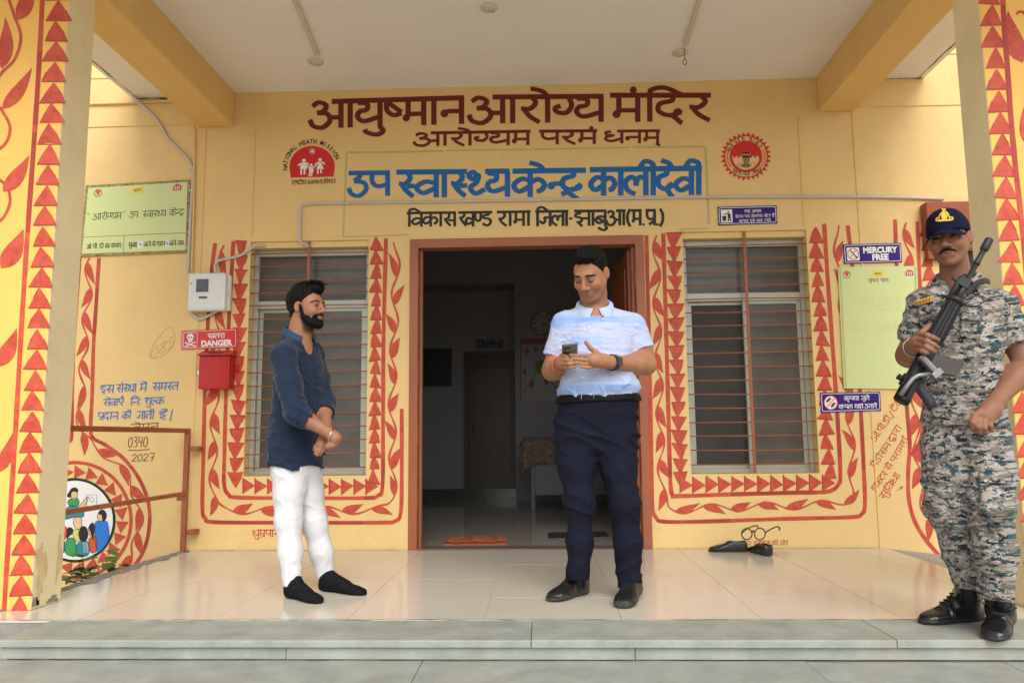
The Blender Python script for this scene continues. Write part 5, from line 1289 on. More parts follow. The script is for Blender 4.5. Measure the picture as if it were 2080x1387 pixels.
# ------------------------------------------------------------------ sculpting: distance fields turned into one continuous surface
def _hash(i, j, k):
    h = (i*374761393+j*668265263+k*1274126177) & 0xffffffff
    h = ((h ^ (h >> 13))*1274126177) & 0xffffffff
    return ((h ^ (h >> 16)) & 0xffff)/65535.0
def vnoise(p):
    q = np.floor(p).astype(np.int64); f = p-q; f = f*f*(3-2*f); r = 0
    for a in (0, 1):
        for b in (0, 1):
            for c in (0, 1):
                w = (f[:, 0] if a else 1-f[:, 0])*(f[:, 1] if b else 1-f[:, 1])*(f[:, 2] if c else 1-f[:, 2])
                r = r+w*_hash(q[:, 0]+a, q[:, 1]+b, q[:, 2]+c)
    return r*2-1
def smin(a, b, k):
    h = np.clip(.5+.5*(b-a)/k, 0, 1); return b+(a-b)*h-k*h*(1-h)
def smax(a, b, k): return -smin(-a, -b, k)
V3 = lambda *a: np.array(a, float)
def cone(a, b, ra, rb):
    a, b = np.array(a, float), np.array(b, float)
    def f(p):
        ba = b-a; L2 = ba@ba+1e-12; t = np.clip(((p-a)@ba)/L2, 0, 1)
        d = p-(a+t[:, None]*ba); return np.sqrt((d*d).sum(1))-(ra+(rb-ra)*t)
    return f
def ellip(c, r, R=None):
    c = np.array(c, float); r = np.array(r, float)
    def f(p):
        q = p-c
        if R is not None: q = q@R
        k0 = np.sqrt(((q/r)**2).sum(1)); k1 = np.sqrt(((q/(r*r))**2).sum(1))+1e-9
        return k0*(k0-1)/k1
    return f
def chain(pts, k=.02):
    """tapered limb through (x, y, z, r) nodes"""
    fs = [cone(a[:3], b[:3], a[3], b[3]) for a, b in zip(pts[:-1], pts[1:])]
    return union(fs, k)
def union(fs, k=.02):
    def f(p):
        d = fs[0](p)
        for g in fs[1:]: d = smin(d, g(p), k)
        return d
    return f
def plane(c, n):
    c = np.array(c, float); n = np.array(n, float); n = n/np.linalg.norm(n)
    return lambda p: (p-c)@n
def loft(tab, e1, e2, pw=2.0):
    """torso: rows (z, cx, cy, half width along e1, half depth front, half depth back); e2 points forward"""
    t = np.array(sorted(tab), float); z = t[:, 0]
    zz = np.linspace(z[0], z[-1], 120)
    # smooth the table
    cols = []
    for k in range(1, 6):
        y = np.interp(zz, z, t[:, k]); kern = np.hanning(13); kern /= kern.sum()
        y2 = np.convolve(np.pad(y, 6, mode='edge'), kern, 'valid'); cols.append(y2)
    e1 = np.array(e1, float); e2 = np.array(e2, float)
    def f(p):
        cx, cy, a, bf, bb = (np.interp(p[:, 2], zz, c) for c in cols)
        q = np.stack([p[:, 0]-cx, p[:, 1]-cy], 1)
        u = q@e1[:2]; v = q@e2[:2]; b = np.where(v > 0, bf, bb)
        k = (np.abs(u/a)**pw+np.abs(v/b)**pw)**(1/pw)
        d = (k-1)*np.minimum(a, b)
        d = smax(d, zz[0]-p[:, 2], .02); d = smax(d, p[:, 2]-zz[-1], .03)
        return d
    return f
def mesh_sdf(fn, lo, hi, vox):
    lo = np.array(lo, float); hi = np.array(hi, float); B = 8
    nb = np.ceil((hi-lo)/(vox*B)).astype(int)
    n = nb*B
    bx = np.stack(np.meshgrid(*[np.arange(k) for k in nb], indexing='ij'), -1).reshape(-1, 3)
    cen = lo+(bx+.5)*B*vox-vox*.5
    dc = fn(cen)
    act = np.abs(dc) < B*vox*1.0+.010
    F = np.where(dc > 0, 1.0, -1.0).astype(np.float32).reshape(nb).repeat(B, 0).repeat(B, 1).repeat(B, 2)
    off = np.stack(np.meshgrid(*[np.arange(B)]*3, indexing='ij'), -1).reshape(-1, 3)
    ab = bx[act]
    for s in range(0, len(ab), 400):
        c = ab[s:s+400]
        idx = (c[:, None, :]*B+off[None]).reshape(-1, 3)
        d = fn(lo+idx*vox).astype(np.float32)
        F[idx[:, 0], idx[:, 1], idx[:, 2]] = d
    F[0] = F[-1] = 1; F[:, 0] = F[:, -1] = 1; F[:, :, 0] = F[:, :, -1] = 1
    return surface_nets(F, lo, vox)
def surface_nets(F, lo, vox):
    S = (F < 0)
    c = np.zeros(tuple(np.array(F.shape)-1), np.uint8)
    cor = [(a, b, d) for a in (0, 1) for b in (0, 1) for d in (0, 1)]
    for a, b, d in cor:
        c += S[a:F.shape[0]-1+a, b:F.shape[1]-1+b, d:F.shape[2]-1+d]
    I = np.argwhere((c > 0) & (c < 8)); N = len(I)
    val = np.stack([F[I[:, 0]+a, I[:, 1]+b, I[:, 2]+d] for a, b, d in cor], 1)
    pos = np.zeros((N, 3)); cnt = np.zeros(N); C = np.array(cor, float)
    for i in range(8):
        for j in range(i+1, 8):
            if abs(C[i]-C[j]).sum() != 1: continue
            m = (val[:, i] < 0) != (val[:, j] < 0)
            t = val[m, i]/(val[m, i]-val[m, j]); pos[m] += C[i]+t[:, None]*(C[j]-C[i]); cnt[m] += 1
    V = lo+(I+pos/cnt[:, None])*vox
    vid = np.full(c.shape, -1, np.int32); vid[I[:, 0], I[:, 1], I[:, 2]] = np.arange(N)
    Q = []
    for ax in range(3):
        sl0 = [slice(1, -1)]*3; 
        A = [slice(None)]*3; Bs = [slice(None)]*3; A[ax] = slice(0, -1); Bs[ax] = slice(1, None)
        E = S[tuple(A)] != S[tuple(Bs)]
        e = np.argwhere(E); o1, o2 = [(1, 2), (2, 0), (0, 1)][ax]
        ok = (e[:, o1] > 0) & (e[:, o2] > 0) & (e[:, o1] < c.shape[o1]) & (e[:, o2] < c.shape[o2]); e = e[ok]
        def g(d1, d2):
            q = e.copy(); q[:, o1] -= d1; q[:, o2] -= d2; return vid[q[:, 0], q[:, 1], q[:, 2]]
        q = np.stack([g(1, 1), g(0, 1), g(0, 0), g(1, 0)], 1)
        ins = S[e[:, 0], e[:, 1], e[:, 2]]
        q[~ins] = q[~ins][:, ::-1]; Q.append(q)
    Q = np.concatenate(Q); Q = Q[(Q >= 0).all(1)]
    return V, Q
def relax(V, Q, it=2, lam=.5):
    E = np.concatenate([Q[:, [0, 1]], Q[:, [1, 2]], Q[:, [2, 3]], Q[:, [3, 0]]]); n = len(V)
    for _ in range(it):
        s = np.zeros_like(V); c = np.zeros(n)
        for k in range(3): s[:, k] = np.bincount(E[:, 0], V[E[:, 1], k], n)+np.bincount(E[:, 1], V[E[:, 0], k], n)
        c = np.bincount(E[:, 0], minlength=n)+np.bincount(E[:, 1], minlength=n)
        V = V+lam*(s/np.maximum(c, 1)[:, None]-V)
    return V
def fast_obj(name, V, Q, m, parent, attrs=None, colors=None):
    me = bpy.data.meshes.new(name); Vl = V-np.array(wl(parent)) if parent is not None else V
    me.vertices.add(len(V)); me.vertices.foreach_set('co', Vl.astype(np.float32).ravel())
    me.loops.add(len(Q)*4); me.loops.foreach_set('vertex_index', Q.astype(np.int32).ravel())
    me.polygons.add(len(Q)); me.polygons.foreach_set('loop_start', np.arange(0, len(Q)*4, 4, dtype=np.int32)); me.polygons.foreach_set('loop_total', np.full(len(Q), 4, np.int32))
    me.polygons.foreach_set('use_smooth', np.ones(len(Q), bool))
    me.update(calc_edges=True); me.validate()
    for k, a in (attrs or {}).items():
        at = me.attributes.new(k, 'FLOAT', 'POINT'); at.data.foreach_set('value', np.asarray(a, np.float32))
    if colors is not None:
        at = me.color_attributes.new('col', 'FLOAT_COLOR', 'POINT')
        at.data.foreach_set('color', np.concatenate([colors, np.ones((len(colors), 1))], 1).astype(np.float32).ravel())
    me.materials.append(m)
    o = bpy.data.objects.new(name, me); COL.objects.link(o)
    if parent is not None: o.parent = parent
    return o
def sculpt(name, fn, lo, hi, vox, m, parent, it=2, attr=None, color=None):
    V, Q = mesh_sdf(fn, lo, hi, vox); V = relax(V, Q, it)
    # drop stray islands smaller than a handful of faces is not needed: fields are connected
    return fast_obj(name, V, Q, m, parent, attr(V) if attr else None, color(V) if color else None), V, Q
from mathutils.bvhtree import BVHTree
def bvh(V, Q): return BVHTree.FromPolygons([tuple(v) for v in V], [tuple(int(i) for i in q) for q in Q])
def hit(tree, px, py, lift=.002):
    d = ray(px, py); h = tree.ray_cast(Vector(CAMO), Vector(d).normalized())
    if h[0] is None: return None, None
    n = np.array(h[1]);
    if n@d > 0: n = -n
    return np.array(h[0])+n*lift, n
def draped(tree, pts, lift=.002):
    return [hit(tree, x, y, lift)[0] for x, y in pts]
def patch(name, tree, quad, nu, nv, m, parent, lift=.004, th=.0025):
    """cloth piece lying on a garment: quad corners are seen positions (TL, TR, BR, BL)"""
    b = bil(quad); V = []; ok = True
    for j in range(nv+1):
        for i in range(nu+1):
            q, n = hit(tree, *b(i/nu, j/nv), lift)
            V.append(q)
    good = [q for q in V if q is not None]
    if not good: return None
    for k_, q in enumerate(V):
        if q is None: V[k_] = min(good, key=lambda g: 0) if k_ == 0 else V[k_-1]
    F = [(j*(nu+1)+i, j*(nu+1)+i+1, (j+1)*(nu+1)+i+1, (j+1)*(nu+1)+i) for j in range(nv) for i in range(nu)]
    o = mobj(name, V, F, m, parent, True); s = o.modifiers.new('thick', 'SOLIDIFY'); s.thickness = th; s.offset = 0
    return o
def button(tree, px, py, r, m, parent, lift=.003):
    q, n = hit(tree, px, py, lift)
    if q is None: return
    a = np.cross(n, (0, 0, 1)); a /= np.linalg.norm(a); b = np.cross(n, a); k = 12
    V = [q+r*(math.cos(t)*a+math.sin(t)*b) for t in np.linspace(0, 2*math.pi, k+1)[:-1]]+[q+r*.75*(math.cos(t)*a+math.sin(t)*b)+n*.0015 for t in np.linspace(0, 2*math.pi, k+1)[:-1]]+[q+n*.001]
    F = [(i, (i+1) % k, k+(i+1) % k, k+i) for i in range(k)]+[(k+i, k+(i+1) % k, 2*k) for i in range(k)]
    mobj('button', V, F, m, parent, True)

# ---- materials for people
def colattr_mat(name, rough=.5, spec=.4, sss=.0, bump=0.0, bscale=400):
    m = bpy.data.materials.new(name); m.use_nodes = True; n = m.node_tree; b = n.nodes['Principled BSDF']
    a = n.nodes.new('ShaderNodeVertexColor'); a.layer_name = 'col'
    nz = n.nodes.new('ShaderNodeTexNoise'); nz.inputs['Scale'].default_value = 45; nz.inputs['Detail'].default_value = 4
    tc = n.nodes.new('ShaderNodeTexCoord'); n.links.new(tc.outputs['Object'], nz.inputs['Vector'])
    mr = n.nodes.new('ShaderNodeMapRange'); mr.inputs['To Min'].default_value = .82; mr.inputs['To Max'].default_value = 1.16; n.links.new(nz.outputs[0], mr.inputs[0])
    mx = n.nodes.new('ShaderNodeVectorMath'); mx.operation = 'SCALE'; n.links.new(a.outputs[0], mx.inputs[0]); n.links.new(mr.outputs[0], mx.inputs['Scale'])
    n.links.new(mx.outputs[0], b.inputs['Base Color']); b.inputs['Roughness'].default_value = rough; b.inputs['Specular IOR Level'].default_value = spec
    if sss: b.inputs['Subsurface Weight'].default_value = sss; b.inputs['Subsurface Radius'].default_value = (.012, .005, .003); b.inputs['Subsurface Scale'].default_value = .5
    if bump:
        n2 = n.nodes.new('ShaderNodeTexNoise'); n2.inputs['Scale'].default_value = bscale; n.links.new(tc.outputs['Object'], n2.inputs['Vector'])
        bp = n.nodes.new('ShaderNodeBump'); bp.inputs['Strength'].default_value = bump; bp.inputs['Distance'].default_value = .001; n.links.new(n2.outputs[0], bp.inputs['Height']); n.links.new(bp.outputs[0], b.inputs['Normal'])
    return m
M_SKIN = colattr_mat('skin', .52, .32, .10, .25, 350)
M_HAIR = mat('black_hair', (.0055, .005, .005), .6, .3, 60, .8, 300, stretch=(1, 1, .25), spec=.12)
M_EYE = colattr_mat('eye', .15, .5)

# ---- head in its own frame: +y forward, +z up, +x to the figure's left; sizes in metres for a 0.235 m head
def head_field(opt):
    jaw = opt.get('jaw', 1.0); fat = opt.get('fat', 0.0)
    fs = [(ellip((0, -.014, .036), (.074, .094, .084)), .02),
          (ellip((0, .026, -.022), (.0605+fat, .064, .082)), .03)]
    for s in (1, -1):
        fs += [(cone((s*.050, .004, -.040), (s*.030*jaw, .052, -.092), .021+fat, .017+fat), .025),
               (ellip((s*.036, .060, -.028), (.024+fat, .026, .024)), .02)]
    fs += [(ellip((0, .070, -.100), (.024*opt.get('chin', 1), .019, .017)), .022),
           (cone((-.030, .078, .024), (.030, .078, .024), .012, .012), .018),
           (cone((0, .085, .018), (0, .108, -.026), .0078, .0125), .010),
           (ellip((0, .112, -.030), (.0115, .0100, .0090)), .006)]
    for s in (1, -1): fs.append((ellip((s*.0150, .097, -.034), (.0090, .012, .0080)), .005))
    fs += [(ellip((0, .080, -.064), (.027, .015, .022)), .016)]
    lips = [(chain([(-.022, .0835, -.0655, .0036), (-.010, .0880, -.0618, .0046), (.010, .0880, -.0618, .0046), (.022, .0835, -.0655, .0036)], .004), .004), (ellip((0, .092, -.060), (.012, .006, .005)), .004),
            (cone((-.017, .0880, -.0705), (.017, .0880, -.0705), .0058, .0058), .004)]
    cut = [(ellip((s*.0315, .0925, .0035), (.0155, .012, .0095)), .010) for s in (1, -1)]
    ears = []
    for s in (1, -1):
        a = .35*s; R = np.array([[math.cos(a), -math.sin(a), 0], [math.sin(a), math.cos(a), 0], [0, 0, 1]])
        ears.append((ellip((s*.079, -.010, -.002), (.0075, .0195, .031), R), ellip((s*.0875, -.004, .002), (.0065, .0115, .019), R)))
    lid = opt.get('lid', .0)
    def f(p):
        d = fs[0][0](p)
        for g, k in fs[1:]: d = smin(d, g(p), k)
        for g, k in cut: d = smax(d, -g(p), k)
        for g, k in lips: d = smin(d, g(p), k)
        d = smax(d, -chain([(-.024, .0905, -.0685, .0022), (-.008, .0955, -.0658, .0022), (.008, .0955, -.0658, .0022), (.024, .0905, -.0685, .0022)], .002)(p), .003)
        for s in (1, -1):
            b = ellip((s*.0315, .0775, .0035), (.0142, .0135, .0128))(p)      # lids over the ball
            d = smin(d, b, .003)
        for e, c in ears: d = smin(d, smax(e(p), -c(p), .004), .006)
        return d
    return f
def _sm(a, b, v): return np.clip((v-a)/(b-a), 0, 1)
def beard_w(q):
    x, y, z = q[:, 0], q[:, 1], q[:, 2]; ax = np.abs(x)
    inl = np.exp(-(x/.020)**4)*np.exp(-((z+.066)/.0085)**4)*(y > .078)
    side = _sm(.03, .05, ax)*_sm(.030, .010, z)*_sm(.036, .018, y+.35*np.clip(z+.03, 0, 1)-.30*np.clip(-.03-z, 0, 1))*_sm(-.006, .006, y)
    low = _sm(-.060, -.070, z)*_sm(-.004, .012, y)
    jawl = _sm(-.026, -.046, z+.55*np.clip(y-.02, 0, 1))*_sm(.066, .052, y)*_sm(-.006, .008, y)
    mou = np.exp(-((z+.0510)/.0068)**4)*_sm(.036, .030, ax)*(y > .064)
    gout = _sm(.020, .025, ax)*_sm(.046, .038, ax)*_sm(-.046, -.052, z)*(y > .045)
    return np.maximum.reduce([side, low, jawl, mou, gout])*(1-np.clip(inl*1.8, 0, 1))
def moust_w(q):
    x, y, z = q[:, 0], q[:, 1], q[:, 2]; ax = np.abs(x)
    mz = -.0490-.009*(ax/.03)**2
    return np.exp(-((z-mz)/(.0073-.085*np.clip(ax-.015, 0, 1)))**2)*_sm(.038, .030, ax)*(y > .058)
def facial_hair(name, opt, wfn, hc, R, s, parent, th=.0035, thr=.5, extra=None, at=(0, .04, -.06), half=.10):
    hf0 = head_field(opt); hf = (lambda q: smin(hf0(q), extra(q), .008)) if extra else hf0
    def f(q):
        d = hf(q)-th*(.8+.5*vnoise(q*260)); w = wfn(q)
        return np.maximum(d, (thr-w)*.012)
    fr = in_frame(f, hc, R, s); c = np.array(hc)+R@V3(*at)*s
    return sculpt(name, fr, c-half, c+half, .0026, M_HAIR, parent, 1)
def brow_w(side):
    def f(q):
        x, y, z = q[:, 0]*side, q[:, 1], q[:, 2]
        bz = .0240+.004*np.cos((x-.03)*70)-np.clip(x-.038, 0, 1)*.40
        return np.exp(-((z-bz)/(.0050-.055*np.clip(x-.03, 0, 1)))**2)*_sm(.009, .014, x)*_sm(.057, .050, x)*(y > .03)
    return f
def eyebrows(opt, hc, R, s, parent, th=.0012):
    for sd in (1, -1): facial_hair('eyebrow', opt, brow_w(sd), hc, R, s, parent, th, .5, None, (sd*.033, .072, .024), .042)
def head_color(q, opt, base):
    """skin colours in head space: lips, brows, shaved or bearded areas, plus painted eye socket shade"""
    N = len(q); col = np.tile(np.array(base), (N, 1)); x, y, z = q[:, 0], q[:, 1], q[:, 2]; ax = np.abs(x)
    def blend(w, c):
        nonlocal col
        w = np.clip(w, 0, 1)[:, None]; col = col*(1-w)+np.array(c)*w
    sm = lambda a, b, v: np.clip((v-a)/(b-a), 0, 1)
    n = vnoise(q*170)*.5+vnoise(q*420)*.5
    blend(.30*np.exp(-((ax-.044)**2+(z+.025)**2)/.0004)*(y > .03), np.array(base)*np.array([1.15, .88, .82]))
    blend(.25*np.exp(-((x)**2/.0002+(z+.025)**2/.0006))*(y > .08), np.array(base)*np.array([1.12, .9, .85]))
    blend(.72*np.exp(-((ax-.0315)**2/.00024+(z-.005)**2/.00013))*(y > .05), np.array(base)*.42)  # shade of the eye sockets, painted into the skin colour round the lids
    # lips
    inl = np.exp(-(x/.025)**4)*np.exp(-((z+.066)/.0088)**4)*(y > .074)
    blend(.8*inl, opt.get('lip', (.23, .085, .07)))
    # brows
    bz = .0235+.004*np.cos((ax-.03)*70)-np.clip(ax-.038, 0, 1)*.35
    br = np.exp(-((z-bz)/.0052)**4)*sm(.010, .014, ax)*sm(.056, .050, ax)*(y > .03)
    blend(.93*br*(.75+.25*n), (.012, .010, .009))
    bd = opt.get('beard', 0)
    if bd: blend(bd*np.clip(beard_w(q)*(.92+.16*n), 0, 1), (.013, .011, .010))
    st = opt.get('stubble', 0)
    if st:
        w = np.maximum(sm(-.040, -.06, z)*sm(-.01, .02, y), 0)*(1-np.clip(inl*1.5, 0, 1)); blend(st*w, np.array(base)*np.array([.52, .52, .58]))
    ms = opt.get('moustache', 0)
    if ms: blend(ms*moust_w(q)*(.85+.15*n), (.012, .010, .010))
    hl = opt.get('hairtone')
    if hl is not None: blend(.9*hl(q), (.013, .011, .010))
    ear = sm(.072, .079, ax)*(np.abs(y+.01) < .03)*(np.abs(z) < .04)
    blend(.35*ear, np.array(base)*np.array([1.15, .85, .78]))
    return col
def rotm(yaw, pitch, roll):
    """head/body frame -> world; yaw 0 faces the camera side (-Y), positive yaw turns the face to +X"""
    cy, sy = math.cos(yaw), math.sin(yaw)
    fwd = np.array([sy, -cy, 0]); left = np.array([cy, sy, 0]); up = np.array([0, 0, 1.])
    # figure facing -Y has its own left at +X
    cp, sp = math.cos(pitch), math.sin(pitch)
    f2 = cp*fwd+sp*up; u2 = -sp*fwd+cp*up
    cr_, sr = math.cos(roll), math.sin(roll)
    l2 = cr_*left+sr*u2; u3 = -sr*left+cr_*u2
    return np.stack([l2, f2, u3], 1)       # columns: x(left), y(fwd), z(up)
def in_frame(fn, c, R, s):
    c = np.array(c, float)
    return lambda p: fn(((p-c)@R)/s)*s
def finger(pts, r0=.0088, r1=.0068): 
    n = len(pts); return chain([(*p, r0+(r1-r0)*i/(n-1)) for i, p in enumerate(pts)], .006)
def eyes_obj(c, R, s, parent, gx=0.0, gz=0.0, openh=.0046, z0=.0032):
    """each eye: a moist almond between the lids, lash line along its upper rim"""
    for sg in (1, -1):
        V = []; col = []; nu, nv = 22, 12
        for i in range(nu+1):
            u = i/nu*2-1; up = openh*(1-abs(u)**2.2)**.8; dn = -openh*.75*(1-abs(u)**2.0)
            for j in range(nv+1):
                v = j/nv; x = u*.0140; z = dn+(up-dn)*v+sg*u*0-.0008*u*sg*0
                rr_ = max(0, 1-(x/.0162)**2-(z/.0150)**2); y = .0775+.0150*math.sqrt(rr_)
                V.append(np.array(c)+R@(np.array([sg*.0315+x, y, z0+z])*s))
                dx, dz = x-gx*sg*0-gx*.006, z-gz*.006; r = math.hypot(dx, dz)
                k = (.006, .004, .004) if r < .0024 else (.016, .009, .006) if r < .0058 else (.12, .10, .09)
                if v > .80 or v < .06 or abs(u) > .9: k = (.010, .007, .006)
                elif v > .62: k = tuple(q*.45 for q in k)
                col.append(k)
        Fq = np.array([(i*(nv+1)+j, (i+1)*(nv+1)+j, (i+1)*(nv+1)+j+1, i*(nv+1)+j+1) for i in range(nu) for j in range(nv)])
        fast_obj('eye', np.array(V), Fq, M_EYE, parent, colors=np.array(col))
def folds(p, sc, amp, seed=0.0, shear=.5):
    """soft cloth creases: ridged stretched noise, running slightly askew"""
    q = np.stack([p[:, 0], p[:, 1], p[:, 2]+shear*p[:, 0]*np.sign(np.sin(p[:, 2]*5+seed))*.5+shear*.35*p[:, 1]], 1)*np.array(sc)+seed
    n = vnoise(q+.5*vnoise(q*.55+9)[:, None]); r = 1-np.abs(n)*2
    return amp*(.22-np.clip(r, -.4, 1)**3)
def creased(base, fold, band=.035):
    def f(p):
        d = base(p); m = np.abs(d) < band
        if m.any(): d = d.copy(); d[m] = d[m]+fold(p[m])
        return d
    return f
def local(fn, c, r):
    """only worked out near its own place"""
    c = np.array(c, float)
    def f(p):
        e = np.linalg.norm(p-c, axis=1); d = e-r*.5; m = e < r
        d = np.maximum(d, .05)
        if m.any(): d[m] = fn(p[m])
        return d
    return f
def shoe_field(heel, toe, s=1.0, h=.085, w=.046, ank=None):
    """closed shoe lying from heel to toe on its sole plane"""
    heel, toe = np.array(heel, float), np.array(toe, float); d = toe-heel; L = np.linalg.norm(d[:2]); f = np.array([d[0], d[1], 0])/L; l = np.array([-f[1], f[0], 0])
    z0 = heel[2]
    def fld(p):
        q = p-heel; u = (q@f)/L; v = q@l; z = p[:, 2]-z0
        uu = np.clip(u, 0, 1)
        hw = w*np.interp(uu, [0, .06, .2, .45, .7, .86, .95, 1], [.45, .66, .76, .80, 1.0, .92, .66, .30])
        top = np.interp(uu, [0, .05, .25, .40, .62, .85, .96, 1.0], [.6*h, h, 1.05*h, .98*h, .62*h, .45*h, .36*h, .2*h])
        zc = top/2; k = np.sqrt((v/hw)**2+(np.abs(z-zc)/zc)**2.0)
        kk = ((np.abs(v)/hw)**2.6+(np.abs(z-zc)/zc)**2.6)**(1/2.6)
        dd = (kk-1)*np.minimum(hw, zc)
        dd = np.maximum(dd, (np.abs(u-.5)-.5)*L)
        return np.maximum(dd, -z)
    return fld, f, l, L

def fuzz(name, V, Q, m, parent, n, ln, r=.0006, seed=1, sel=None, bias=(0, 0, 0), jit=.45):
    """loose hairs standing off a sculpted surface"""
    rg = np.random.default_rng(seed); a, b, c = V[Q[:, 0]], V[Q[:, 1]], V[Q[:, 3]]; N = np.cross(b-a, c-a); N /= np.linalg.norm(N, axis=1, keepdims=True)+1e-12
    cen = V[Q].mean(1); idx = np.arange(len(Q))
    if sel is not None: idx = idx[sel(cen)]
    if len(idx) == 0: return
    idx = rg.choice(idx, n); mb = MB()
    for i in idx:
        d = N[i]+np.array(bias)+rg.normal(0, jit, 3); d /= np.linalg.norm(d); L = ln*rg.uniform(.5, 1.2); p = cen[i]-N[i]*.001
        q = p+d*L*.55; e = p+d*L+rg.normal(0, .18, 3)*L
        mb.tube([p, q, e], [r, r*.8, r*.3], 3, False)
    return mb.build(name, m, parent, True, kind='stuff')
def loafer(px, py, heading, label):
    c = G(px, py); L = .245; d = V3(math.cos(heading), math.sin(heading), 0); H, T = c-d*L/2, c+d*L/2
    root = empty('loafer', (c[0], c[1], 0), label, 'shoe', 'black loafers left by the wall')
    fld, f, l, L = shoe_field(H, T, h=.082, w=.048)
    mouth = ellip(H+f*L*.26+V3(0, 0, .085), (.030, .030, .052)); ax_ = np.stack([f, l, V3(0, 0, 1)], 1); mouth = ellip(H+f*L*.27+V3(0, 0, .088), (L*.27, .034, .066), ax_)
    lo, hi = np.minimum(H, T)-.07, np.maximum(H, T)+.07; lo[2] = -.02; hi[2] = .12
    def fn(p):
        u = ((p-H)@f)/L; seam = np.exp(-((np.abs((p-H)@l)-.026)/.003)**2)*(u > .55)*(u < .93)*.0016
        return np.maximum(smax(fld(p), -mouth(p), .004)+seam, .010-p[:, 2])
    sculpt('upper', fn, lo, hi, .0034, M_LOAF, root, 1)
    so_, *_ = shoe_field(H-f*.003, T+f*.003, h=.082, w=.0505)
    sculpt('sole', lambda p: np.maximum(np.maximum(so_(p), p[:, 2]-.013), .0012-p[:, 2]), lo, hi, .0034, M_DARK, root, 1)
loafer(1479, 1120, math.radians(172), 'black loafer lying side on by the wall, left of the pair')
loafer(1545, 1124, math.radians(101), 'black loafer seen from behind, right of the pair')
# ------------------------------------------------------------------ people
def row(py, xl, xr, Y, bf, bb):
    a, b = P(xl, py, Y), P(xr, py, Y); return ((a[2]+b[2])/2, (a[0]+b[0])/2, Y, (b[0]-a[0])/2, bf, bb)
def rowc(py, xc, Y, a, bf, bb):
    c = P(xc, py, Y); return (c[2], c[0], Y, a, bf, bb)
def n4(px, py, Y, r): return (*P(px, py, Y), r)
def sleeve(sh, el, r0, r1, t_hem, rin, k=.02, extra=None):
    """short sleeve: cone cut square at the hem and hollowed there"""
    sh, el = np.array(sh), np.array(el); d = el-sh; L = np.linalg.norm(d); d = d/L; hem = sh+d*L*t_hem
    f1 = cone(sh, el, r0, r1); pl = plane(hem, d); inn = cone(hem-d*.035, hem+d*.05, rin, rin)
    return lambda p: smax(smax(f1(p), pl(p), .004), -inn(p), .003)
def collar(name, c, e1, e2, rx, ry, m, parent, h=.034, drop=.042, tip=.03, gap=.35, tilt=.03, flare=.020, thick=.0028):
    c = np.array(c, float); e1 = np.array([*e1[:2], 0.]) if len(e1) < 3 else np.array(e1, float); e2 = np.array(e2, float); up = np.array([0, 0, 1.])
    N = 41; V = []
    for i in range(N):
        t = gap+(2*math.pi-2*gap)*i/(N-1); fr = max(0, math.cos(t))
        dr = e2*math.cos(t)*ry+e1*math.sin(t)*rx; nd = e2*math.cos(t)+e1*math.sin(t)
        z = -tilt*math.cos(t)
        endw = max(0, 1-min(i, N-1-i)/9.0)
        g2 = gap+.30; t2 = g2+(2*math.pi-2*g2)*i/(N-1); dr2 = e2*math.cos(t2)*ry+e1*math.sin(t2)*rx; nd2 = e2*math.cos(t2)+e1*math.sin(t2)
        b = c+dr*1.02+up*(z-.012); tp = c+dr*1.00+up*(z+h*(1-.35*fr)); md = c+dr*1.0+nd*flare*.55+up*(z+h*(1-.35*fr)*.80); lo = c+dr2*1.0+nd2*(flare+.014*fr)+up*(z-drop*.55-tip*endw*.9-.010*fr)
        V += [b, tp, tp+nd*.004, md, lo]
    F = [(i*5+k, (i+1)*5+k, (i+1)*5+k+1, i*5+k+1) for i in range(N-1) for k in range(4)]
    o = mobj(name, V, F, m, parent, True); s = o.modifiers.new('thick', 'SOLIDIFY'); s.thickness = thick; s.offset = 0
    return o
def bounds(pts, pad):
    a = np.array(pts); return a.min(0)-pad, a.max(0)+pad
def skin_colors(head_c, R, s, opt, base):
    def f(V):
        q = ((V-np.array(head_c))@R)/s
        col = head_color(q, opt, base)
        w = np.clip((q[:, 2]+.16)/.03, 0, 1)*np.clip(1-(np.linalg.norm(q, axis=1)-.16)/.05, 0, 1)
        return col*w[:, None]+np.array(base)*(1-w[:, None])
    return f
def cloth_mat(name, ramp, scale=1.0, rough=.8, fine=900, bump=.25, builder=None):
    """cloth whose colour comes from the garment's own su (round) and sv (along) coordinates"""
    m = bpy.data.materials.new(name); m.use_nodes = True; n = m.node_tree; b = n.nodes['Principled BSDF']
    au = n.nodes.new('ShaderNodeAttribute'); au.attribute_name = 'su'; av = n.nodes.new('ShaderNodeAttribute'); av.attribute_name = 'sv'
    cb = n.nodes.new('ShaderNodeCombineXYZ'); n.links.new(au.outputs['Fac'], cb.inputs[0]); n.links.new(av.outputs['Fac'], cb.inputs[1])
    builder(n, cb, b)
    b.inputs['Roughness'].default_value = rough; b.inputs['Specular IOR Level'].default_value = .25; b.inputs['Sheen Weight'].default_value = .12
    nz = n.nodes.new('ShaderNodeTexNoise'); nz.inputs['Scale'].default_value = fine; n.links.new(cb.outputs[0], nz.inputs['Vector'])
    bp = n.nodes.new('ShaderNodeBump'); bp.inputs['Strength'].default_value = bump; bp.inputs['Distance'].default_value = .0015; n.links.new(nz.outputs[0], bp.inputs['Height']); n.links.new(bp.outputs[0], b.inputs['Normal']); add_wrinkle(n, b, bp, .45)
    return m
def ramp_node(n, stops, interp='LINEAR'):
    r = n.nodes.new('ShaderNodeValToRGB'); r.color_ramp.interpolation = interp
    while len(r.color_ramp.elements) < len(stops): r.color_ramp.elements.new(.5)
    for e, (p, c) in zip(r.color_ramp.elements, stops): e.position = p; e.color = (*c, 1)
    return r
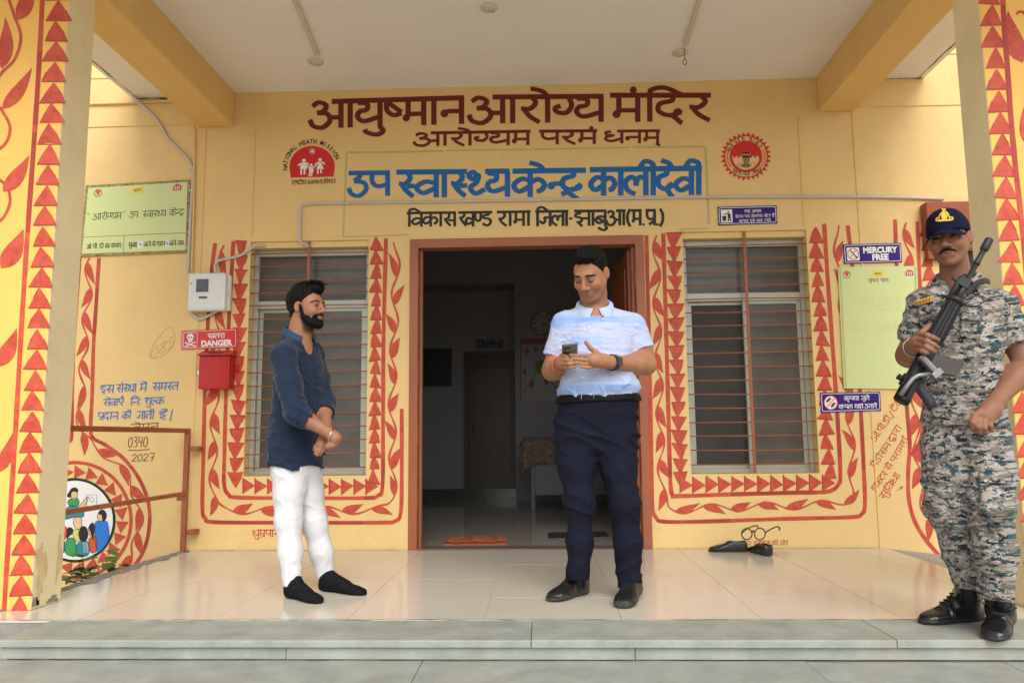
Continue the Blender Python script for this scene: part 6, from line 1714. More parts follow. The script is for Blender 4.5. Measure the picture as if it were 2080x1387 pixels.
def garment_uv(torso_c, e1, e2, arms, torso_r=.15):
    """su = distance round the axis, sv = height on the trunk or distance along a sleeve"""
    def f(V):
        q = V-np.array(torso_c); u = np.arctan2(q@np.array(e1), q@np.array(e2))*torso_r; v = V[:, 2].copy(); best = np.full(len(V), 1e9)
        for sh, el, r in arms:
            sh, el = np.array(sh), np.array(el); d = el-sh; L = np.linalg.norm(d); d = d/L; t = (V-sh)@d; w = V-sh-t[:, None]*d; dist = np.linalg.norm(w, axis=1)
            m = (t > L*.12) & (dist < r*1.5) & (dist < best); a = np.cross(d, (0, 1., 0.2)); a /= np.linalg.norm(a); b_ = np.cross(d, a)
            u[m] = np.arctan2(w[m]@b_, w[m]@a)*r; v[m] = sh[2]-t[m]*.97; best[m] = dist[m]
        return {'su': u, 'sv': v}
    return f

# ================================================================= man in the pale blue shirt
def man_centre():
    YB = 3.80
    root = empty('person', (float(P(1212, 1215, 3.78)[0]), 3.78, 0), 'man in pale blue and white shirt and navy trousers typing on a phone', 'person')
    base = (.35, .165, .090)
    e1, e2 = V3(1, 0, 0), V3(0, -1, 0)
    hc = P(1199, 557, 3.74); s = 1.02; R = rotm(math.radians(-27), math.radians(-33), math.radians(-3))
    opt = dict(fat=.004, jaw=1.0, lid=.0040, gaze=-.002, stubble=.30, lip=(.25, .10, .085))
    hl = lambda q: np.clip((q[:, 2]-.060-.25*(q[:, 1]*-1+.05)*0-np.clip((np.abs(q[:, 0])-.045)*.4, 0, 1)*-1)/.006, 0, 1)*0
    nb = P(1208, 632, 3.83)
    shL, elL, wrL = P(1148, 663, 3.81), P(1122, 752, 3.83), P(1139, 738, 3.63)
    shR, elR, wrR = P(1285, 665, 3.83), P(1313, 740, 3.82), P(1240, 736, 3.60)
    hf = local(in_frame(head_field(opt), hc, R, s), hc, .24)
    neck = union([cone(hc+R@V3(0, -.022, -.05)*s, nb+V3(0, .0, -.04), .060, .066), ellip(hc+R@V3(0, .005, -.095)*s, (.05, .045, .035))], .03)
    core = loft([row(640, 1172, 1243, YB, .05, .06), row(660, 1150, 1272, YB, .075, .08), row(700, 1150, 1278, YB, .09, .09), row(800, 1150, 1282, YB, .10, .09), row(860, 1150, 1285, YB, .09, .09)], e1, e2)
    armL = chain([(*shL, .060), (*(shL*.45+elL*.55), .052), (*elL, .046), (*(elL*.7+wrL*.3), .045), (*wrL, .029)], .03)
    armR = chain([(*shR, .060), (*(shR*.45+elR*.55), .054), (*elR, .045), (*(elR*.72+wrR*.28), .045), (*wrR, .029)], .03)
    YH = 3.555
    def F3(*a): return [P(x, y, Y) for x, y, Y in a]
    # his left hand (right in the picture): palm edge-on, thumb up, fingers to the phone
    handR = [chain([(*wrR, .030), (*P(1226, 733, 3.585), .030), (*P(1211, 731, 3.57), .031), (*P(1203, 731, 3.565), .027)], .02)]
    fR = [finger(F3((1208, 722, 3.575), (1190, 722, 3.55), (1172, 722, 3.535), (1159, 721, 3.53)), .0086, .0074),
          finger(F3((1204, 730, 3.565), (1186, 731, 3.545), (1168, 729, 3.53)), .0086, .0074),
          finger(F3((1203, 738, 3.565), (1186, 739, 3.55), (1170, 736, 3.535)), .0084, .0072),
          finger(F3((1207, 745, 3.57), (1193, 747, 3.555), (1178, 744, 3.545)), .0080, .0068),
          finger(F3((1220, 724, 3.58), (1209, 714, 3.57), (1199, 707, 3.565), (1190, 695, 3.56)), .0135, .0088)]
    # his right hand (left in the picture): closed round the phone
    handL = [chain([(*wrL, .029), (*P(1145, 735, 3.60), .031), (*P(1149, 731, 3.585), .029)], .02)]
    fL = [finger(F3((1140, 721, 3.575), (1147, 723, 3.55), (1154, 726, 3.545)), .0088, .0078),
          finger(F3((1142, 730, 3.565), (1153, 731, 3.54), (1163, 732, 3.54)), .0088, .0078),
          finger(F3((1144, 738, 3.565), (1156, 739, 3.54), (1167, 738, 3.54)), .0088, .0078),
          finger(F3((1148, 746, 3.57), (1158, 746, 3.548), (1168, 745, 3.545)), .0084, .0074),
          finger(F3((1150, 722, 3.60), (1160, 715, 3.62), (1168, 712, 3.63)), .012, .009)]
    hands = local(union([union(handR, .02)]+fR, .0025), P(1200, 725, 3.57), .20), local(union([union(handL, .02)]+fL, .0025), P(1150, 730, 3.57), .16)
    def skin(p):
        d = smin(hf(p), neck(p), .018); d = smin(d, core(p), .05); d = smin(d, armL(p), .05); d = smin(d, armR(p), .05)
        for grp in hands:
            d = smin(d, grp(p), .010)
        return d
    lo, hi = bounds([hc, shL, shR, elL, elR, wrL, wrR, P(1190, 695, YH), P(1160, 720, 3.53), nb, P(1212, 850, YB)], .17)
    sculpt('body', skin, lo, hi, .0030, M_SKIN, root, 1, color=skin_colors(hc, R, s, opt, base))
    eyes_obj(hc, R, s, root, 0, -.6, .0022, -.0030); eyebrows(opt, hc, R, s, root)
    # hair: short, side parted, swept up
    def hairf(q):
        a = ellip((0, -.018, .044), (.0805, .099, .088))(q); a = smin(a, ellip((.012, .040, .108), (.050, .040, .026))(q), .025)
        hairline = q[:, 2]-(.066-.9*np.clip(.062-q[:, 1], 0, .2)+.35*np.clip(np.abs(q[:, 0])-.03, 0, 1))
        hairline = np.maximum(hairline, -.045-q[:, 2]*-1-.0) if False else hairline
        low = (q[:, 2]+.062+.5*np.clip(q[:, 1], 0, 1)*0)
        side = np.where(q[:, 1] < -.012, low, np.minimum(hairline, low))
        d = np.maximum(a, -np.where(q[:, 1] < -.018, q[:, 2]+.060, q[:, 2]-(.080-.095*np.clip((.055-q[:, 1])/.070, 0, 1)**.8+np.clip(np.abs(q[:, 0])-.06, 0, .02)*-1.2)))
        return d+.0030*vnoise(q*np.array([110, 60, 60]))+.0018*vnoise(q*np.array([300, 120, 120]))
    hb = in_frame(hairf, hc, R, s)
    _, HV, HQ = sculpt('hair', hb, hc-.17, hc+.17, .0032, M_HAIR, root, 1); fuzz('hair_strands', HV, HQ, M_HAIR, root, 1500, .008, .0004, 3, sel=lambda c: ((c-hc)@R)[:, 2] > -.01, bias=R@V3(.1, .5, .6))
    # shirt
    slL, slR = sleeve(shL, elL, .067, .066, .70, .055), sleeve(shR, elR, .067, .071, .62, .060)
    yoke = union([cone(nb+V3(-.02, .02, -.015), shL+V3(.01, 0, .005), .058, .062), cone(nb+V3(.02, .02, -.015), shR+V3(-.01, 0, .005), .058, .062)], .03)
    tor = loft([row(636, 1180, 1236, YB+.03, .050, .055), row(648, 1165, 1254, YB+.01, .080, .085), row(660, 1150, 1274, YB, .105, .105), row(675, 1140, 1287, YB, .118, .115), row(710, 1138, 1290, YB, .132, .112), row(750, 1137, 1292, YB, .146, .108), row(785, 1136, 1296, YB, .148, .108), row(802, 1137, 1297, YB, .138, .106), row(813, 1142, 1292, YB, .122, .10)], e1, e2, 2.15)
    thr = ellip(nb+V3(0, -.085, .03), (.035, .05, .05))
    def shirt0(p):
        d = tor(p); d = smin(d, yoke(p), .04); d = smin(d, slL(p), .035); d = smin(d, slR(p), .035)
        return smax(d, -thr(p), .008)
    def sfold(p):
        zt = np.clip((p[:, 2]-P(1200, 813, YB)[2])/.28, 0, 1)
        d = folds(p, (8, 8, 22), .0085, 3)*(1.2-zt*.8)+folds(p, (20, 12, 12), .0045, 11, .9)*.8
        return d-.009*np.exp(-((p[:, 2]-P(1200, 790, YB)[2])/.020)**2)*(.5+.5*vnoise(p*14))
    shirt = creased(shirt0, sfold)
    def bld(n, cb, b):
        mp = n.nodes.new('ShaderNodeMapping'); mp.inputs['Scale'].default_value = (1.2, 15, 1); n.links.new(cb.outputs[0], mp.inputs[0])
        nz = n.nodes.new('ShaderNodeTexNoise'); nz.inputs['Scale'].default_value = 1.0; nz.inputs['Detail'].default_value = 3; n.links.new(mp.outputs[0], nz.inputs['Vector'])
        r = ramp_node(n, [(.32, (.22, .34, .68)), (.43, (.30, .42, .70)), (.52, (.43, .50, .70)), (.60, (.47, .48, .64)), (.70, (.27, .40, .70))]); n.links.new(nz.outputs[0], r.inputs[0]); n.links.new(r.outputs[0], b.inputs['Base Color'])
    M_SHB = cloth_mat('pale_blue_banded_cotton', None, builder=bld, fine=700, bump=.15)
    lo, hi = bounds([P(1110, 640, YB), P(1330, 640, YB), P(1212, 815, YB), P(1212, 625, YB), elL, elR], .16)
    sh, SV, SQ = sculpt('shirt', shirt, lo, hi, .0045, M_SHB, root, 2, attr=garment_uv((nb[0], YB, 0), e1, e2, [(shL, elL, .075), (shR, elR, .078)]))
    TS = bvh(SV, SQ)
    M_SHB2 = mat('collar_blue_cotton', (.44, .52, .72), .8, .06, 10)
    collar('collar', nb+V3(0, -.004, .014), e1, e2, .074, .072, M_SHB2, root, h=.030, gap=.16, tilt=.034, tip=.040, flare=.026)
    M_BTN = mat('pearl_button', (.75, .75, .76), .25, .05, 30)
    for x, y in ((1204, 634.5), (1197, 665), (1183, 767)): button(TS, x, y, .0058, M_BTN, root)
    mpS = lambda u, v, e=0.0: hit(TS, u, v, .0016+e)[0]
    m = MB()
    ribbon(m, mpS, [(1199+(1177-1199)*t, 638+(800-638)*t) for t in np.linspace(0, 1, 40) if not .33 < t < .66], .9) if False else None
    for a, b in (((1196.5, 640), (1190, 690)), ((1181, 752), (1178, 800))):
        ribbon(m, mpS, [(a[0]+(b[0]-a[0])*t, a[1]+(b[1]-a[1])*t) for t in np.linspace(0, 1, 14)], .9)
    ribbon(m, mpS, [(1221+t*26, 667+t*1.0) for t in np.linspace(0, 1, 8)], .8, .0004)
    m.build('placket_seam', mat('seam_blue', (.34, .42, .68), .8, .1, 20), root)
    # pen clipped in the pocket
    q0, n0 = hit(TS, 1226, 638, .006); q1, _ = hit(TS, 1223, 652, .006)
    pen = empty('pen', q1, 'small silver pen clipped to the shirt pocket', 'pen')
    MB().tube([q0, q0*.5+q1*.5, q1], [.0042, .0045, .0035], 8).build('barrel', M_STEEL, pen, True)
    MB().tube([q0+n0*.006, (q0+q1)/2+n0*.007+V3(-.004, 0, 0)], .0016, 6).build('clip', M_STEEL, pen, True)
    # trousers
    hips = loft([row(800, 1140, 1294, YB, .122, .100), row(815, 1136, 1297, YB, .124, .104), row(850, 1129, 1294, YB, .118, .125), row(890, 1127, 1294, YB, .105, .125), row(915, 1130, 1291, YB, .088, .11), row(930, 1142, 1280, YB, .05, .07)], e1, e2, 2.2)
    lgL = chain([n4(1170, 880, 3.80, .094), n4(1172, 950, 3.78, .081), n4(1177, 1020, 3.75, .0635), n4(1178, 1100, 3.76, .056), n4(1175, 1172, 3.765, .0525)], .05)
    lgR = chain([n4(1248, 880, 3.80, .092), n4(1256, 950, 3.77, .078), n4(1268, 1020, 3.73, .066), n4(1275, 1100, 3.74, .059), n4(1278, 1182, 3.755, .0560)], .05)
    zL, zR = P(1175, 1178, 3.765)[2], P(1279, 1188, 3.755)[2]
    def pants0(p):
        l = smax(lgL(p), zL-p[:, 2], .004); r = smax(lgR(p), zR-p[:, 2], .004)
        return smin(smin(l, r, .014), hips(p), .045)
    def pfold(p):
        low = np.clip(1-(p[:, 2]-.08)/.40, 0, 1); kn = np.exp(-((p[:, 2]-.45)/.10)**2); cr_ = np.exp(-((p[:, 2]-.76)/.09)**2)
        d = folds(p, (6, 6, 15), 1, 5, .9)*(.002+.011*low+.009*kn+.011*cr_)+folds(p, (16, 8, 5), .0022, 17, 0)
        return d-.0035*np.exp(-(np.minimum(np.abs(p[:, 0]-P(1174, 1000, 3.75)[0]), np.abs(p[:, 0]-P(1274, 1000, 3.75)[0]))/.006)**2)*np.clip((.62-p[:, 2])/.2, 0, 1)*(p[:, 1] < 3.78)
    pants = creased(pants0, pfold)
    lo, hi = bounds([P(1125, 800, YB), P(1302, 800, YB), (0.1, 3.8, .05)], .17)
    lo[2] = -.02; hi[2] = P(1200, 803, YB)[2]+.03
    M_TRB = mat('navy_wool', (.0085, .0095, .020), .85, .15, 20, .3, 500, spec=.12, wrinkle=.25)
    sculpt('trousers', pants, lo, hi, .0050, M_TRB, root, 2)
    zb0, zb1 = P(1140, 810, 3.69), P(1294, 803, 3.69)
    def belt(p):
        zc = zb0[2]+(zb1[2]-zb0[2])*np.clip((p[:, 0]-zb0[0])/(zb1[0]-zb0[0]), 0, 1)
        return smax(smax(hips(p)-.0095, np.abs(p[:, 2]-zc)-.021, .003), -(hips(p)-.001), .002)
    M_BELT = mat('black_belt_leather', (.003, .003, .0035), .55, .2, 20, .2, 150, spec=.15)
    _, BV, BQ = sculpt('belt', belt, lo, hi, .004, M_BELT, root, 1); TB = bvh(BV, BQ)
    mpb = lambda u, v, e=0.0: hit(TB, u, v, .003+e)[0]
    m = MB(); pts = draped(TB, [(1181, 802), (1193, 801), (1206, 800), (1206, 809), (1207, 818), (1194, 819), (1182, 820), (1181.5, 811), (1181, 802)], .004)
    m.tube(pts, .0022, 6); m.build('buckle', M_STEEL, root, True)
    # watch
    d = (wrR-elR)/np.linalg.norm(wrR-elR); wc = wrR-d*.018
    a = np.cross(d, (0, 0, 1)); a /= np.linalg.norm(a); b = np.cross(d, a)
    V = []; F = []; n = 28
    for k in range(n):
        q = 2*math.pi*k/n
        for w_, rr_ in ((-.013, .0345), (-.013, .0385), (.013, .0385), (.013, .0345)): V.append(wc+d*w_+(math.cos(q)*a+math.sin(q)*b)*rr_)
    for k in range(n):
        for j in range(4): F.append((k*4+j, ((k+1) % n)*4+j, ((k+1) % n)*4+(j+1) % 4, k*4+(j+1) % 4))
    mobj('watch_strap', V, F, mat('black_rubber', (.02, .02, .022), .5, .1, 20), root, True)
    nrm = V3(.25, -1, .05); nrm -= d*(nrm@d); nrm /= np.linalg.norm(nrm); sd_ = np.cross(nrm, d)
    m = MB(); m.obox(wc+nrm*.040, d, sd_, nrm, .018, .021, .0055, .004); m.build('watch_case', mat('watch_glass', (.012, .013, .016), .12, .1, 10), root)
    # orange thread
    d = (wrL-elL)/np.linalg.norm(wrL-elL); a = np.cross(d, (0, 0, 1)); a /= np.linalg.norm(a); b = np.cross(d, a); wc = wrL-d*.02
    m = MB()
    for k in range(3): m.tube([wc+d*(k*.004-.004)+(math.cos(q)*a+math.sin(q)*b)*.037 for q in np.linspace(0, 2*math.pi, 26)], .0026, 6, False)
    m.build('wrist_thread', mat('orange_thread', (.75, .13, .02), .7, .2, 60), root, True)
    # shoes
    for he, to, nm in (((1190, 1205), (1117, 1222), 'L'), ((1290, 1210), (1264, 1236), 'R')):
        H, T = G(*he), G(*to); fld, f, l, L = shoe_field(H, T, h=.098, w=.051); an = H+f*L*.22
        ank = cone(an+V3(0, 0, .05), an+V3(0, 0, .12), .046, .042)
        def sf(p): return smin(fld(p), ank(p), .03)+.0012*vnoise(p*60)
        lo, hi = np.minimum(H, T)-.09, np.maximum(H, T)+.09; lo[2] = -.03; hi[2] = .16
        sculpt('shoe', lambda p: np.maximum(sf(p), .018-p[:, 2]), lo, hi, .0036, M_LOAF, root, 2)
        so_, _f, _l, _L = shoe_field(H-f*.004, T+f*.005, h=.098, w=.0545)
        sculpt('shoe_sole', lambda p: np.maximum(np.maximum(so_(p), p[:, 2]-.024-.006*np.sin(((p-H)@f)*70)), .0015-p[:, 2]), lo, hi, .0036, mat('dusty_black_rubber', (.03, .028, .025), .7, .3, 30, .3, 90, stain=.4, stain_col=(.16, .12, .08), stain_scale=14), root, 1)
    # phone
    pc = [P(1136, 703, 3.495), P(1162, 700, 3.495), P(1178, 719, 3.615), P(1153, 722, 3.615)]
    ex = pc[1]-pc[0]; ey = pc[3]-pc[0]; wx = .074; ex = ex/np.linalg.norm(ex); ey = ey-ex*(ey@ex); ey /= np.linalg.norm(ey); nz_ = np.cross(ex, ey); nz_ = nz_ if nz_[1] < 0 else -nz_
    cen = sum(pc)/4
    ph = empty('phone', cen, 'grey green smartphone held in both hands by the man in the blue shirt', 'phone')
    MB().obox(cen, ex, ey, nz_, .036, .073, .0042, .004).build('body', mat('phone_case_olive', (.17, .165, .13), .25, .08, 10, metal=.3), ph)
    MB().obox(cen+ex*-.014+ey*-.047+nz_*.0052, ex, ey, nz_, .018, .019, .0016, .0012).build('camera_plate', mat('phone_camera_plate', (.12, .12, .10), .3, .08, 10), ph)
    for dx, dy in ((-.022, -.055), (-.022, -.038), (-.006, -.047)):
        c_ = cen+ex*dx+ey*dy+nz_*.0066; MB().tube([c_, c_+nz_*.002], .0062, 12).build('lens', M_DARK, ph)
    MB().tube([cen+ex*.017*math.cos(q)+ey*(.0+.017*math.sin(q))+nz_*.0055 for q in np.linspace(0, 2*math.pi, 20)], .0013, 5, False).build('magnet_ring', M_STEEL, ph)
man_centre()
# ================================================================= young man in the navy shirt, seen from the side
def man_left():
    YA = 3.92
    root = empty('person', (float(P(630, 1210, YA)[0]), YA, 0), 'bearded young man in dark blue shirt and white trousers standing in black socks', 'person')
    base = (.31, .140, .078)
    fw = V3(math.cos(math.radians(32)), -math.sin(math.radians(32)), 0); e1 = V3(-fw[1]*-1, -fw[0], 0); e1 = V3(fw[1], -fw[0], 0)   # e1: his right, towards the camera
    hc = P(626, 626, 3.90); s = .90; R = rotm(math.radians(66), math.radians(2), math.radians(0))
    opt = dict(fat=-.002, jaw=.95, lid=.0012, beard=.97, lip=(.21, .075, .06))
    nb = P(606, 692, YA)
    shN, elN, wrN = P(574, 724, 3.765), P(601, 838, 3.70), P(672, 882, 3.70)
    shF, elF, wrF = P(634, 720, 4.05), P(657, 818, 4.02), P(664, 876, 3.82)
    hf = local(in_frame(head_field(opt), hc, R, s), hc, .24)
    bfield = union([cone((-.028, .058, -.094), (.028, .058, -.094), .018, .018), ellip((0, .072, -.104), (.023, .021, .022)), cone((-.054, .010, -.055), (-.040, .045, -.092), .014, .016), cone((.054, .010, -.055), (.040, .045, -.092), .014, .016)], .02); beardf = in_frame(bfield, hc, R, s)
    neck = cone(hc+R@V3(0, -.030, -.045)*s, nb+V3(-.006, 0, -.03), .060, .064)
    core = loft([rowc(700, 606, YA, .08, .06, .06), rowc(725, 607, YA, .12, .085, .075), rowc(800, 608, YA, .125, .085, .08), rowc(940, 602, YA, .13, .09, .09)], e1, fw)
    armN = chain([(*shN, .052), (*(shN*.5+elN*.5), .046), (*elN, .038), (*(elN*.7+wrN*.3), .037), (*wrN, .025)], .03)
    armF = chain([(*shF, .052), (*(shF*.5+elF*.5), .046), (*elF, .038), (*(elF*.7+wrF*.3), .036), (*wrF, .025)], .03)
    F3 = lambda *a: [P(x, y, Y) for x, y, Y in a]
    hN = [chain([(*wrN, .026), (*P(681, 890, 3.70), .027), (*P(678, 898, 3.705), .024)], .02)]
    fN = [finger(F3((686, 889, 3.70), (684, 902, 3.695), (675, 911, 3.70)), .0095, .0075), finger(F3((683, 894, 3.69), (677, 905, 3.685), (668, 911, 3.69)), .0095, .0075), finger(F3((677, 897, 3.685), (671, 906, 3.68), (664, 909, 3.685)), .009, .007),
          finger(F3((672, 894, 3.69), (666, 903, 3.685), (661, 905, 3.69)), .0085, .0068), finger(F3((684, 885, 3.72), (688, 896, 3.73), (682, 906, 3.735)), .011, .008)]
    hF = [chain([(*wrF, .026), (*P(658, 893, 3.77), .027), (*P(653, 902, 3.745), .026)], .02)]
    fF = [finger(F3((660, 905, 3.74), (656, 915, 3.735), (650, 923, 3.735)), .0095, .0075), finger(F3((654, 906, 3.73), (649, 916, 3.725), (644, 924, 3.728)), .0095, .0075), finger(F3((648, 904, 3.735), (643, 914, 3.73), (640, 921, 3.733)), .009, .007),
          finger(F3((645, 899, 3.745), (640, 908, 3.742), (638, 914, 3.745)), .0085, .0068), finger(F3((663, 893, 3.76), (664, 906, 3.75), (659, 915, 3.745)), .011, .008)]
    hnd = [local(union(hN+fN, .0025), P(676, 898, 3.70), .15), local(union(hF+fF, .0025), P(652, 905, 3.75), .15)]; beardf = local(beardf, hc, .24)
    def skin(p):
        d = smin(hf(p), neck(p), .018); d = smin(d, beardf(p), .008); d = smin(d, core(p), .05); d = smin(d, armN(p), .04); d = smin(d, armF(p), .04)
        for g in hnd: d = smin(d, g(p), .009)
        return d
    lo, hi = bounds([hc, shN, shF, elN, wrN, elF, P(690, 925, 3.7), P(640, 925, 3.73), P(602, 930, YA)], .15)
    sculpt('body', skin, lo, hi, .0030, M_SKIN, root, 1, color=skin_colors(hc, R, s, opt, base))
    eyes_obj(hc, R, s, root, 0, 0); eyebrows(opt, hc, R, s, root, .0016)
    _, BV, BQ = facial_hair('beard', opt, beard_w, hc, R, s, root, .0022, .72, bfield); fuzz('beard_strands', BV, BQ, M_HAIR, root, 1200, .005, .0004, 8, jit=.6, bias=(0, 0, -.5))
    def hairf(q):
        a = smin(ellip((0, -.030, .048), (.080, .112, .092))(q), ellip((0, -.066, -.030), (.060, .044, .062))(q), .03)
        a = smin(a, ellip((0, -.02, .118), (.058, .075, .036))(q), .02); a = smin(a, ellip((0, .058, .104), (.048, .042, .030))(q), .02)
        line_ = np.where(q[:, 1] < -.022, q[:, 2]+.092+.25*(q[:, 1]+.022), np.where(q[:, 1] < .012, q[:, 2]+.006+.0*(q[:, 1]), q[:, 2]-(.076-1.0*np.clip(.062-q[:, 1], 0, .055))))
        line_ = np.where((q[:, 1] >= .004) & (q[:, 1] < .022) & (np.abs(q[:, 0]) > .06), q[:, 2]+.030, line_)
        earhole = ellip((math.copysign(1, 1)*0, 0, 0), (1, 1, 1))(q) if False else 1
        d = np.maximum(a, -line_)
        for sg in (1, -1): d = np.maximum(d, -ellip((sg*.082, -.008, -.006), (.02, .020, .031))(q))
        return d+.0040*vnoise(q*np.array([75, 75, 38])+2)+.0026*vnoise(q*np.array([170, 170, 80]))
    hb = in_frame(hairf, hc, R, s); _, HV, HQ = sculpt('hair', hb, hc-.17, hc+.19, .0034, M_HAIR, root, 1); fuzz('hair_strands', HV, HQ, M_HAIR, root, 1500, .009, .0004, 4, sel=lambda c: ((c-hc)@R)[:, 2] > .0)
    rg = random.Random(5); m = MB()
    for _ in range(650):
        th = rg.uniform(0, 2*math.pi); ph = rg.uniform(0, 1)
        b0 = V3(.050*math.cos(th)*math.sqrt(ph), .018+.085*math.sin(th)*math.sqrt(ph), .118+.02*(1-ph)); 
        dr = V3(.5*b0[0]*10+rg.gauss(0, .35), .15+rg.gauss(0, .45)+max(0, b0[1]-.05)*9, 1.0-max(0, b0[1]-.06)*9); dr /= np.linalg.norm(dr); Ls = rg.uniform(.016, .036)
        p0, p1, p2 = b0, b0+dr*Ls*.55, b0+dr*Ls+V3(rg.gauss(0, .006), rg.gauss(0, .006)+.004, -.006)
        m.tube([hc+R@(q*s) for q in (p0, p1, p2)], [.0012, .0009, .0003], 3, False)
    m.build('hair_strands', M_HAIR, root, True, kind='stuff')
    # shirt
    rows = [rowc(689, 606, YA, .060, .055, .055), rowc(699, 606, YA, .088, .070, .070), rowc(715, 606, YA, .125, .082, .084), rowc(745, 607, YA, .142, .094, .092), rowc(800, 606, YA, .142, .098, .094), rowc(860, 603, YA, .145, .105, .102), rowc(905, 600, YA, .150, .112, .112), rowc(958, 599, YA, .156, .120, .124)]
    tor = loft(rows, e1, fw, 2.1); inn = loft([(z, x, y, a-.012, b-.012, c-.012) for z, x, y, a, b, c in rows], e1, fw, 2.1)
    hemN = P(632, 858, 3.70)
    def long_sleeve(sh, el, wr, th, r0, r1, r2):
        d = (wr-el)/np.linalg.norm(wr-el); hem = el+(wr-el)*th; f1 = chain([(*sh, r0), (*(sh*.5+el*.5), (r0+r1)/2), (*el, r1), (*(el+(wr-el)*(th+.1)), r2)], .03); pl = plane(hem, d); hole = cone(hem-d*.03, hem+d*.06, r2-.007, r2-.007)
        return lambda p: smax(smax(f1(p), np.where(((p-el)@d) > -.02, pl(p), -1.0), .004), -hole(p), .003)
    sN, sF = long_sleeve(shN, elN, wrN, .42, .062, .057, .050), long_sleeve(shF, elF, wrF, .40, .060, .056, .049)
    zh = P(600, 940, YA)[2]
    thr = ellip(nb+fw*.080+V3(0, 0, -.012), (.036, .036, .055))
    yoke = union([cone(nb+V3(0, 0, -.02), shN+V3(0, 0, .004), .055, .060), cone(nb+V3(0, 0, -.02), shF+V3(0, 0, .004), .055, .060)], .03)
    cN = np.array([nb[0], YA, 0])
    def shirt0(p):
        v = (p-cN)@fw
        hz = zh-.030*np.clip(v/.12, 0, 1)+.010*np.cos(np.clip(((p-cN)@e1)/.16, -1, 1)*math.pi)-.004*np.clip(-v/.12, 0, 1)
        d = smax(tor(p), hz-p[:, 2], .005)
        d = smin(d, yoke(p), .03); d = smin(d, sN(p), .020); d = smin(d, sF(p), .020); return smax(d, -thr(p), .006)
    def sfold(p):
        low = np.clip(1-(p[:, 2]-zh)/.35, 0, 1); ne = np.exp(-(np.linalg.norm(p-elN, axis=1)/.10)**2)
        return folds(p, (10, 10, 16), 1, 23, .9)*(.004+.007*low+.006*ne)+folds(p, (8, 8, 30), 1, 41, .4)*(.0015+.006*low)
    shirt = creased(shirt0, sfold)
    def bld(n, cb, b):
        sp = n.nodes.new('ShaderNodeSeparateXYZ'); n.links.new(cb.outputs[0], sp.inputs[0])
        w = n.nodes.new('ShaderNodeMath'); w.operation = 'SINE'; ml = n.nodes.new('ShaderNodeMath'); ml.operation = 'MULTIPLY'; ml.inputs[1].default_value = 2*math.pi/.0062; n.links.new(sp.outputs[0], ml.inputs[0]); n.links.new(ml.outputs[0], w.inputs[0])
        nz = n.nodes.new('ShaderNodeTexNoise'); nz.inputs['Scale'].default_value = 260; n.links.new(cb.outputs[0], nz.inputs['Vector'])
        ad = n.nodes.new('ShaderNodeMath'); ad.operation = 'MULTIPLY_ADD'; ad.inputs[1].default_value = .5; n.links.new(w.outputs[0], ad.inputs[0]); n.links.new(nz.outputs[0], ad.inputs[2])
        r = ramp_node(n, [(.0, (.0035, .0095, .029)), (.60, (.0045, .0125, .037)), (.85, (.007, .018, .047)), (.97, (.020, .038, .078))]); n.links.new(ad.outputs[0], r.inputs[0]); n.links.new(r.outputs[0], b.inputs['Base Color'])
    M_SHA = cloth_mat('navy_pinstripe_cotton', None, builder=bld, fine=700, bump=.2)
    lo, hi = bounds([P(545, 700, 3.75), P(680, 700, 4.05), P(545, 960, 3.75), P(680, 960, 4.1), shN, shF, elN, hemN], .10)
    _, SV, SQ = sculpt('shirt', shirt, lo, hi, .0045, M_SHA, root, 2, attr=garment_uv((nb[0], YA, 0), e1, fw, [(shN, elN, .066), (elN, wrN, .052), (shF, elF, .066)], .14)); TS = bvh(SV, SQ)
    M_COL = mat('collar_navy_cotton', (.014, .038, .100), .8, .1, 20)
    collar('collar', nb+fw*.004+V3(0, 0, .018), e1, fw, .066, .068, M_COL, root, h=.032, gap=.50, tilt=.030, tip=.030, flare=.020)
    mpS = lambda u, v, e=0.0: hit(TS, u, v, .0018+e)[0]
    M_SEAM = mat('dark_seam', (.006, .014, .04), .8, .1, 20)
    m = MB(); ribbon(m, mpS, [(634+t*14, 712+t*140+0) for t in np.linspace(0, 1, 24)], 1.3)
    ribbon(m, mpS, cr([(585, 700), (579, 712), (572, 725), (578, 750), (586, 770)], 6), .9) if False else None
    m.build('placket_seam', M_SEAM, root)
    for x, y in ((642, 757), (645, 790), (648, 824)): button(TS, x, y, .0048, M_SEAM, root)
    # trousers
    hips = loft([rowc(905, 601, YA, .115, .090, .095), rowc(935, 601, YA, .125, .093, .106), rowc(965, 603, YA, .125, .088, .104), rowc(990, 606, YA, .09, .06, .07)], e1, fw, 2.1)
    lN = chain([n4(588, 950, 3.87, .080), n4(587, 1000, 3.86, .070), n4(586, 1055, 3.845, .0605), n4(590, 1120, 3.82, .053), n4(594, 1186, 3.80, .0450)], .04)
    lF = chain([n4(619, 955, 3.97, .078), n4(627, 1000, 3.97, .069), n4(638, 1060, 3.975, .060), n4(653, 1120, 3.99, .053), n4(664, 1174, 4.0, .0465)], .04)
    zN, zF = P(594, 1190, 3.80)[2], P(664, 1178, 4.0)[2]
    def pants0(p):
        l = smax(lN(p), zN-p[:, 2], .004); r = smax(lF(p), zF-p[:, 2], .004); return smin(smin(l, r, .012), hips(p), .04)
    def pfold(p):
        low = np.clip(1-(p[:, 2]-.08)/.30, 0, 1); kn = np.exp(-((p[:, 2]-.42)/.09)**2); cr_ = np.exp(-((p[:, 2]-.66)/.08)**2)
        return folds(p, (8, 8, 18), 1, 61, .9)*(.0012+.0035*low+.0035*kn+.006*cr_)+folds(p, (22, 22, 8), .0016, 71, 0)
    pants = creased(pants0, pfold)
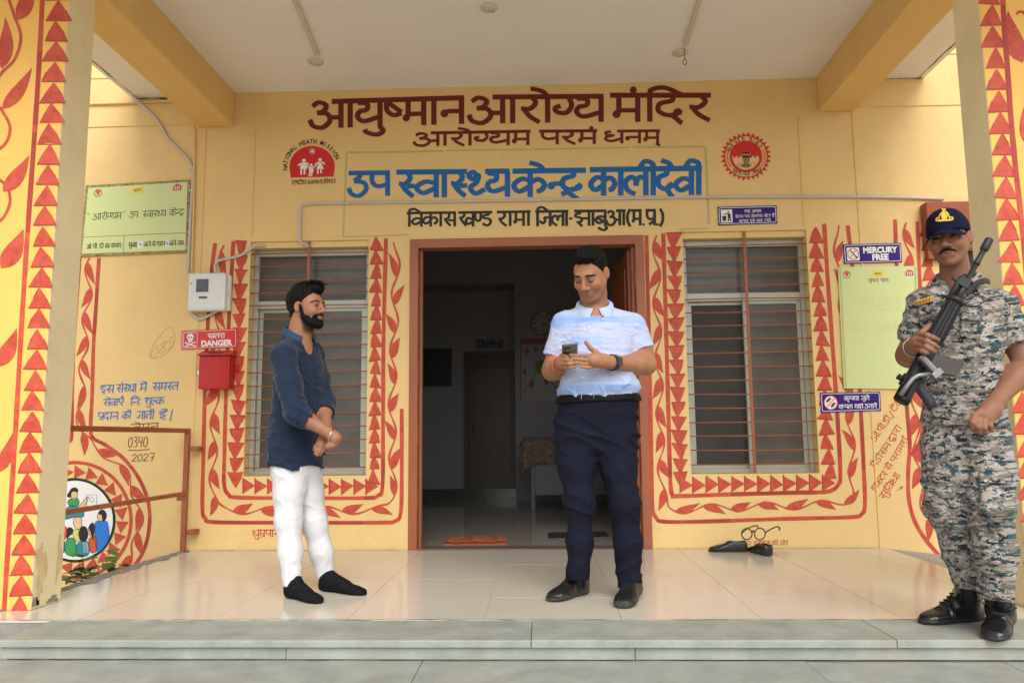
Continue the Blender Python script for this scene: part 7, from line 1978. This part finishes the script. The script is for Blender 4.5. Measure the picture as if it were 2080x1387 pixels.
    lo_, hi_ = bounds([P(552, 930, 3.9), P(690, 1185, 4.0), (P(600, 930, YA)[0], 3.75, .05)], .13); lo_[2] = -.01; hi_[2] = P(600, 905, YA)[2]+.02
    M_TRA = mat('white_denim', (.60, .60, .625), .8, .04, 10, .25, 300, stain=.12, stain_col=(.52, .50, .49), stain_scale=5, wrinkle=.10)
    _, TV, TQ = sculpt('trousers', pants, lo_, hi_, .0048, M_TRA, root, 2); TT = bvh(TV, TQ)
    mpT = lambda u, v, e=0.0: hit(TT, u, v, .0012+e)[0]
    m = MB(); ribbon(m, mpT, [(576+4*math.sin(t*2)+t*9, 955+t*230) for t in np.linspace(0, 1, 40)], .8); ribbon(m, mpT, [(577+t*33, 1183+t*2.0) for t in np.linspace(.05, .95, 10)], .8); ribbon(m, mpT, [(647+t*34, 1172+t*.5) for t in np.linspace(.08, .92, 10)], .8)
    ribbon(m, mpT, cr([(566, 950), (572, 962), (566, 980)], 5), .8); m.build('seam', mat('white_seam', (.52, .53, .57), .8, .05, 20), root)
    # bangle
    d = (wrN-elN)/np.linalg.norm(wrN-elN); d = d+V3(.25, 0, .1); d /= np.linalg.norm(d); a = np.cross(d, (0, 0, 1)); a /= np.linalg.norm(a); b = np.cross(d, a); wc = wrN+d*.004+V3(0, 0, -.006)
    MB().tube([wc+(math.cos(q)*a+math.sin(q)*b)*.0345 for q in np.linspace(0, 2*math.pi, 32)], .0028, 6, False).build('bangle', M_STEEL, root, True)
    # socks
    M_SOCK = mat('charcoal_sock', (.011, .0115, .013), .95, .25, 40, .5, 500, spec=.08)
    for he, to, an in (((583, 1211), (651, 1226), n4(596, 1188, 3.80, .036)), ((652, 1198), (742, 1209), n4(663, 1176, 4.0, .036))):
        H, T = G(*he), G(*to); fld, f, l, L = shoe_field(H, T, h=.075, w=.044)
        leg = cone(H+f*L*.20+V3(0, 0, .045), np.array(an[:3])+V3(0, 0, .04), .038, .036); instep = cone(H+f*L*.24+V3(0, 0, .052), H+f*L*.55+V3(0, 0, .034), .036, .028)
        lo, hi = np.minimum(np.minimum(H, T), an[:3])-.09, np.maximum(np.maximum(H, T), an[:3])+.09; lo[2] = -.03; hi[2] = .2
        sculpt('sock', lambda p: np.maximum(smin(smin(fld(p), leg(p), .03), instep(p), .02)+.001*vnoise(p*80), .0012-p[:, 2]), lo, hi, .0036, M_SOCK, root, 2)
man_left()

# ================================================================= guard with the rifle
def guard():
    YC = 3.14
    root = empty('person', (float(P(1970, 1285, 3.1)[0]), 3.1, 0), 'guard in grey and teal camouflage uniform and navy cap holding a rifle', 'person')
    base = (.25, .115, .068)
    yawb = math.radians(-24); fw = V3(math.sin(yawb), -math.cos(yawb), 0); e1 = V3(math.cos(yawb), math.sin(yawb), 0)
    hc = P(1928, 488, 3.06); s = .91; R = rotm(math.radians(-38), math.radians(-6), math.radians(4))
    opt = dict(fat=.001, jaw=.82, chin=.85, lid=.0008, moustache=.97, stubble=.18, lip=(.17, .055, .05))
    nb = P(1944, 582, 3.13)
    shL, elL, wrL = P(1882, 618, 3.12), P(1846, 722, 3.17), P(1855, 706, 2.97)
    shR, elR, wrR = P(2028, 624, 3.15), P(2088, 742, 3.08), P(2026, 812, 2.97)
    hf = local(in_frame(head_field(opt), hc, R, s), hc, .24)
    neck = cone(hc+R@V3(0, -.030, -.05)*s, nb+V3(0, .0, -.05), .050, .060)
    core = loft([row(596, 1915, 1985, YC, .05, .06), row(620, 1885, 2020, YC, .08, .085), row(700, 1880, 2018, YC, .09, .09), row(860, 1880, 2030, YC, .09, .09)], e1, fw)
    armL = chain([(*shL, .055), (*(shL*.5+elL*.5), .048), (*elL, .043), (*(elL*.6+wrL*.4), .042), (*wrL, .029)], .03)
    armR = chain([(*shR, .055), (*(shR*.5+elR*.5), .050), (*elR, .045), (*(elR*.7+wrR*.3), .044), (*wrR, .029)], .03)
    F3 = lambda *a: [P(x, y, Y) for x, y, Y in a]
    hL = [chain([(*wrL, .028), (*P(1863, 700, 2.93), .029), (*P(1868, 696, 2.905), .028)], .02)]
    fL = [finger(F3((1869, 679, 2.895), (1884, 681, 2.845), (1896, 686, 2.835), (1905, 690, 2.845)), .0100, .0080), finger(F3((1866, 689, 2.89), (1883, 693, 2.838), (1896, 700, 2.83), (1905, 706, 2.84)), .0102, .0080),
          finger(F3((1864, 700, 2.89), (1881, 704, 2.84), (1891, 710, 2.832), (1899, 714, 2.84)), .0100, .0078), finger(F3((1862, 710, 2.90), (1873, 713, 2.85), (1880, 716, 2.842), (1886, 717, 2.845)), .0092, .0072),
          finger(F3((1864, 692, 2.93), (1872, 676, 2.92), (1882, 667, 2.925), (1890, 661, 2.93)), .0125, .0090)]
    hR = [chain([(*wrR, .029), (*P(2012, 832, 2.945), .034), (*P(1999, 846, 2.93), .036)], .02)]
    fR = [finger(F3((1984, 846, 2.905), (1976, 858, 2.895), (1976, 869, 2.905), (1981, 875, 2.92)), .0105, .0085), finger(F3((1992, 853, 2.90), (1987, 867, 2.888), (1988, 876, 2.90), (1993, 879, 2.92)), .0105, .0085),
          finger(F3((2002, 856, 2.90), (2000, 869, 2.89), (2001, 877, 2.90), (2005, 878, 2.92)), .0102, .0083), finger(F3((2012, 854, 2.91), (2012, 865, 2.90), (2013, 872, 2.908), (2016, 874, 2.92)), .0095, .0078),
          finger(F3((1994, 834, 2.92), (1980, 843, 2.905), (1972, 855, 2.905)), .0120, .0090)]
    hnd = [local(union(hL+fL, .0025), P(1880, 695, 2.88), .17), local(union(hR+fR, .003), P(2000, 850, 2.92), .18)]
    def skin(p):
        d = smin(hf(p), neck(p), .018); d = smin(d, core(p), .05); d = smin(d, armL(p), .04); d = smin(d, armR(p), .04)
        for g in hnd: d = smin(d, g(p), .009)
        return d
    lo, hi = bounds([hc, shL, shR, elL, elR, P(1905, 700, 2.83), P(1990, 880, 2.9), P(1950, 850, YC)], .15)
    sculpt('body', skin, lo, hi, .0030, M_SKIN, root, 1, color=skin_colors(hc, R, s, opt, base))
    eyes_obj(hc, R, s, root, -.05, .02); eyebrows(opt, hc, R, s, root)
    facial_hair('moustache', opt, moust_w, hc, R, s, root, .0018, .5, None, (0, .082, -.053), .05)
    sculpt('hair', in_frame(lambda q: np.maximum(ellip((0, -.018, .036), (.0785, .097, .086))(q), -np.where(q[:, 1] < -.02, q[:, 2]+.055, np.where(np.abs(q[:, 0]) > .05, q[:, 2]-.008+.5*np.clip(.03-q[:, 1], 0, 1), q[:, 2]-.03)))+.001*vnoise(q*140), hc, R, s), hc-.15, hc+.15, .0035, M_HAIR, root, 1)
    # cap
    M_CAP = mat('navy_cap_cloth', (.0065, .0075, .026), .85, .12, 20, .3, 500, spec=.12)
    def capf(q):
        d = ellip((0, -.009, .040), (.0845, .111, .094))(q); d = smin(d, ellip((0, .034, .092), (.058, .055, .038))(q), .03)
        d = np.maximum(d, .024+.10*(q[:, 1])-q[:, 2]); 
        zb = .036-7.0*q[:, 0]**2-.30*(q[:, 1]-.085); br = np.abs(q[:, 2]-zb)*.8-.0028
        out = np.sqrt((q[:, 0]/.078)**2+(np.clip(q[:, 1]-.055, -1, 1)/.098)**2)-1; br = np.maximum(br, out*.07); br = np.maximum(br, .055-q[:, 1])
        d = smin(d, br, .004)
        return d+.0008*vnoise(q*90)
    _, CV, CQ = sculpt('cap', in_frame(capf, hc, R, s), hc-.2, hc+.2, .0032, M_CAP, root, 2); TC = bvh(CV, CQ)
    mpC = lambda u, v, e=0.0: hit(TC, u, v, .0022+e)[0]
    M_GOLD = mat('gold_embroidery', (.62, .42, .03), .5, .3, 200, .5, 400)
    def Q(x, y): return (1850+x/8.67, 410+y/8.67)
    m = MB()
    ribbon(m, mpC, cr([Q(500, 310), Q(515, 240), Q(560, 190), Q(600, 175), Q(645, 205), Q(672, 260), Q(680, 310), Q(640, 318), Q(550, 320)], 4, True), 2.2, closed=True)
    poly(m, mpC, ell(*Q(592, 255), 6.5, 7.5, 14), .0008); ribbon(m, mpC, [Q(580, 180), Q(582, 155), Q(583, 132)], 5.0, .0008); ribbon(m, mpC, [Q(545, 140), Q(582, 150), Q(620, 142)], 2.4, .0012)
    ribbon(m, mpC, cr([Q(445, 330), Q(520, 338), Q(600, 332), Q(680, 325), Q(740, 312)], 5), 3.2, .0006); ribbon(m, mpC, cr([Q(448, 330), Q(465, 295), Q(500, 285)], 5), 2.6, .001); ribbon(m, mpC, cr([Q(742, 310), Q(725, 280), Q(690, 275)], 5), 2.6, .001)
    m.build('cap_badge', M_GOLD, root)
    # camouflage cloth: snapped noise gives the pixel pattern
    def camo(n, cb, b):
        tc = n.nodes.new('ShaderNodeTexCoord')
        def layer(sc, snap, seed, zs=2.0):
            mp = n.nodes.new('ShaderNodeMapping'); mp.inputs['Location'].default_value = (seed, seed*.7, seed*1.3); n.links.new(cb.outputs[0], mp.inputs[0])
            sn = n.nodes.new('ShaderNodeVectorMath'); sn.operation = 'SNAP'; sn.inputs[1].default_value = (snap, snap, snap); n.links.new(mp.outputs[0], sn.inputs[0])
            m2 = n.nodes.new('ShaderNodeMapping'); m2.inputs['Scale'].default_value = (sc, sc*zs, sc); n.links.new(sn.outputs[0], m2.inputs[0])
            nz = n.nodes.new('ShaderNodeTexNoise'); nz.inputs['Scale'].default_value = 1; nz.inputs['Detail'].default_value = 3.5; nz.inputs['Roughness'].default_value = .62; n.links.new(m2.outputs[0], nz.inputs['Vector']); return nz.outputs[0]
        cur = None
        r0 = ramp_node(n, [(0, (.33, .29, .25)), (.49, (.165, .145, .125))], 'CONSTANT'); n.links.new(layer(24, .0034, 1.3), r0.inputs[0]); cur = r0.outputs[0]
        for sc, seed, th, c in ((20, 5.1, .565, (.37, .345, .32)), (21, 9.7, .560, (.026, .062, .074)), (24, 14.2, .590, (.014, .013, .020))):
            th_ = n.nodes.new('ShaderNodeMath'); th_.operation = 'GREATER_THAN'; th_.inputs[1].default_value = th; n.links.new(layer(sc*1.25, .0034, seed, 2.0), th_.inputs[0])
            mx = n.nodes.new('ShaderNodeMix'); mx.data_type = 'RGBA'; mx.inputs['B'].default_value = (*c, 1); n.links.new(th_.outputs[0], mx.inputs['Factor']); n.links.new(cur, mx.inputs['A']); cur = mx.outputs['Result']
        n.links.new(cur, b.inputs['Base Color'])
    M_CAMO = cloth_mat('pixel_camouflage_cloth', None, builder=camo, fine=800, bump=.25)
    rows = [row(578, 1917, 1976, YC, .055, .058), row(588, 1900, 1996, YC, .075, .078), row(602, 1886, 2018, YC, .095, .095), row(640, 1880, 2022, YC, .110, .105), row(690, 1878, 2024, YC, .114, .104), row(760, 1877, 2028, YC, .118, .102), row(830, 1880, 2034, YC, .122, .112), row(885, 1882, 2040, YC, .130, .122)]
    tor = loft(rows, e1, fw, 2.15); inn = loft([(z, x, y, a-.012, b-.012, c-.012) for z, x, y, a, b, c in rows], e1, fw, 2.15)
    sL, sR = sleeve(shL, elL, .066, .064, .78, .052), sleeve(shR, elR, .068, .070, .66, .058)
    zh = P(1960, 870, 3.0)[2]; thr = ellip(nb+fw*.078+V3(0, 0, -.004), (.034, .036, .055))
    yoke = union([cone(nb+V3(0, .01, -.02), shL+V3(0, 0, .004), .056, .062), cone(nb+V3(0, .01, -.02), shR+V3(0, 0, .004), .056, .062)], .03)
    def shirt0(p):
        d = smax(tor(p), zh+.010*np.sin(p[:, 0]*9)-p[:, 2], .005)
        d = smin(d, yoke(p), .03); d = smin(d, sL(p), .028); d = smin(d, sR(p), .028); return smax(d, -thr(p), .006)
    shirt = creased(shirt0, lambda p: folds(p, (9, 9, 17), .009, 83, .9)+folds(p, (18, 9, 11), .006, 97, .9))
    lo, hi = bounds([P(1840, 585, YC), P(2080, 585, YC), P(1860, 880, YC), P(2060, 880, YC), elL, elR, shL, shR], .15)
    guv = lambda V: {'su': V@e1+.45*(V@fw), 'sv': V[:, 2]+.2*(V@fw)}
    _, SV, SQ = sculpt('shirt', shirt, lo, hi, .0046, M_CAMO, root, 2, attr=guv); TS = bvh(SV, SQ)
    def uvify(o):
        V = np.array([v.co[:] for v in o.data.vertices])+np.array(wl(o)); 
        for k, a in guv(V).items(): at = o.data.attributes.new(k, 'FLOAT', 'POINT'); at.data.foreach_set('value', a.astype(np.float32))
        return o
    uvify(collar('collar', nb+fw*.006+V3(0, 0, .012), e1, fw, .070, .072, M_CAMO, root, h=.036, gap=.55, tilt=.030, tip=.036, flare=.026))
    mpS = lambda u, v, e=0.0: hit(TS, u, v, .002+e)[0]
    m = MB(); M_CSEAM = mat('camouflage_seam', (.05, .045, .04), .9, .2, 30)
    def seam(pts, w_=.9, tree=TS, mb=None, lift=.0105):
        q = [hit(tree, x, y, lift)[0] for x, y in pts]; q = [v for v in q if v is not None]
        if len(q) > 2: (mb or m).tube(q, .0011*w_, 5)
    for P0 in ([(1951, 633), (1970, 637), (1990, 640), (1989, 656), (1970, 653), (1951, 650), (1951, 633)], [(1951, 651), (1950, 686), (1968, 689), (1986, 690), (1988, 657)], [(1869, 640), (1869, 672), (1880, 670), (1892, 668)], [(2050, 618), (2046, 650), (2043, 690)], [(1897, 690), (1895, 760), (1896, 860)]):
        seam([tuple(v) for v in cr(P0, 5)])
    seam([(1890+8*k, 864+.3*k) for k in range(19)], 1.0, lift=.002)
    m.build('stitching', M_CSEAM, root, True, kind='stuff')
    # pockets with flaps, epaulettes, badge
    for q in (((1952, 648), (1988, 656), (1986, 690), (1950, 686)), ((1868, 640), (1889, 638), (1892, 668), (1869, 672))): uvify(patch('pocket', TS, q, 8, 8, M_CAMO, root, .004))
    for q in (((1951, 633), (1990, 640), (1989, 655), (1951, 650)), ((1866, 622), (1890, 618), (1891, 634), (1867, 640))): uvify(patch('pocket_flap', TS, q, 8, 4, M_CAMO, root, .008))
    patch('epaulette', TS, ((1983, 566), (2020, 572), (2024, 584), (1984, 578)), 8, 4, mat('black_webbing', (.016, .015, .015), .7, .2, 60), root, .009, .004)
    patch('shoulder_title', TS, ((2004, 571), (2020, 562), (2024, 570), (2006, 578)), 6, 3, M_GOLD, root, .014, .003) if False else patch('shoulder_title', TS, ((2001, 569), (2021, 572), (2022, 579), (2001, 577)), 6, 3, M_GOLD, root, .016, .003)
    patch('epaulette', TS, ((1868, 572), (1893, 568), (1893, 577), (1868, 581)), 6, 3, mat('black_webbing', (.016, .015, .015)), root, .009, .004)
    patch('name_tag', TS, ((1860, 613), (1891, 603), (1893, 613), (1862, 623)), 8, 3, mat('orange_name_tag', (.55, .24, .02), .6, .1, 60), root, .010, .003)
    m = MB(); mpN = lambda u, v, e=0.0: hit(TS, u, v, .0135+e)[0]
    for k in range(5): x = 1865+k*5.4; y = 617.5-k*1.9; ribbon(m, mpN, [(x, y-2.6), (x+1.3, y), (x+.2, y+2.6)], 1.3); ribbon(m, mpN, [(x-.5, y-2.2), (x+3.2, y-3.4)], 1.0)
    m.build('name_tag_print', M_BLACK, root)
    for x, y in ((1942, 577), (1914, 597), (1980, 638)): button(TS, x, y, .0062, mat('grey_button', (.40, .42, .38), .4, .05, 30), root, .009)
    # trousers
    hips = loft([row(840, 1890, 2025, YC, .100, .100), row(880, 1886, 2032, YC, .102, .112), row(920, 1884, 2034, YC, .095, .112), row(945, 1888, 2028, YC, .07, .09), row(962, 1900, 2018, YC, .045, .055)], e1, fw, 2.2)
    lL = chain([n4(1921, 905, 3.15, .086), n4(1926, 970, 3.15, .080), n4(1932, 1035, 3.15, .078), n4(1953, 1110, 3.17, .066), n4(1974, 1190, 3.18, .056)], .05)
    lR = chain([n4(2003, 905, 3.13, .088), n4(2008, 970, 3.08, .082), n4(2012, 1035, 3.03, .075), n4(2018, 1120, 3.03, .066), n4(2028, 1210, 3.05, .060)], .05)
    zL, zR = P(1969, 1199, 3.15)[2], P(2029, 1222, 3.02)[2]
    xk = float(P(2029, 1222, 3.02)[0])
    def pants0(p):
        l = smax(lL(p), zL-p[:, 2], .004); r = smax(lR(p), zR-p[:, 2]-.15*(p[:, 0]-xk), .004); return smin(smin(l, r, .005), hips(p), .035)
    def pfold(p):
        low = np.clip(1-(p[:, 2]-.12)/.42, 0, 1); kn = np.exp(-((p[:, 2]-.46)/.12)**2)
        return folds(p, (7, 7, 15), 1, 111, .9)*(.004+.012*low+.009*kn)+folds(p, (15, 8, 9), .005, 131, .9)
    pants = creased(pants0, pfold)
    lo, hi = bounds([P(1870, 880, YC), P(2062, 880, YC), (float(P(1950, 1100, 3.1)[0]), 3.0, .1)], .14); lo[2] = -.01; hi[2] = P(1950, 840, YC)[2]+.02
    puv = lambda V: {'su': V@e1+.45*(V@fw)+7.0, 'sv': V[:, 2]+3.0}
    _, TV, TQ = sculpt('trousers', pants, lo, hi, .0050, M_CAMO, root, 2, attr=puv); TT = bvh(TV, TQ)
    def uvp(o):
        V = np.array([v.co[:] for v in o.data.vertices])+np.array(wl(o))
        for k, a in puv(V).items(): at = o.data.attributes.new(k, 'FLOAT', 'POINT'); at.data.foreach_set('value', a.astype(np.float32))
    uvp(patch('cargo_pocket', TT, ((1992, 990), (2046, 985), (2050, 1046), (1994, 1048)), 8, 8, M_CAMO, root, .008)); uvp(patch('cargo_flap', TT, ((1990, 962), (2045, 957), (2047, 984), (1991, 988)), 8, 4, M_CAMO, root, .012))
    button(TT, 2002, 981, .006, mat('grey_button', (.40, .42, .38)), root, .016)
    m = MB()
    for P0 in ([(1990, 962), (2018, 959), (2045, 957), (2047, 984), (2020, 986), (1991, 988), (1990, 962)], [(1992, 990), (1994, 1048), (2022, 1047), (2050, 1046)], [(1972, 930), (1974, 1000), (1976, 1060), (1984, 1120)]): seam([tuple(v) for v in cr(P0, 5)], 1.0, TT, m, .014)
    m.build('stitching', M_CSEAM, root, True, kind='stuff')
    # boots
    M_BOOT = mat('polished_black_boot', (.012, .012, .013), .24, .3, 14, .2, 120, rvar=.08)
    for he, to, an in (((1994, 1259), (1872, 1267), n4(1972, 1190, 3.18, .05)), ((2040, 1272), (2003, 1330), n4(2030, 1212, 3.06, .052))):
        H, T = G(*he), G(*to); L0 = np.linalg.norm(T-H); T = H+(T-H)/L0*min(max(L0, .262), .285); fld, f, l, L = shoe_field(H, T, h=.098, w=.050)
        leg = cone(H+f*L*.22+V3(0, 0, .06), np.array(an[:3])+V3(0, 0, .03), .050, .052); ins = cone(H+f*L*.28+V3(0, 0, .085), H+f*L*.62+V3(0, 0, .045), .040, .026)
        lo, hi = np.minimum(np.minimum(H, T), an[:3])-.10, np.maximum(np.maximum(H, T), an[:3])+.10; lo[2] = -.03; hi[2] = an[2]+.04
        def bf(p):
            d = smin(smin(fld(p), leg(p), .025), ins(p), .02); u = ((p-H)@f)/L
            return d+.0012*np.sin(u*60)*np.exp(-((u-.62)/.07)**2)*2+.0008*vnoise(p*50)
        _, BV, BQ = sculpt('boot', lambda p: np.maximum(bf(p), .014-p[:, 2]), lo, hi, .0036, M_BOOT, root, 2); TB = bvh(BV, BQ)
        so_, *_ = shoe_field(H-f*.003, T+f*.005, h=.098, w=.0535)
        sculpt('boot_sole', lambda p: np.maximum(np.maximum(so_(p), p[:, 2]-.020), .0012-p[:, 2]), lo, hi, .0036, M_DARK, root, 1)
        top = lambda u, v, up=.2: TB.ray_cast(Vector(H+f*L*u+l*v+V3(0, 0, up)), Vector((0, 0, -1)))
        m = MB()
        for k in range(6):
            pts = []
            for v in np.linspace(-.026, .026, 7):
                h_ = TB.find_nearest(Vector(H+f*(L*(.34+k*.055))+l*v+V3(0, 0, .135-k*.012)))
                pts.append(np.array(h_[0])+np.array(h_[1])*.003)
            m.tube(pts, .0026, 5)
        m.build('laces', mat('boot_lace', (.01, .01, .01), .8), root, True)
    # bracelet
    d = (P(1866, 700, 2.92)-wrL); d /= np.linalg.norm(d); a = np.cross(d, (0, 0, 1)); a /= np.linalg.norm(a); b = np.cross(d, a)
    m = MB(); 
    for q in np.linspace(0, 2*math.pi, 30)[:-1]:
        c_ = wrL-d*.004+(math.cos(q)*a+math.sin(q)*b)*.034; m.tube([c_-.0035*(-math.sin(q)*a+math.cos(q)*b), c_, c_+.0035*(-math.sin(q)*a+math.cos(q)*b)], [.0015, .0034, .0015], 6)
    m.build('bracelet', M_STEEL, root, True, kind='stuff')

    # ---------------------------------------------------------------- rifle
    O, M = P(1830, 812, 2.905), P(2006, 487, 2.935)
    ax = (M-O); L = np.linalg.norm(ax); ax = ax/L; top = P(1830-88, 812-48, 2.905)-O; top -= ax*(top@ax); top /= np.linalg.norm(top); sd_ = np.cross(ax, top); sd_ = sd_ if sd_[1] < 0 else -sd_
    k = L/369.6
    rf = empty('rifle', O, 'black assault rifle with folded silver stock held across the chest', 'rifle')
    M_GUN = mat('black_gun_polymer', (.007, .007, .008), .55, .2, 20, .15, 200, spec=.3); M_GUNM = mat('parkerised_steel', (.022, .022, .022), .5, .15, 20, metal=.2); M_ALS = mat('bare_aluminium', (.22, .22, .22), .42, .1, 10, metal=.6); M_MAG = mat('smoked_magazine', (.045, .036, .030), .35, .2, 12)
    def pt(t, u, v=0.0): return O+ax*t*k+top*u*k+sd_*v*k
    def bar(name, t0, t1, u0, u1, hv, m_, bev=.003, v0=0.0): mb = MB(); mb.obox(pt((t0+t1)/2, (u0+u1)/2, v0), ax, top, sd_, (t1-t0)/2*k, (u1-u0)/2*k, hv*k, bev); return mb.build(name, m_, rf)
    bar('receiver', 2, 128, -13, 9, 11, M_GUN, .004)
    MB().tube([pt(-2, 2), pt(128, 2)], 12*k, 14).build('receiver_tube', M_GUN, rf, True)
    MB().tube([pt(-4, -2), pt(6, -2)], [14*k, 15*k], 14).build('rear_cap', M_GUN, rf, True)
    MB().tube([pt(36, 16, 4), pt(36, 27, 4)], [5*k, 6*k], 10).build('sight_drum', M_GUN, rf, True); bar('rear_sight', 26, 50, 10, 17, 6, M_GUN, .002)
    # handguard with ribs
    V = []; F = []; n = 40; ts = np.linspace(126, 224, 12)
    for t in ts:
        for q in range(n):
            a_ = 2*math.pi*q/n; rr_ = (15.8-2.5*abs(t-150)/80)*(1+.05*(1 if (q % 4) < 2 else -1)); V.append(pt(t, -1+rr_*1.08*math.cos(a_), rr_*.92*math.sin(a_)))
    F = [(i*n+q, i*n+(q+1) % n, (i+1)*n+(q+1) % n, (i+1)*n+q) for i in range(len(ts)-1) for q in range(n)]+[tuple(range(n)), tuple((len(ts)-1)*n+q for q in range(n))]
    mobj('handguard', V, F, M_GUN, rf)
    MB().tube([pt(222, -1), pt(231, -1)], [17*k, 15*k], 20).build('handguard_cap', M_GUNM, rf, True)
    MB().tube([pt(224, -3), pt(262, -3), pt(264, -3), pt(318, -3)], [6.6*k, 6.6*k, 5.4*k, 5.2*k], 14).build('barrel', M_GUNM, rf, True)
    MB().tube([pt(312, -3), pt(316, -3), pt(326, -3), pt(350, -3)], [6.2*k, 6.6*k, 5.4*k, 5.6*k], 14).build('muzzle_collar', M_GUNM, rf, True)
    MB().tube([pt(345, -3), pt(348, -3), pt(371, -3), pt(373, -3)], [6*k, 8*k, 8*k, 6.5*k], 16).build('flash_hider', M_GUNM, rf, True)
    for t in (353, 360, 367): MB().tube([pt(t, -3, 7.0), pt(t, -3, 8.4)], 1.7*k, 8).build('vent_hole', M_BLACK, rf)
    MB().tube([pt(224, 10), pt(270, 10), pt(284, 4)], [6*k, 6*k, 4*k], 12).build('gas_tube', M_GUNM, rf, True)
    bar('gas_block', 256, 276, -9, 12, 8, M_GUNM, .003); bar('front_sight', 262, 270, 12, 24, 3, M_GUNM, .001)
    # magazine curves forward and down
    mb = MB(); prev = None; nseg = 8; Vm = []; Fm = []
    for i in range(nseg+1):
        t = i/nseg; cx = 96+t*t*15; uy = -10-t*58; w_ = 17
        for dt, dv in ((-w_, -7), (w_, -7), (w_, 7), (-w_, 7)): Vm.append(pt(cx+dt, uy, dv))
    for i in range(nseg):
        for q in range(4): Fm.append((i*4+q, i*4+(q+1) % 4, (i+1)*4+(q+1) % 4, (i+1)*4+q))
    Fm += [(0, 1, 2, 3), tuple(nseg*4+q for q in range(4))]
    add_bevel(mobj('magazine', Vm, Fm, M_MAG, rf), .003)
    # pistol grip
    Vm = []; Fm = []
    for i in range(7):
        t = i/6; cx = 42-t*22; uy = -12-t*44; w_ = 11.5-2.0*math.sin(t*3)+t*1.5; hv = 8.0
        for q in range(12): a_ = 2*math.pi*q/12; Vm.append(pt(cx+w_*math.cos(a_), uy, hv*math.sin(a_)))
    for i in range(6):
        for q in range(12): Fm.append((i*12+q, i*12+(q+1) % 12, (i+1)*12+(q+1) % 12, (i+1)*12+q))
    Fm += [tuple(range(12)), tuple(72+q for q in range(12))]
    mobj('pistol_grip', Vm, Fm, mat('blue_black_grip', (.016, .019, .026), .4, .1, 20), rf, True)
    MB().tube([pt(56, -13), pt(58, -26), pt(72, -30), pt(80, -14)], 1.6*k, 6).build('trigger_guard', M_GUNM, rf, True); MB().tube([pt(64, -12), pt(63, -22)], 1.6*k, 6).build('trigger', M_GUNM, rf, True)
    # folded stock: strut and ribbed butt plate on the camera side
    MB().tube([P(1829, 803, 2.875), P(1845, 780, 2.872), P(1855, 768, 2.87), P(1866, 762, 2.868), P(1893, 759, 2.865)], 4.4*k, 10).build('stock_strut', M_ALS, rf, True)
    a0, a1 = P(1869, 723, 2.868), P(1901, 757, 2.862); ad = (a1-a0); Lb = np.linalg.norm(ad); ad /= Lb; an_ = np.cross(ad, V3(0, -1, 0)); an_ /= np.linalg.norm(an_); ao = np.cross(ad, an_)
    MB().obox((a0+a1)/2, ad, an_, ao, Lb/2, .0105, .012, .003).build('butt_plate', M_ALS, rf)
    so2 = 1 if ao[1] < 0 else -1
    for i in range(9): MB().obox(a0+ad*Lb*(.1+.09*i)+ao*so2*.0125+an_*.004, ad, an_, ao, .0012, .006, .0012).build('butt_rib', M_GUNM, rf)
    MB().obox(a1+ad*.004, ad, an_, ao, .012, .020, .012, .003).build('butt_toe', M_ALS, rf)
    # sling
    q = [pt(250, -12, 2), P(1972, 588, 2.97), P(1985, 575, 3.0), P(2000, 570, 3.06), P(2010, 572, 3.16)]
    V = []; c_ = cr(q, 5)
    for p in c_: V += [p+V3(0, 0, .011), p+V3(.004, 0, -.011)]
    o = mobj('sling', V, [(i*2, i*2+1, i*2+3, i*2+2) for i in range(len(c_)-1)], mat('black_webbing', (.016, .015, .015)), rf, True); s_ = o.modifiers.new('thick', 'SOLIDIFY'); s_.thickness = .003
guard()

# ------------------------------------------------------------------ print, lettering and other flat multi-piece marks count as one part each
for o in list(bpy.data.objects):
    if o.type != 'MESH' or o.parent is None: continue
    n = o.name.split('.')[0]
    if n in ('white_print', 'white_lettering', 'black_lettering', 'dark_lettering', 'pictogram', 'skull_eyes', 'black_device', 'light_strokes', 'red_ring', 'white_family', 'red_logos', 'white_figures', 'patch_lettering', 'paper_patches', 'blue_numerals', 'stippled_margin', 'pencil_writing', 'black_outlines', 'white_stripes', 'name_tag_print', 'placket_seam', 'seam', 'laces', 'wrist_thread', 'cap_badge', 'scratch_line', 'red_border', 'red_circle', 'white_border') or n.endswith('_areas'):
        o['kind'] = 'stuff'
